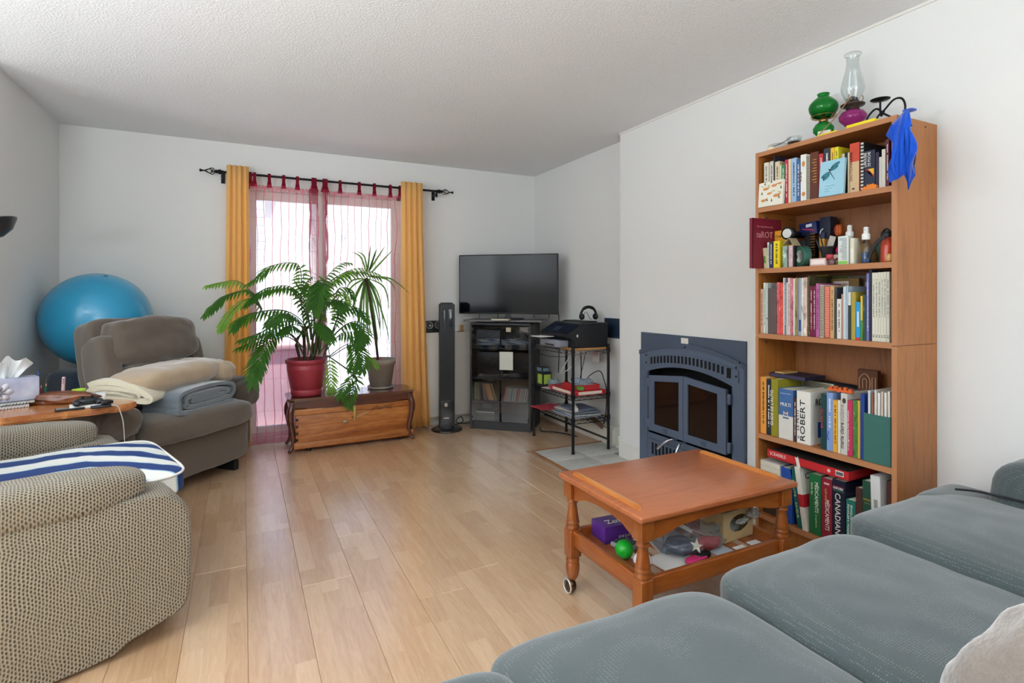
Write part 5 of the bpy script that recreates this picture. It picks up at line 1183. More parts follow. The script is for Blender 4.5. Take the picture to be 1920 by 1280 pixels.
# bottom shelf: newspapers
t = sheet('red_folder', 'red folder at the far end of the lowest rack shelf', (2.235, 3.90, .2605), .23, .20, .006, mk('B83A4A', .6), 6, 'folder')
NEWS = [('B8BEC6', .28, .33, 0, 0), ('8E98A8', .27, .30, 4, .01), ('D0D2D2', .26, .30, -6, 0), ('9AA0A6', .28, .28, 3, .02), ('7A8696', .25, .27, -9, .01), ('C8C4BC', .25, .26, 7, .02), ('6E7C90', .22, .24, -3, .03)]
for k, (c, a, b, rz, o_) in enumerate(NEWS):
    NM_ = mk(c, .8, var=(60, .35)); t = MB().soft((a/2, b/2, .0045), (a, b, .0085), 9, 8, wr=.0015, wf=20, seed=k).build('newspaper', NM_, loc=(2.278+o_*.6, 3.520+o_, .261+k*.0087), rot=(0, 0, radians(rz)))
    tag(t, 'grey blue newspaper on top of the pile on the lowest rack shelf' if k == 6 else ORD[k]+' newspaper from the bottom of the pile on the lowest rack shelf', 'newspaper', 'newspapers on the lowest rack shelf')
tag(MB().cyl((2.305, 3.52, .332), (2.42, 3.75, .340), .017, 14).build('rolled_paper', mk('E4E4E0', .6)), 'white rolled paper lying on the newspaper pile', 'paper roll')
pt = MB().box((0, -.042, -.11), (.001, .042, 0)).box((-.0015, -.030, -.060), (0, .035, -.01), 1).build('paper_slip', [mk('D8D6D4', .7), mk('D8A8A8', .7)], loc=(2.62, 3.70, .775), rot=(0, radians(5), radians(8))); tag(pt, 'white and pink paper slip hanging below the top rack shelf at the wall', 'paper')
random.seed(9)
CBL = [([(2.30, 3.55, .79), (2.27, 3.60, .70), (2.25, 3.66, .60), (2.30, 3.58, .66), (2.33, 3.52, .78)], 'C8CCC4', .003, 'pale loop of cable hanging at the front of the rack'),
 ([(2.34, 3.60, .785), (2.35, 3.63, .66), (2.38, 3.70, .55), (2.42, 3.80, .44)], '1A1A1E', .004, 'black cable hanging from the printer beside the near post'),
 ([(2.44, 3.66, .785), (2.445, 3.66, .62), (2.45, 3.68, .50), (2.452, 3.70, .445)], '1A1A1E', .0048, 'thick black cable hanging straight in the middle of the rack'),
 ([(2.54, 3.72, .785), (2.52, 3.74, .66), (2.50, 3.76, .52), (2.52, 3.78, .445)], '2A2A2E', .0032, 'thin dark cable hanging left of the paper slip'),
 ([(2.50, 3.78, .445), (2.56, 3.70, .56), (2.60, 3.62, .60), (2.615, 3.58, .52), (2.62, 3.56, .44), (2.64, 3.60, .25), (2.66, 3.7, .04)], '1A1A1E', .0040, 'black cable arching behind the red tray at the wall'),
 ([(2.27, 4.20, .75), (2.32, 4.0, .70), (2.42, 3.75, .72), (2.55, 3.6, .785)], '1A1A1E', .0024, 'thin black cable sagging under the top rack shelf'),
 ([(2.56, 3.90, .01), (2.50, 3.98, .02), (2.45, 4.10, .015), (2.38, 4.2, .01), (2.42, 4.28, .012)], '1A1A1E', .0055, 'black cable lying on the floor behind the rack')]
for pts, c, r, lb in CBL: tag(MB().tube(crv(pts, 7), r, 6).build('cable', mk(c, .5)), lb, 'cable', 'cables around the wire rack')
ht2 = thing('baseboard_heater', 'long white electric baseboard heater on the recessed wall', 'heater', (2.668, 4.05, 0))
MB().prism([(.026, .035), (-.035, .035), (-.038, .05), (-.038, .135), (-.020, .165), (.026, .165)], 'y', -.54, .55).build('casing', mk('DDDACE', .4), ht2)
MB().box((-.0395, -.52, .052), (-.0375, .53, .070)).box((-.032, -.52, .139), (-.026, .53, .150)).build('vent_slot', mk('3A3630', .7), ht2)
MB().prism([(.026, .033), (-.040, .033), (-.041, .137), (-.021, .168), (.026, .168)], 'y', -.56, -.52).build('end_cap', mk('D6D3C8', .4), ht2)
bp = MB().box((-.006, -.12, -.02), (.006, .12, .02)).build('wood_strip', wood('5A4634', '6E5842', 'y', 6, .6), loc=(2.60, 3.70, .19), rot=(radians(16), 0, 0)); tag(bp, 'dark wooden strip leaning on the heater behind the rack', 'wood strip')
# ------------------------------------------------ bookcase
BCM = wood('8E5424', 'AA6A2E', 'z', 5, .42, .15, stretch=12, bump=.08); BCY = wood('8A5022', 'A4662E', 'y', 5, .42, .15, stretch=12, bump=.08); BCE = mk('B27A52', .5, var=(40, .04))
bc = thing('bookcase', 'tall oak coloured bookcase filled with books against the right wall', 'bookcase', (2.268, 1.537, 0))
bx0, bx1, by0, by1 = 0, .285, -.324, .321
for z0, z1 in ((0, 1.018), (1.020, 1.916)):
    MB().box((.002, by0, z0), (bx1, by0+.019, z1)).box((0, by0, z0), (.002, by0+.019, z1), 1).build('side_panel', [BCM, BCE], bc)
    MB().box((.002, by1-.016, z0), (bx1, by1, z1)).box((0, by1-.016, z0), (.002, by1, z1), 1).build('side_panel', [BCM, BCE], bc)
    MB().box((bx1-.006, by0+.019, z0+.03), (bx1-.001, by1-.016, z1-.01)).build('back_panel', wood('84502A', '9A6238', 'z', 5, .5, .1, stretch=12), bc)
for nm, z0, z1 in (('top_panel', 1.895, 1.916), ('shelf', 1.622, 1.645), ('shelf', 1.324, 1.347), ('shelf', 1.007, 1.030), ('shelf', .516, .540), ('shelf', .127, .150)):
    MB().box((.004, by0+.0192, z0), (bx1-.007, by1-.0162, z1)).box((.002, by0+.0192, z0), (.004, by1-.0162, z1), 1).build(nm, [BCY, BCE], bc)
MB().box((.02, by0+.0192, 0), (.034, by1-.0162, .127)).build('toe_board', BCM, bc)
m = MB()
for z in (1.60, 1.30, .985, .495):
    for x in (.05, .24): m.cyl((x, by1-.016, z), (x, by1-.026, z), .004, 8)
m.build('shelf_pins', CHROME, bc, kind='stuff')
MB().cyl((.20, by0-.0006, 1.895), (.20, by0+.001, 1.895), .004, 10).build('screw_hole', BLACK, bc)
PAGE = mk('E4DDC8', .8, var=(120, .12))
def dashes(L, w, rnd, m_, t, base, xd, n=None, f0=.12, f1=.8):
    # print too small to read: a row of short marks along the spine
    mb = MB(); s = f0*L
    while s < f1*L:
        q = rnd.uniform(.25, .8)*min(w, .02)*.32
        if rnd.random() < .82: mb.box((-.0005, -w*.13+rnd.uniform(-.04, .04)*w, s), (0, w*.13, s+q))
        s += q+min(w, .02)*.10
    return mb
def bookfn(y0, y1, h, x0, col, z0, depth=None, kind='', seed=0, lean=0, label='', group=''):
    rnd = random.Random(seed*7+3); w = max(.005, y1-y0-.0008); depth = depth or rnd.uniform(.145, .20)
    if kind in ('RO', 'MU', 'CA', 'DI'): depth = .19
    if kind == 'IV': depth = .21
    t = None; c = mk(col, .45, var=(30, .05)); bt = .0018 if w > .012 else .0012
    if kind == 'M':
        n = NM('printed_spine'); v = n.co((1, 1, .35), jit=True); r_ = lin(col)
        cc = [tuple(min(1, x*1.5+.12) for x in r_[:3]), r_[:3], tuple(x*.35 for x in r_[:3]), (.75, .72, .66)]
        f = n.noise(v, 55, 3, .7); n.setc(n.ramp(f, [(.34, cc[2]), (.46, cc[1]), (.58, cc[1]), (.66, cc[0]), (.74, cc[3])])); n.b.inputs['Roughness'].default_value = .45; c = n.m
    m = MB().box((0, 0, 0), (bt, w, h)).box((bt, 0, 0), (depth, bt, h)).box((bt, w-bt, 0), (depth, w, h))
    if kind == 'MU': m.box((-.0006, 0, 0), (0, w, h*.47), 1)
    if kind == 'DI': m.box((-.0006, .001, .001), (0, w-.001, h*.62), 1)
    if kind == 'WT': m.box((-.0006, 0, h*.72), (0, w, h-.001), 1)
    if kind == 'YG': m.box((-.0006, 0, 0), (0, w, h*.45), 1)
    if kind == 'BR': m.box((-.0006, 0, 0), (0, w, h*.07), 1).box((-.0006, w*.3, h*.35), (0, w*.7, h*.75), 2)
    if kind == 'BL': m.box((-.0006, 0, h*.08), (0, w, h*.28), 1)
    if kind == 'CB': 
        for k in range(14): m.box((-.003, .002, .006+k*h/14), (0, w-.002, .006+k*h/14+h/30), 1)
    mats = [c, {'MU': mk('D6D4CA', .5), 'DI': mk('CDB088', .5), 'WT': mk('DDE0DC', .5), 'YG': mk('3D8A3A', .5), 'BR': mk('C8323A', .5), 'BL': mk('2A4E8C', .5), 'CB': mk('D8D8D0', .5)}.get(kind, c), mk('D8E4EC', .5)]
    nm = 'magazine' if ('magazine' in label or 'review' in label) else 'binder' if 'binder' in label or 'file' in label else 'folder' if 'folder' in label else 'notebook' if 'notebook' in label else 'book'
    o = m.build(nm, mats, loc=(x0, y0+.0004, z0+.0005), rot=(radians(lean), 0, 0))
    tag(o, label, nm, group)
    MB().box((bt, bt, .0025), (depth-.003, w-bt, h-.003)).build('page_block', PAGE, o)
    ink = INKB if sum(lin(col)[:3]) > .9 else INKW
    gold = GOLD if kind == 'GL' else None
    UP, DN = ((0, 0, 1), (0, 1, 0)), ((0, 0, -1), (0, -1, 0)); HZ = ((0, -1, 0), (0, 0, 1)); X = -.0008
    def up(s, z, L, yb, hh, mt): text(s, (X, yb, z), L, hh, *UP, mt, o)       # reads bottom to top; yb = right hand baseline
    def dn(s, z, L, yb, hh, mt): text(s, (X, yb, z), L, hh, *DN, mt, o)
    if kind in ('T', 'GL', 'IV', 'PC', 'SP2'):
        dm = dashes(h, w, rnd, ink, None, 0, 0, f0=.35 if kind == 'IV' else .15, f1=.9 if kind != 'GL' else .92)
        if kind == 'GL':
            dm = MB()
            for k in range(9): dm.box((-.0006, w*.2, h*(.35+k*.06)), (0, w*(.55+.3*((k*5) % 3)/3), h*(.35+k*.06)+.0035))
        dm.v = [(x, y+(w/2 if kind != 'GL' else 0), z) for x, y, z in dm.v]
        dm.build('title', gold or ink, o)
    if kind == 'IV': MB().box((-.0006, w*.25, h*.06), (0, w*.75, h*.072)).box((-.0006, w*.25, h*.085), (0, w*.75, h*.095)).build('issue_mark', INKB, o)
    if kind == 'DOT': MB().lathe([(.0035, 0), (0, .0008)], seg=12, M=Matrix.Translation((0, w*.4, h*.3)) @ Matrix.Rotation(-pi/2, 4, 'Y')).build('hole', BLACK, o)
    if kind in ('SP', 'CO'):
        mm = MB(); k = 0
        while .006+k*.0075 < h-.004: mm.box((-.003, .0015, .006+k*.0075), (0, w-.0015, .0095+k*.0075)); k += 1
        mm.build('coil', mk('5A5650' if kind == 'SP' else 'F0A890', .4), o)
    if kind == '655': up('655', h*.42, .045, w*.8, .018, mk('6A4A2A', .6)); MB().sphere((0, w*.5, h*.80), .010, 10, sc=(.1, .8, 1.3)).sphere((0, w*.5, h*.15), .009, 10, sc=(.1, 1, 1.1)).build('printed_figure', mk('C98A4A', .6), o)
    if kind == 'DI': up('DICTIONNAIRE', .050, h*.58, w*.72, .011, INKB); MB().box((-.0012, w*.5, h*.06), (-.0006, w*.75, h*.09)).build('emblem', INKB, o)
    if kind == 'LP':
        up('LAROUSSE', h*.60, h*.36, w*.80, .011, INKW); up('DE POCHE', h*.60, h*.36, w*.42, .011, INKW)
        MB().prism([(w*.98, h*.53), (w*.62, h*.53), (w*.10, h*.28), (w*.10, h*.40)], 'x', -.0008, 0).build('red_stripe', mk('A8323A', .5), o)
        MB().prism([(w*.66, h*.53), (w*.10, h*.53), (w*.10, h*.36)], 'x', -.0010, -.0002).build('yellow_stripe', mk('E8B62C', .5), o)
    if kind == 'GA': up("GUIDE DE L'AUTO", h*.18, h*.62, w*.70, .015, INKW)
    if kind == 'MU': text('MULTI', (X-.0008, w*.86, h*.66), w*.70, .016, *HZ, INKW, o); text('M', (X-.001, w*.66, h*.46), w*.32, .022, *HZ, mk('E8C8B0', .5), o); MB().box((-.0012, w*.3, h*.41), (-.0006, w*.7, h*.445)).build('emblem_base', mk('5A6A86', .5), o); MB().box((-.0009, w*.15, h*.91), (-.0002, w*.88, h*.915)).box((-.0012, w*.2, h*.05), (-.0006, w*.9, h*.054)).build('small_print', INKW, o)
    if kind == 'RO':
        up('ROBERT', h*.055, h*.78, w*.40, w*.36, INKB); up('LE PETIT', h*.24, h*.40, w*.84, w*.17, INKB)
        text('ROBERT', (.035, -.0012, h*.74), .13, .030, (1, 0, 0), (0, 0, 1), INKB, o); MB().box((.05, -.0012, .03), (.12, -.0004, .10)).build('blue_panel', mk('2E54A8', .5), o)
        MB().box((-.0008, w*.80, h*.08), (-.0002, w*.93, h*.13)).build('emblem', mk('8A94B0', .5), o)
    if kind == 'VO': up('EVOLTE', h*.38, h*.34, w*.6, .011, mk('B83A30', .5))
    if kind == 'CH': up('SMG', h*.18, h*.15, w*.62, .013, mk('23408A', .5)); dm = dashes(h, w, rnd, ink, None, 0, 0, f0=.4, f1=.9); dm.v = [(x, y+w/2, z) for x, y, z in dm.v]; dm.build('title', INKW, o)
    if kind == 'MC': up('marie claire', h*.10, h*.42, w*.55, .016, INKB); up('cuisine', h*.54, h*.28, w*.55, .014, mk('8E8A88', .5)); MB().sphere((0, w*.5, h*.88), .010, 10, sc=(.1, .8, 1.2)).build('printed_figure', mk('4A3A34', .5), o)
    if kind == 'JS': up('Le programme Kilo Solution', h*.10, h*.72, w*.62, .009, INKW)
    if kind == 'ME': dn('MÉDICAMENTS', h*.87, h*.50, w*.52, .020, INKW); dn('Guide des', h*.85, h*.2, w*.86, .010, mk('C8D8A0', .5)); dn('et suppléments', h*.34, h*.22, w*.50, .009, mk('C8D8A0', .5))
    if kind == 'ME2': dn('MÉDICAMENTS', h*.65, h*.50, w*.62, .022, INKW); dn('Le guide canadien des', h*.83, h*.24, w*.72, .014, mk('E0A040', .5)); MB().box((-.0008, w*.25, h*.90), (0, w*.75, h*.93)).build('emblem', mk('D8B0A0', .5), o)
    if kind == 'CA':
        dn('CANADIAN', h*.79, h*.64, w*.78, w*.42, INKW); text('OXFORD', (X, w*.94, h*.85), w*.80, .010, *HZ, INKW, o)
        MB().box((-.0008, w*.05, h*.895), (0, w*.95, h*.90)).build('red_line', mk('C83A50', .5), o); MB().box((-.0008, w*.05, h*.825), (0, w*.95, h*.832)).build('green_line', mk('3A9A5A', .5), o)
        lf = [(0, -1), (.06, -.45), (.5, -.52), (.42, -.3), (.9, .1), (.75, .2), (.85, .55), (.5, .45), (.42, .6), (.2, .35), (.28, .85), (.12, .75), (0, 1.1)]
        pts = [(a, b) for a, b in lf]+[(-a, b) for a, b in lf[::-1][1:-1]]
        MB().prism([(w*.5+a*w*.36, .018+b*.016) for a, b in pts], 'x', -.001, 0).build('maple_leaf', mk('D8323E', .5), o)
    if kind == 'OX': dn("FOWLER'S MODERN", h*.90, h*.72, w*.88, .008, INKW); dn('ENGLISH USAGE', h*.90, h*.66, w*.52, .008, INKW)
    if kind == 'FA': MB().box((-.0008, w*.15, h*.74), (0, w*.9, h*.76)).box((-.0008, w*.2, h*.70), (0, w*.8, h*.706)).build('title', GOLD, o)
    return o
SA=[
(1.798,1.823,0.217,2.285,'D8D4C3','worn cream paperback','T'),
(1.791,1.797,0.213,2.285,'B9B6AC','very thin grey booklet',''),
(1.771,1.790,0.217,2.285,'D5D0BF','pale cream paperback','T'),
(1.763,1.769,0.240,2.285,'2B2C3C','tall dark navy book',''),
(1.737,1.762,0.209,2.285,'D8CBA5','beige pocket book','T'),
(1.728,1.736,0.189,2.285,'D9D3BC','thin ivory book',''),
(1.710,1.727,0.186,2.285,'3C8F57','short green book','T'),
(1.692,1.709,0.207,2.285,'BE2B50','crimson paperback','T'),
(1.677,1.691,0.206,2.285,'D9C8A4','thin sand paperback',''),
(1.650,1.676,0.206,2.285,'9DBAD6','sky blue paperback','T'),
(1.631,1.649,0.191,2.285,'3F679C','denim blue paperback','T'),
(1.601,1.629,0.211,2.285,'E9E6DD','white book with orange figures','655'),
(1.585,1.599,0.204,2.285,'C9C4B2','grey wire bound notebook','SP'),
(1.544,1.583,0.210,2.285,'5F3022','thick brown leather book','GL'),
(1.521,1.542,0.195,2.285,'B9303A','red paperback','T'),
(1.489,1.519,0.212,2.285,'2C3444','dark slate book','T'),
(1.471,1.488,0.209,2.285,'E8B62C','yellow paperback','T'),
(1.453,1.470,0.208,2.285,'D8CE2E','lime yellow paperback','T'),
(1.443,1.467,0.178,2.310,'DDDBD0','white booklet behind the dragonfly cover',''),
(1.430,1.442,0.181,2.310,'23262A','black booklet',''),
(1.406,1.414,0.172,2.285,'CDBB9C','thin tan book',''),
(1.365,1.405,0.206,2.285,'C4472F','thick red and sand dictionary','DI'),
(1.346,1.361,0.200,2.285,'26292C','black comb bound notebook','CB'),
(1.303,1.345,0.160,2.285,'20283F','navy pocket dictionary with striped corner','LP'),
(1.288,1.301,0.146,2.285,'2A2138','dark violet book',''),
(1.278,1.288,0.124,2.285,'CFCFC8','slim white booklet',''),
(1.264,1.278,0.152,2.285,'D9D5C6','off white book',''),
(1.250,1.263,0.188,2.285,'5B1D33','maroon hardback','PC'),
]
SC=[
(1.839,1.861,0.216,2.285,'C9A797','pinkish beige magazine file','T'),
(1.824,1.838,0.247,2.285,'D9D8C6','ivory binder','T'),
(1.802,1.823,0.245,2.285,'B8C2BE','pale grey binder','DOT'),
(1.753,1.800,0.219,2.285,'5E514F','wide brown grey binder',''),
(1.735,1.752,0.247,2.285,'D25B60','salmon magazine','M'),
(1.719,1.734,0.245,2.285,'DB5143','orange red magazine','M'),
(1.713,1.718,0.268,2.285,'E3DFD3','thin white magazine',''),
(1.703,1.712,0.262,2.285,'7A7A8C','slate magazine','T'),
(1.695,1.702,0.246,2.285,'D9D5D2','white striped magazine',''),
(1.682,1.694,0.267,2.285,'DCC6C4','blush magazine','T'),
(1.667,1.681,0.266,2.285,'C9747F','rose magazine','M'),
(1.658,1.666,0.263,2.285,'E4E1D5','narrow white booklet',''),
(1.647,1.658,0.266,2.285,'A08A5A','khaki booklet','M'),
(1.638,1.646,0.264,2.285,'8B8E93','grey magazine',''),
(1.627,1.637,0.265,2.285,'9FADB9','pale steel blue magazine','BL'),
(1.614,1.626,0.265,2.285,'DAD5C9','white magazine with red flecks','M'),
(1.597,1.613,0.266,2.285,'D9BFB4','cream pink magazine','M'),
(1.585,1.596,0.274,2.285,'4E4A2C','dark olive cookbook','M'),
(1.570,1.584,0.227,2.285,'7A1733','deep red cookbook','T'),
(1.556,1.569,0.228,2.285,'6C1F4A','plum cookbook','T'),
(1.540,1.555,0.238,2.285,'B9659A','orchid pink cookbook','T'),
(1.520,1.538,0.231,2.285,'D7CFB4','cream wire bound cookbook','SP'),
(1.491,1.514,0.224,2.285,'CE4F3D','orange coil bound cookbook','CO'),
(1.472,1.490,0.225,2.285,'C79F69','tan kraft cookbook','T'),
(1.461,1.471,0.220,2.285,'3A4148','dark grey folder',''),
(1.441,1.460,0.170,2.285,'DDDBD0','white paperback','T'),
(1.433,1.441,0.191,2.285,'B08A78','thin brown booklet',''),
(1.421,1.433,0.223,2.285,'C8D3DA','pale blue folder',''),
(1.413,1.420,0.224,2.285,'AFC4CF','slim ice blue folder',''),
(1.400,1.412,0.200,2.285,'2F3A34','dark booklet with white top','WT'),
(1.381,1.399,0.200,2.285,'A9993F','olive yellow paperback',''),
(1.362,1.380,0.158,2.285,'2397CF','bright blue activity book','BR'),
(1.352,1.361,0.183,2.285,'D8B82D','yellow and green activity book','YG'),
(1.338,1.351,0.189,2.285,'23443F','dark teal album','M'),
(1.327,1.337,0.275,2.285,'7271AA','lavender spined album','T'),
(1.316,1.327,0.288,2.285,'1C2440','tall navy binder',''),
(1.303,1.315,0.277,2.285,'D8D6C4','first ivory review from the navy binder','IV'),
(1.292,1.303,0.277,2.285,'D8D6C4','second ivory review from the navy binder','IV'),
(1.281,1.292,0.278,2.285,'D8D6C4','third ivory review from the navy binder','IV'),
(1.271,1.281,0.278,2.285,'D8D6C4','fourth ivory review from the navy binder','IV'),
(1.261,1.271,0.279,2.285,'D8D6C4','fifth ivory review from the navy binder','IV'),
(1.249,1.260,0.279,2.285,'D8D6C4','sixth ivory review from the navy binder','IV'),
]
SD=[
(1.810,1.848,0.275,2.285,'E09A45','orange binder','T'),
(1.784,1.809,0.268,2.285,'1D2B33','dark navy green book','T'),
(1.745,1.783,0.274,2.285,'8C8420','olive car guide','GA'),
(1.666,1.742,0.234,2.285,'41689A','blue and white pocket dictionary','MU'),
(1.649,1.665,0.202,2.285,'4A2E2A','narrow dark brown book','T'),
(1.580,1.648,0.238,2.285,'E6E4DA','very thick white dictionary','RO'),
(1.506,1.532,0.242,2.285,'173F42','dark teal novel','VO'),
(1.478,1.505,0.252,2.285,'7C9BD0','light blue paperback','CH'),
(1.457,1.478,0.224,2.285,'DDA63A','amber yellow book','T'),
(1.444,1.456,0.227,2.285,'DDD9C4','slim ivory book',''),
(1.415,1.443,0.259,2.285,'C9C5BE','light grey cookbook','MC'),
(1.393,1.414,0.233,2.285,'BE2F58','raspberry pink paperback','JS'),
(1.372,1.392,0.237,2.285,'4C7A38','green patterned book','M'),
(1.362,1.372,0.238,2.285,'C2A83A','mustard booklet',''),
(1.345,1.361,0.269,2.285,'1F3F8C','royal blue binder',''),
]
SE=[
(1.531,1.586,0.268,2.285,'1F6A3C','green drug guide','ME'),
(1.482,1.529,0.265,2.285,'8E2135','wine red drug guide','ME2'),
(1.424,1.480,0.274,2.285,'1A1C30','thick navy dictionary with maple leaf','CA'),
(1.382,1.420,0.206,2.285,'1F7466','small teal green usage guide','OX'),
(1.354,1.380,0.269,2.285,'4A2A26','brown leather book',''),
(1.316,1.353,0.307,2.285,'244A39','dark green atlas','FA'),
]

SN = {'SA': ('top shelf', 1.645, 'books on the top shelf'), 'SC': ('third shelf', 1.030, 'books and magazines on the third shelf'), 'SD': ('fourth shelf', .540, 'books on the fourth shelf'), 'SE': ('bottom shelf', .150, 'books on the bottom shelf')}
for key, rows in (('SA', SA), ('SC', SC), ('SD', SD), ('SE', SE)):
    where, z0, grp = SN[key]; prev = None; gaps = 1e9
    for i, (y0, y1, h, x0, c, d, k) in enumerate(rows):
        y1 = min(y1, 1.8435, gaps)
        if y1-y0 < .006: y0 = y1-.006
        if key == 'SC' and i < 3: y1 = (1.8435, 1.8265, 1.8135)[i]; y0 = (1.8275, 1.8145, 1.8015)[i]
        gaps = y0
        short = lambda s: ' '.join(s.split()[:4]) if s else ''
        art = 'an' if d[0] in 'aeiou' else 'a'
        lab = d+' on the '+where+(', right of the '+' '.join(prev.split()[:3]) if prev and 'from the' not in d else '')
        if prev is None: lab = d+' at the left end of the '+where
        bookfn(y0, y1, h, x0, c, z0, kind=k, seed=i+len(rows), label=lab, group=grp); prev = d
def cover(name, label, cat, loc, size, m_, lean, rz=0):
    # picture book leaning back, its front facing the room
    t = thing(name, label, cat, loc, rot=(0, radians(lean), radians(rz))); MB().box((0, 0, 0), (.002, size[0], size[1])).box((.010, 0, 0), (.012, size[0], size[1])).box((.002, size[0]-.002, 0), (.010, size[0], size[1])).build('cover', m_, t)
    MB().box((.002, .003, .002), (.010, size[0]-.003, size[1]-.003)).build('page_block', PAGE, t); return t
t = cover('picture_book', 'cream picture book with foxes and fir trees leaning on the top shelf books', 'book', (2.264, 1.706, 1.6455), (.134, .118), mk('E6E2D2', .5), 4)
fx, fg, fn2 = MB(), MB(), MB()
for y, z, r in ((.095, .085, .013), (.05, .095, .012), (.035, .045, .014), (.105, .03, .012), (.075, .06, .010), (.02, .10, .008)): fx.sphere((0, y, z), r, 10, sc=(.05, 1.2, .55)).prism([(y-r*1.2, z), (y-r*2, z+r*.9), (y-r*.8, z+r*.5)], 'x', -.0008, 0)
for y, z in ((.115, .06), (.085, .025), (.02, .03), (.06, .02), (.012, .075), (.10, .105), (.065, .11)): fg.prism([(y-.004, z), (y+.004, z), (y, z+.015)], 'x', -.0008, 0)
for y, z in ((.02, .06), (.08, .10), (.05, .07), (.115, .10)): fn2.sphere((0, y, z), .005, 8, sc=(.05, 1.6, .5))
fx.build('printed_foxes', mk('CC8A4C', .5), t); fg.build('printed_trees', mk('2E5040', .5), t); fn2.build('printed_shrubs', mk('A8BC6A', .5), t)
t = cover('dragonfly_book', 'pale blue book with a dragonfly cover leaning on the top shelf books', 'book', (2.258, 1.416, 1.6455), (.108, .153), mk('9CCBDD', .45, var=(14, .08)), 5)
DG = mk('3E8E9C', .5)
m = MB()
for (cy, cz, a, L) in ((.040, .128, 28, .036), (.046, .116, 20, .032), (.082, .092, 28, .034), (.078, .082, 38, .030)): m.lathe([(0, -.0004), (1, 0), (0, .0004)], seg=20, M=Matrix.Translation((-.0006, cy, cz)) @ Matrix.Rotation(radians(-a), 4, 'X') @ Matrix.Diagonal((.6, L*.62, .0075, 1)) @ Matrix.Rotation(pi/2, 4, 'Y'))
m.build('printed_wings', DG, t); MB().tube([(-.0006, .066, .112), (-.0006, .060, .098), (-.0006, .040, .066)], [.0022, .0016, .0008], 6).sphere((-.0006, .067, .114), .003, 8, sc=(.3, 1, 1)).build('printed_body', mk('2A4048', .5), t)
m = MB()
for k in range(3): m.tube(crv([(-.0006, .082-j*.011, .040-k*.011+.0025*((j*3+k) % 2)) for j in range(5-k)], 4), .0006, 4)
m.build('script_lettering', mk('3E6676', .5), t)
bk_ = thing('toy_brick', 'orange toy building brick on the edge of the top shelf', 'toy', (2.272, 1.318, 1.6455), radians(-5))
MB().box((-.0, -.028, 0), (.012, .030, .012)).box((-.0, -.02, .012), (.012, .012, .018)).build('brick', mk('E8842A', .4), bk_)
for k in range(5): MB().lathe([(.0035, .012 if abs(-.022+k*.011) > .021 else .018), (.0035, .0155 if abs(-.022+k*.011) > .021 else .0215)], (.006, -.022+k*.011, 0), 10).build('stud', mk('E8842A', .4), bk_)
def simplebox(name, label, cat, y0, y1, z0, z1, x0, d, m_, mark=None, lean=0, rz=0, grp=None):
    t = thing(name, label, cat, (x0, y0, z0), rot=(radians(lean), 0, radians(rz)), group=grp)
    MB().box((0, 0, 0), (d, y1-y0, z1-z0), r=.0008).build('box', m_, t)
    if mark: MB().box((-.0006, (y1-y0)*mark[1], (z1-z0)*mark[3]), (0, (y1-y0)*mark[2], (z1-z0)*mark[4])).build('print', mk(mark[0], .5), t)
    return t
# second shelf odds and ends, z = 1.347
Z2 = 1.3475
ta = thing('tarot_book', 'large maroon tarot book standing sideways at the left end of the second shelf', 'book', (2.205, 1.822, Z2))
MB().box((0, 0, 0), (.205, .002, .243)).box((0, .017, 0), (.205, .019, .243)).box((0, 0, 0), (.002, .019, .243)).build('cover', mk('7C1E30', .45), ta); MB().box((.003, .0022, .003), (.200, .0168, .240)).build('page_block', PAGE, ta)
text('taROT', (.025, -.0006, .150), .115, .030, (1, 0, 0), (0, 0, 1), mk('C88A92', .5), ta); text('les mystères du', (.030, -.0006, .196), .11, .013, (1, 0, 0), (0, 0, 1), mk('C07A84', .5), ta)
simplebox('card_pack', 'small cream and green card pack leaning on the tarot book', 'card pack', 1.800, 1.815, Z2, Z2+.10, 2.275, .05, mk('C9BE96', .6), ('5E8A3A', .2, .9, .25, .6), lean=-4)
cy = simplebox('crayon_box', 'orange yellow crayon box behind the small books on the second shelf', 'crayon box', 1.748, 1.818, Z2, Z2+.185, 2.355, .05, mk('E8A42A', .45), ('2E6A3A', .08, .55, .45, .58)); text('Crayola', (-.0008, .062, .150), .048, .014, (0, -1, 0), (0, 0, 1), mk('1E3A2A', .5), cy)
for nm, y0, y1, h, c, k, lb in (('book', 1.803, 1.814, .095, 'B9B9B2', '', 'thin grey white booklet left of the black lettered spine on the second shelf'), ('book', 1.7925, 1.8025, .125, 'D8D8D0', 'T', 'white spined paperback with black lettering on the second shelf'),
   ('book', 1.771, 1.7915, .127, '2E3850', 'T', 'navy paperback with a round badge on the second shelf'), ('book', 1.734, 1.768, .127, 'E8CF22', 'T', 'thick bright yellow paperback on the second shelf'), ('book', 1.695, 1.719, .100, '8FA695', 'M', 'grey green speckled book on the second shelf'),
   ('book', 1.666, 1.688, .100, 'C9AEB0', 'M', 'pinkish book with jagged black edge on the second shelf'), ('book', 1.656, 1.665, .098, '1E1C1E', '', 'thin black book beside the green tape roll')):
    bookfn(y0, y1, h, 2.282, c, Z2, depth=.11 if c != 'E8CF22' else .105, kind=k, seed=int(y0*1000), label=lb, group='small books on the second shelf')
tpv = thing('tape_roll', 'dark green roll of tape standing on edge on the second shelf', 'tape roll', (2.300, 1.628, Z2+.0465))
MB().lathe([(.029, -.017), (.046, -.017), (.0465, -.015), (.0465, .015), (.046, .017), (.029, .017)], seg=36, closed=True, M=Matrix.Rotation(radians(62), 4, 'Z') @ Matrix.Rotation(pi/2, 4, 'X')).build('tape', mk('2E5A4C', .45), tpv)
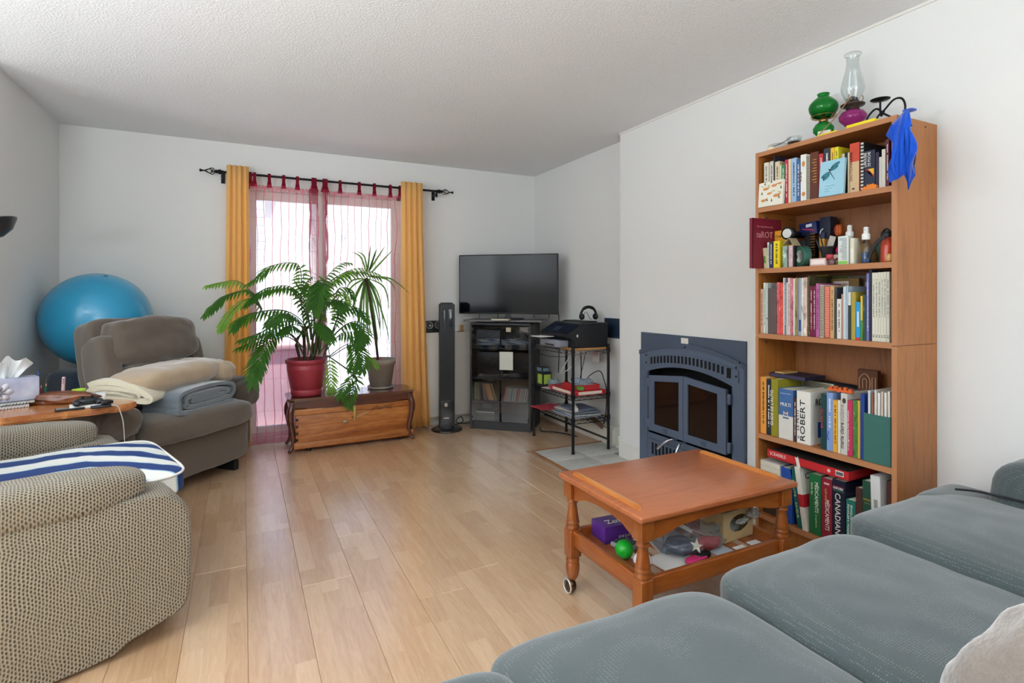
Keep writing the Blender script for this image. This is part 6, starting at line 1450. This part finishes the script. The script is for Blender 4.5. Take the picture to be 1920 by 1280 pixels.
MB().lathe([(.026, -.0165), (.0288, -.0165), (.0288, .0165), (.026, .0165)], seg=30, closed=True, M=Matrix.Rotation(radians(62), 4, 'Z') @ Matrix.Rotation(pi/2, 4, 'X')).build('core', mk('B0B8B0', .5), tpv)
tn = thing('folded_card', 'beige folded card sitting like a tent on the small books', 'card', (2.305, 1.682, 1.4465))
MB().prism([(-.020, 0), (-.018, 0), (.005, .034), (.034, .010), (.036, .012), (.006, .038), (.003, .037)], 'x', -.022, .03).build('card', mk('A89A7C', .8), tn)
fs_ = thing('flashlight', 'black flashlight with silver lens lying on books in the second shelf', 'flashlight', (2.335, 1.735, 1.513), rot=(0, radians(90), radians(8)))
MB().lathe([(.020, -.0), (.030, -.0), (.030, .03), (.018, .05), (.016, .14), (0, .14)], seg=26).build('body', BLACK, fs_); MB().lathe([(.022, -.001), (.020, .004), (.006, .016), (0, .016)], seg=22).build('reflector', mk('D8D8D4', .12, 1), fs_)
simplebox('storage_tin', 'black box holding up the flashlight on the second shelf', 'box', 1.70, 1.76, Z2, 1.480, 2.42, .10, mk('1B1C22', .5))
nb = simplebox('toothpaste_box', 'navy blue carton with red swoosh high at the back of the second shelf', 'carton', 1.655, 1.742, 1.512, 1.572, 2.44, .04, mk('16265C', .4), ('D0D4E0', .25, .6, .62, .85), lean=-6)
MB().prism([(.01, .012), (.07, .03), (.075, .036), (.015, .022)], 'x', -.0012, -.0004).build('red_swoosh', mk('B83048', .5), nb)
simplebox('dark_carton', 'dark blue tall carton at the back of the second shelf', 'carton', 1.600, 1.652, Z2, 1.585, 2.455, .05, mk('1A2238', .5), ('B87A3A', .1, .9, .02, .55))
cm = thing('hair_comb', 'black wide comb standing at the back beside the tape roll', 'comb', (2.43, 1.690, Z2))
MB().box((0, -.006, 0), (.005, .018, .17)).build('spine', BLACK, cm); m = MB()
for k in range(13): m.box((.001, -.030, .008+k*.0125), (.004, -.006, .014+k*.0125))
m.build('teeth', mk('6A4A2A', .5), cm)
gl_ = thing('glue_stick_tube', 'ochre yellow tube with navy cap and white hook on the second shelf', 'tube', (2.40, 1.600, Z2)); MB().box((-.006, -.012, 0), (.012, .014, .130), r=.002).build('tube', mk('C8963A', .5), gl_); MB().box((-.006, -.012, .130), (.012, .014, .158), r=.002).build('cap', mk('24304C', .5), gl_)
MB().tube(crv([(-.008, .006, .125), (-.009, .008, .150), (-.009, .002, .168), (-.009, -.008, .175)], 4), .002, 6).build('hook', WHITE, gl_)
cu = thing('pen_cup', 'dark grey plastic cup with ruler and pens on the second shelf', 'pen cup', (2.36, 1.552, Z2+.0365)); MB().lathe([(0, 0), (.021, 0), (.028, .047), (.030, .048), (.030, .052), (.027, .052), (.020, .004), (0, .004)], seg=24).build('cup', mk('3E3E44', .5), cu)
MB().box((-.004, -.012, .01), (-.002, .016, .10), M=Matrix.Rotation(radians(18), 4, 'X')).build('paper_slip', mk('B8B0A8', .6), cu); MB().tube([(-.01, .022, .03), (-.01, .046, .085)], .004, 8).build('pen', BLACK, cu); MB().tube([(-.012, .005, .03), (-.012, .03, .115)], .003, 8).build('pencil', BLACK, cu)
simplebox('cup_riser', 'small dark wooden block below the grey pen cup', 'block', 1.524, 1.580, Z2, Z2+.036, 2.325, .07, mk('4A3428', .6))
sm_ = simplebox('medicine_box', 'small pale pink medicine box lying at the shelf edge under the pen cup', 'box', 1.505, 1.578, Z2, Z2+.032, 2.276, .035, mk('DAB8B4', .5), ('F0E2DE', .06, .9, .2, .8))
rr_ = thing('trinket_pot', 'tiny clear pot with red beads beside the pale pink medicine box', 'pot', (2.29, 1.485, Z2)); MB().lathe([(0, 0), (.013, 0), (.014, .026), (.012, .026), (.011, .003), (0, .003)], seg=18).build('pot', glass('E0D0D0', .05, .3, 'pot', tint='B09090'), rr_); MB().sphere((0, 0, .012), .009, 10).build('beads', mk('A02C34', .4), rr_)
cap_ = MB().lathe([(0, 0), (.014, 0), (.014, .018), (.012, .020), (0, .020)], seg=20).build('bottle_cap', mk('B8404A', .5), loc=(2.285, 1.4915, Z2+.026), rot=(0, 0, 0)); tag(cap_, 'red round cap on top of the tiny clear pot', 'cap')
ms = thing('plastic_sharpener', 'magenta plastic sharpener tilted behind the white spray carton', 'sharpener', (2.38, 1.520, 1.395), rot=(radians(25), 0, 0)); MB().soft((0, 0, .04), (.018, .026, .055), 5, 6).build('body', mk('C81E6A', .4), ms); MB().box((-.006, -.008, -.0), (.006, .008, .016)).build('base', mk('6A1A3A', .5), ms)
simplebox('cream_jar', 'cream box standing behind the small red items on the second shelf', 'box', 1.490, 1.535, Z2, 1.397, 2.36, .05, mk('C9B8A0', .6), ('A02830', .2, .5, .5, .7))
fo = thing('dried_flower', 'dried orange physalis flower above the spray carton at the back', 'dried flower', (2.45, 1.556, 1.47)); 
for k in range(5): MB().soft((0, .010*cos(k*1.26), .045+.006*sin(k*1.26)), (.028, .020, .046), 2.4, 6).build('husk', mk('B8541E' if k else '8A2A1E', .6), fo)
MB().tube(crv([(0, 0, .02), (.004, .004, -.03), (.008, .0, -.122)], 4), .0025, 6).build('stem', BARK, fo)
ct1 = simplebox('spray_carton', 'white and green printed carton on the second shelf with a pump bottle behind', 'carton', 1.410, 1.452, Z2, Z2+.120, 2.280, .035, mk('D9DED8', .5), ('8CC45A', .02, .98, .01, .12))
m = MB(); rnd = random.Random(4)
for k in range(17): m.box((-.0007, .004, .020+k*.0055), (0, .004+rnd.uniform(.018, .034), .0225+k*.0055))
m.build('small_print', mk('7C8A94', .5), ct1)
def pump(name, label, x, y, z, hgt, m_, liquid=None):
    t = thing(name, label, 'spray bottle', (x, y, z)); MB().lathe([(0, 0), (.018, 0), (.019, .004), (.019, hgt-.018), (.012, hgt-.004), (.011, hgt)], seg=24).build('bottle', m_, t)
    if liquid: MB().lathe([(0, .003), (.0172, .003), (.0172, .045), (0, .045)], seg=20).build('liquid', liquid, t)
    MB().lathe([(.0155, hgt), (.0155, hgt+.022), (.012, hgt+.026), (.0095, hgt+.028), (.0095, hgt+.050), (.007, hgt+.053), (0, hgt+.053)], seg=22).build('pump_head', WHITE, t); MB().cyl((-.012, 0, hgt+.042), (0, 0, hgt+.042), .003, 8).build('nozzle', WHITE, t)
pump('spray_bottle', 'white pump spray bottle rising behind the white and green carton', 2.345, 1.442, Z2, .118, WHITE)
simplebox('slim_carton', 'slim cream carton right of the white and green carton', 'carton', 1.388, 1.404, Z2, Z2+.108, 2.285, .05, mk('D9D4BC', .5), ('E8E4D8', .1, .9, .05, .6))
bk2 = thing('wicker_basket', 'small woven straw basket behind the clear spray bottle', 'basket', (2.37, 1.385, Z2)); m = MB()
for k in range(11): m.tube([(.045*cos(a)*.9, .045*sin(a)*.85, .004+k*.0078) for a in [j*pi/10 for j in range(20)]], .0046, 5, closed=True)
m.build('woven_wall', mk('A87C48', .8, var=(60, .3)), bk2, kind='stuff'); MB().tube([(0, .02, .05), (-.02, -.005, .12), (-.03, -.025, .165)], [.004, .0035, .001], 8).build('brush', mk('3A1C18', .5), bk2)
pump('spray_bottle', 'clear spray bottle with blue liquid and white head near the right of the second shelf', 2.305, 1.350, Z2, .098, glass('E8EEF2', .02, .1, 'btl'), mk('3C5E86', .2, coat=.4))
MB().ribbon(crv([(1.325, Z2+.020), (1.315, Z2+.048), (1.300, Z2+.072), (1.283, Z2+.090), (1.262, Z2+.100)], 5), .014, 'x', 2.278, 2.284).build('strap', BLACK); tag(bpy.data.objects['strap'], 'black curved strap in front of the red bottle', 'strap')
rb = thing('thermos', 'orange red insulated bottle with black lid at the right end of the second shelf', 'bottle', (2.325, 1.278, Z2)); MB().lathe([(0, 0), (.023, 0), (.024, .004), (.024, .070), (.0225, .074), (.0205, .078), (.0205, .102), (0, .102)], seg=28).build('bottle', mk('C4452A', .3, coat=.4), rb); MB().lathe([(.0225, .102), (.0235, .110), (.022, .124), (0, .126)], seg=24).build('lid', BLACK, rb); MB().tube(crv([(0, .02, .115), (-.01, 0, .135), (0, -.02, .115)], 5), .004, 8).build('carry_loop', BLACK, rb)
tag(MB().soft((2.292, 1.252, Z2+.017), (.03, .024, .034), 2.6, 8).build('wooden_egg', wood('B8864A', 'D0A468', 'z', 6, .5)), 'small rounded tan wooden object in the right corner of the second shelf', 'ornament')
simplebox('green_case', 'dark green glasses case leaning behind the black strap', 'case', 1.290, 1.320, Z2, Z2+.085, 2.345, .02, mk('2E4A3C', .5), lean=-12)
# third shelf, items lying behind and above the front row
for nm, lb, y0, y1, z1, x0, c in (('book', 'tall yellow picture book behind the third shelf magazines', 1.615, 1.675, 1.312, 2.46, 'D8C83C'), ('book', 'olive green book behind the yellow picture book', 1.53, 1.614, 1.308, 2.47, '5A6428'), ('book', 'rose and teal picture book peeking over the magazines', 1.676, 1.73, 1.306, 2.45, 'B85A6E'),
    ('book', 'grey brown book back centre of the third shelf', 1.44, 1.528, 1.306, 2.48, '7A7264'), ('book', 'dark navy framed folder behind the ivory binder', 1.74, 1.838, 1.278, 2.45, '15243C')):
    t = MB().box((0, 0, 0), (.028, y1-y0, z1-1.031)).box((.002, -.0006, .003), (.026, 0, z1-1.034), 1).build('book', [mk(c, .5), PAGE], loc=(x0, y0, 1.0305)); tag(t, lb, 'book', 'books at the back of the third shelf')
rc2 = thing('recipe_book', 'recipe book with white title box behind the plum cookbook', 'book', (2.440, 1.46, 1.0305)); MB().box((0, 0, 0), (.018, .14, .262)).build('cover', mk('8A6A34', .5), rc2); MB().box((-.0008, .045, .222), (0, .115, .250)).build('title_box', mk('E4DCD0', .5), rc2); text('les recettes', (-.0014, .108, .230), .058, .013, (0, -1, 0), (0, 0, 1), mk('A02030', .5), rc2)
tag(MB().sphere((2.44, 1.690, 1.292), .012, 14).build('teal_ball', mk('2E93A0', .5)), 'small teal bead ball lying on top of the books on the third shelf', 'ball')
mgm = thing('puzzle_magazine', 'pinkish grey magazine cover sticking up behind the blue activity book', 'magazine', (2.452, 1.340, 1.0305)); MB().box((0, 0, 0), (.01, .10, .245)).build('cover', mk('A8969A', .5), mgm); MB().box((-.0008, .045, .205), (0, .085, .222)).build('printed_title', INKB, mgm)
# fourth shelf extras
t = MB().box((0, 0, 0), (.15, .19, .018)).box((-.0006, .003, .002), (0, .187, .016), 1).build('book', [mk('1E2036', .5), mk('3A3450', .5)], loc=(2.345, 1.650, .8155)); tag(t, 'dark navy book lying flat on top of the upright books on the fourth shelf', 'book')
t = MB().box((0, 0, 0), (.10, .05, .006)).build('envelope', mk('C2A060', .7), loc=(2.36, 1.77, .834)); tag(t, 'tan envelope lying on the flat navy book', 'envelope')
t = MB().box((0, 0, 0), (.012, .16, .258)).box((-.0006, .01, .18), (0, .15, .255), 1).build('book', [mk('C8CCB0', .5), mk('7C7460', .5)], loc=(2.478, 1.60, .5405)); tag(t, 'pale green book with tiger stripes standing behind the blue and white dictionary', 'book')
um = thing('umbrella_case', 'black folded umbrella lying behind the thick white dictionary', 'umbrella', (2.475+.03, 1.505, .778), rot=(0, 0, 0)); MB().tube([(0, -.02, 0), (0, .02, .004), (0, .165, .010)], [.024, .026, .022], 14).build('canopy', BLACK, um); MB().tube([(0, .165, .010), (0, .185, .014)], .008, 10).build('handle', DARK, um)
simplebox('book_stack', 'dark box under the folded umbrella on the fourth shelf', 'box', 1.49, 1.655, .5405, .752, 2.492, .045, mk('2A2420', .6))
pq = thing('carved_plaque', 'brown carved plaque with a pale arch design at the back of the fourth shelf', 'plaque', (2.472, 1.400, .5405)); MB().box((0, 0, 0), (.025, .085, .345)).build('plaque', mk('5A3018', .55), pq)
ARC = mk('C8A078', .5); m = MB().tube(crv([(-.001, .076, .262), (-.001, .076, .305), (-.001, .054, .328), (-.001, .032, .305), (-.001, .032, .262)], 6), .0018, 6).tube(crv([(-.001, .062, .262), (-.001, .062, .298), (-.001, .054, .306), (-.001, .046, .298), (-.001, .046, .262)], 6), .0016, 6)
m.tube([(-.001, .022, .262), (-.001, .022, .315), (-.001, .008, .315), (-.001, .008, .262)], .0018, 6); m.build('arch_inlay', ARC, pq)
og = thing('toy_pieces', 'orange interlocking toy strip lying on the books below the carved plaque', 'toy', (2.30, 1.405, .8005)); m = MB().box((0, 0, 0), (.014, .105, .010))
for k in range(5): m.box((0, .004+k*.021, .010), (.014, .015+k*.021, .018+.004*(k % 2)))
m.build('strip', mk('D8622A', .5), og)
mh = thing('magazine_holder', 'green linen magazine holder at the right end of the fourth shelf', 'magazine holder', (2.276, 1.240, .5405)); LN = fabric('2E5A54', '4C7A70', 500, sheen=.1, bump=.5, blotch=.05)
MB().box((0, 0, 0), (.003, .103, .195)).box((.003, 0, 0), (.23, .003, .195)).box((.003, .100, 0), (.23, .103, .195)).box((.003, .003, 0), (.23, .100, .003)).box((.227, .003, 0), (.23, .100, .28)).build('holder', LN, mh)
for k, (c, hh) in enumerate((('D8D4C8', .292), ('E0DED6', .285), ('C9B8A8', .288), ('E4E2DC', .280), ('D0CCC0', .290), ('8A5A4A', .276), ('C8D0D4', .284))):
    t = MB().box((0, 0, 0), (.20, .0085, hh)).build('magazine', mk(c, .5), loc=(2.283, 1.246+k*.0125, .5445)); tag(t, 'brown edged magazine in the green linen holder' if k == 5 else ORD[k]+' magazine from the left in the green linen holder', 'magazine', 'magazines in the green holder')
t = MB().box((0, 0, 0), (.10, .035, .02)).build('phone_case', BLACK, loc=(2.36, 1.250, .838), rot=(radians(30), 0, 0)); tag(t, 'black case lying on the magazines in the green holder', 'case')
# bottom shelf extras
def frontbook(name, label, y0, y1, h, z0, x0, depth, col, lean=0):
    return bookfn(y0, y1, h, x0, col, z0, depth=depth, kind='', seed=5, lean=lean, label=label, group='books on the bottom shelf')
for k in range(3): t = MB().box((0, 0, 0), (.17, .112, .024)).box((-.0006, .002, .002), (0, .110, .022), 1).build('book', [mk('CFCDC8', .5), PAGE], loc=(2.284, 1.730+.002*k, .336+k*.0245)); tag(t, ['white book at the bottom of the flat pile on the bottom shelf', 'white book in the middle of the flat pile on the bottom shelf', 'white book on top of the flat pile on the bottom shelf'][k], 'book')
simplebox('shoe_box', 'dark box under the pile of white books on the bottom shelf', 'box', 1.756, 1.842, .1505, .3355, 2.300, .19, mk('4A3A30', .7))
o = frontbook('book', 'thick royal blue dictionary left of the teal leaning book on the bottom shelf', 1.672, 1.728, .255, .1505, 2.284, .17, '2450A4')
text('MOTS', (-.0008, .050, .105), .044, .016, (0, -1, 0), (0, 0, 1), INKW, o); text('PETIT', (-.0008, .050, .150), .044, .016, (0, -1, 0), (0, 0, 1), INKW, o)
o = frontbook('book', 'dark teal health guide leaning left on the bottom shelf', 1.622, 1.643, .268, .1505, 2.284, .15, '14605A', -8.5)
text('SANTÉ', (-.0008, .016, .215), .075, .010, (0, 0, -1), (0, -1, 0), mk('C8D8A0', .5), o); text('SAVEUR', (-.0008, .016, .115), .070, .010, (0, 0, -1), (0, -1, 0), mk('C8D8A0', .5), o)
o = frontbook('book', 'white book with a red band leaning left on the bottom shelf', 1.590, 1.616, .283, .1505, 2.280, .16, 'E2DFD2', -8.5)
MB().box((-.0009, .0, .105), (-.0001, .0255, .160)).box((-.0009, -.0010, .105), (.150, -.0002, .160)).build('red_band', mk('B8242E', .5), o); text('CLINI', (.03, -.0012, .225), .10, .026, (1, 0, 0), (0, 0, 1), INKB, o)
o = simplebox('white_hardback', 'grey white slip cased volume near the right end of the bottom shelf', 'book', 1.275, 1.312, .1505, .488, 2.283, .19, mk('C9C9C6', .5), ('8A8A86', .3, .7, .62, .72), lean=-1.5)
bookfn(1.237, 1.268, .325, 2.30, '4A2420', .1505, depth=.2, kind='', seed=3, label='dark red brown book at the far right of the bottom shelf', group='books on the bottom shelf')
sc_ = thing('board_game_box', 'long red board game box lying across the tops of the bottom shelf books', 'board game', (2.282, 1.408, .4345), rot=(radians(0), 0, 0))
MB().box((0, 0, 0), (.185, .392, .022)).build('box_base', mk('B4242A', .45), sc_); MB().box((-.001, -.001, .006), (.186, .393, .036)).build('lid', mk('C22A2E', .4), sc_); MB().box((.004, .004, .036), (.18, .388, .0366)).build('lid_print', mk('3A302C', .6, var=(60, .5)), sc_)
text('SCRABBLE', (-.0018, .378, .013), .085, .016, (0, -1, 0), (0, 0, 1), mk('F0D0C8', .5), sc_)
MB().box((-.002, .020, .010), (-.001, .056, .031)).build('barcode_label', WHITE, sc_); m = MB()
for k in range(13): m.box((-.0026, .023+k*.0024, .013), (-.002, .023+k*.0024+(.0013 if k % 3 else .0018), .028))
m.build('barcode', INKB, sc_)
m = MB()
for k in range(8): m.box((-.0022, .0, -.0012), (-.0012, .008, .0012), M=Matrix.Translation((0, .085, .020)) @ Matrix.Rotation(k*pi/4, 4, 'X'))
m.build('star_emblem', mk('F0D8D0', .5), sc_)
t = MB().prism([(0, 0), (.016, 0), (.028, .045), (.018, .040), (.014, .050)], 'x', 0, .0015).build('bookmark', mk('E6DCD0', .7), loc=(2.2785, 1.625, .428)); tag(t, 'pale paper bookmark sticking out above the white book with red band', 'bookmark')

# ------------------------------------------------ on top of the bookcase, z = 1.9165
ZT = 1.9165
def gmat(name, col, rough=.06, tr=.75):
    n = NM(name); n.setc(col); n.b.inputs['Transmission Weight'].default_value = tr; n.b.inputs['Roughness'].default_value = rough; n.b.inputs['IOR'].default_value = 1.3
    v = n.co(); vo = n.n('ShaderNodeTexVoronoi'); vo.inputs['Scale'].default_value = 70; n.l(v, vo.inputs['Vector']); n.bump(vo.outputs['Distance'], .3, .004); return n.m
GRN = gmat('green_glass', '1F9A3A', tr=.6); PPL = gmat('purple_glass', 'B03A88', .05, .6); CG = glass('F6F8F8', 0, .35, 'chimney')
BRS = mk('9A7A48', .3, .9)
gla = thing('green_oil_lamp', 'small green glass oil lamp on top of the bookcase', 'oil lamp', (2.40, 1.597, ZT))
MB().lathe([(0, 0), (.026, 0), (.028, .006), (.016, .020), (.020, .030), (.042, .052), (.044, .070), (.032, .090), (.016, .096)], seg=32).build('font', GRN, gla)
MB().lathe([(.016, .096), (.020, .098), (.018, .112), (.012, .118), (.010, .135)], seg=20).build('burner', BRS, gla)
MB().lathe([(.052, .122), (.0535, .124), (.0525, .126)], seg=36, closed=True).build('shade_ring', BRS, gla)
for a in (.4, 2.5, 4.6): MB().tube(crv([(.012*cos(a), .012*sin(a), .112), (.036*cos(a), .036*sin(a), .108), (.052*cos(a), .052*sin(a), .124)], 4), .0022, 6).build('shade_arm', BRS, gla)
MB().lathe([(.044, .124), (.058, .148), (.062, .165), (.058, .182), (.040, .202), (.026, .212), (.023, .220), (.027, .228), (.025, .229), (.021, .220), (.024, .211), (.038, .199), (.055, .181), (.059, .165), (.055, .149), (.042, .126)], seg=40, closed=True).build('shade', GRN, gla)
pla = thing('purple_oil_lamp', 'purple glass oil lamp with a tall clear chimney on top of the bookcase', 'oil lamp', (2.415, 1.472, ZT))
MB().lathe([(0, 0), (.036, 0), (.038, .006), (.026, .020), (.024, .045), (.030, .050), (.052, .074), (.055, .090), (.044, .108), (.022, .118)], seg=36).build('font', PPL, pla)
MB().lathe([(.022, .118), (.026, .120), (.025, .132), (.046, .136), (.048, .142), (.030, .146), (.024, .150), (.020, .168), (.008, .178), (0, .180)], seg=28).build('burner', mk('4A4038', .45, .7), pla)
MB().cyl((.02, .02, .135), (.045, .04, .150), .002, 6).lathe([(.006, 0), (.006, .002)], (.045, .04, .149), 12).build('wick_knob', BRS, pla)
for a in (1.2, 3.3, 5.4): MB().tube(crv([(.030*cos(a), .030*sin(a), .144), (.040*cos(a), .040*sin(a), .165), (.034*cos(a), .034*sin(a), .180)], 4), .0018, 5).build('prong', BRS, pla)
MB().lathe([(.027, .148), (.030, .165), (.044, .195), (.047, .215), (.043, .240), (.030, .290), (.024, .325), (.026, .350), (.034, .362), (.0325, .3635), (.0245, .351), (.0225, .325), (.0285, .290), (.0415, .240), (.0455, .215), (.0425, .196), (.0285, .166), (.0255, .149)], seg=44, closed=True).build('chimney', CG, pla)
MB().lathe([(.0335, .3625), (.035, .3635), (.0335, .365)], seg=40, closed=True).build('chimney_lip', glass('D0D4D4', 0, .8, 'lip'), pla)
cnd = thing('candle_holder', 'black wrought iron bicycle shaped candle holder on top of the bookcase', 'candle holder', (2.40, 1.330, ZT))
m = MB().tube(crv([(0, .075, .012), (0, .070, .060), (0, .035, .088), (0, .005, .06), (0, -.03, .03), (0, -.045, .005)], 6), .0042, 8).tube(crv([(0, .035, .005), (0, .03, .05), (0, .0, .075), (0, -.035, .105), (0, -.065, .100), (0, -.078, .065), (0, -.070, .02), (0, -.066, .004)], 6), .0042, 8).tube([(0, .018, .070), (0, .018, .118)], .004, 8).tube(crv([(0, .018, .070), (0, .014, .052), (0, .002, .07)], 4), .004, 8)
m.build('frame', IRON, cnd); MB().lathe([(0, .114), (.034, .120), (.037, .123), (.034, .124), (.012, .120), (.011, .129), (.009, .129), (.009, .121), (0, .121)], (0, .018, 0), 28).build('drip_pan', IRON, cnd)
yf = thing('yellow_folder', 'bright yellow slim box on the front edge of the bookcase top', 'box', (2.275, 1.300, ZT+.0), rot=(0, 0, 0)); MB().box((0, 0, 0), (.05, .115, .014), r=.003).build('box', mk('E8D41E', .45), yf)
t = MB().box((0, 0, 0), (.06, .09, .006), r=.001).build('notepad', mk('E0C828', .6), loc=(2.272, 1.452, ZT)); tag(t, 'thin yellow notepad between the green lamp and the purple lamp', 'notepad')
cb2 = thing('small_carton', 'small white and tan box behind the yellow notepad', 'box', (2.335, 1.522, ZT), radians(20)); MB().box((0, 0, 0), (.045, .05, .036)).build('box', mk('DAD4C4', .6), cb2); MB().box((.004, -.0008, .004), (.041, 0, .03)).build('print', mk('A8946A', .6), cb2)
t = MB().tube([(2.30, 1.560, ZT+.008), (2.34, 1.500, ZT+.085), (2.37, 1.462, ZT+.155)], .0022, 6).build('knitting_needle', mk('9A6A48', .4)); tag(t, 'thin brown needle leaning against the purple lamp', 'needle')
gls = glass('F0F4F4', 0, .3, 'cup')
g1 = thing('glass_cup', 'clear glass cup of dark tea at the left of the bookcase top', 'cup', (2.38, 1.730, ZT)); MB().lathe([(0, 0), (.026, 0), (.033, .052), (.034, .060), (.032, .060), (.030, .050), (.024, .004), (0, .004)], seg=28).build('cup', gls, g1); MB().lathe([(0, .0045), (.0235, .0045), (.0285, .038), (0, .038)], seg=24).build('tea', mk('3A1208', .15, coat=.5), g1)
g2 = thing('glass_dish', 'clear glass dish with a spoon at the left end of the bookcase top', 'dish', (2.36, 1.800, ZT)); MB().lathe([(0, 0), (.018, 0), (.016, .012), (.030, .030), (.048, .036), (.047, .038), (.028, .033), (.012, .016), (0, .014)], seg=28).build('dish', gls, g2); MB().tube(crv([(.0, .03, .040), (0, -.01, .042), (0, -.06, .056), (0, -.07, .058)], 4), .0022, 6).sphere((0, .038, .040), .010, 10, sc=(.7, 1.3, .3)).build('spoon', CHROME, g2)
g3 = thing('tealight_candle', 'small cream candle in front of the glass dish', 'candle', (2.295, 1.790, ZT)); MB().lathe([(0, 0), (.019, 0), (.019, .016), (0, .016)], seg=20).build('wax', mk('E4D8BC', .5), g3); MB().cyl((0, 0, .016), (0, 0, .022), .001, 6).build('wick', BLACK, g3)
# blue cloth hanging over the top right corner
def cloth_blue():
    out_ = [(1.190, 1.918), (1.222, 1.880), (1.238, 1.835), (1.224, 1.800), (1.214, 1.805), (1.206, 1.76), (1.212, 1.70), (1.211, 1.645), (1.195, 1.655), (1.182, 1.672), (1.174, 1.612), (1.150, 1.632), (1.134, 1.655), (1.136, 1.70), (1.132, 1.738), (1.150, 1.745), (1.158, 1.80), (1.168, 1.86), (1.176, 1.915)]
    return out_
o_ = cloth_blue(); bm = bmesh.new(); vs = [bm.verts.new((0, (y-1.19)*1.15, z-1.9)) for y, z in o_]; f = bm.faces.new(vs); bmesh.ops.triangulate(bm, faces=[f])
for _ in range(3): bmesh.ops.subdivide_edges(bm, edges=list(bm.edges), cuts=1)
for v in bm.verts:
    y, z = v.co.y, v.co.z; dd = -z
    v.co.x = -.012-.030*min(1, max(0, dd*5))+.022*sin(y*75+z*14)*min(1, dd*6+.2)+.008*sin(z*40)
    if y < -.008 and dd < .05: v.co.x = max(v.co.x, -.008)
ext = bmesh.ops.extrude_face_region(bm, geom=list(bm.faces))
for v in ext['geom']:
    if isinstance(v, bmesh.types.BMVert): v.co.x += .004
bcl = MB().bm(bm, smooth=True); bcl.soft((.012, -.008, .0195), (.045, .040, .008), 3, 8, wr=.002, wf=30)
o = bcl.build('blue_cloth', fabric('0F46B8', '2260D8', 300, sheen=.4, bump=.2, blotch=.1), loc=(2.258, 1.19-.012, 1.9)); tag(o, 'bright blue cloth hanging over the top right corner of the bookcase', 'cloth')
fit_texts()
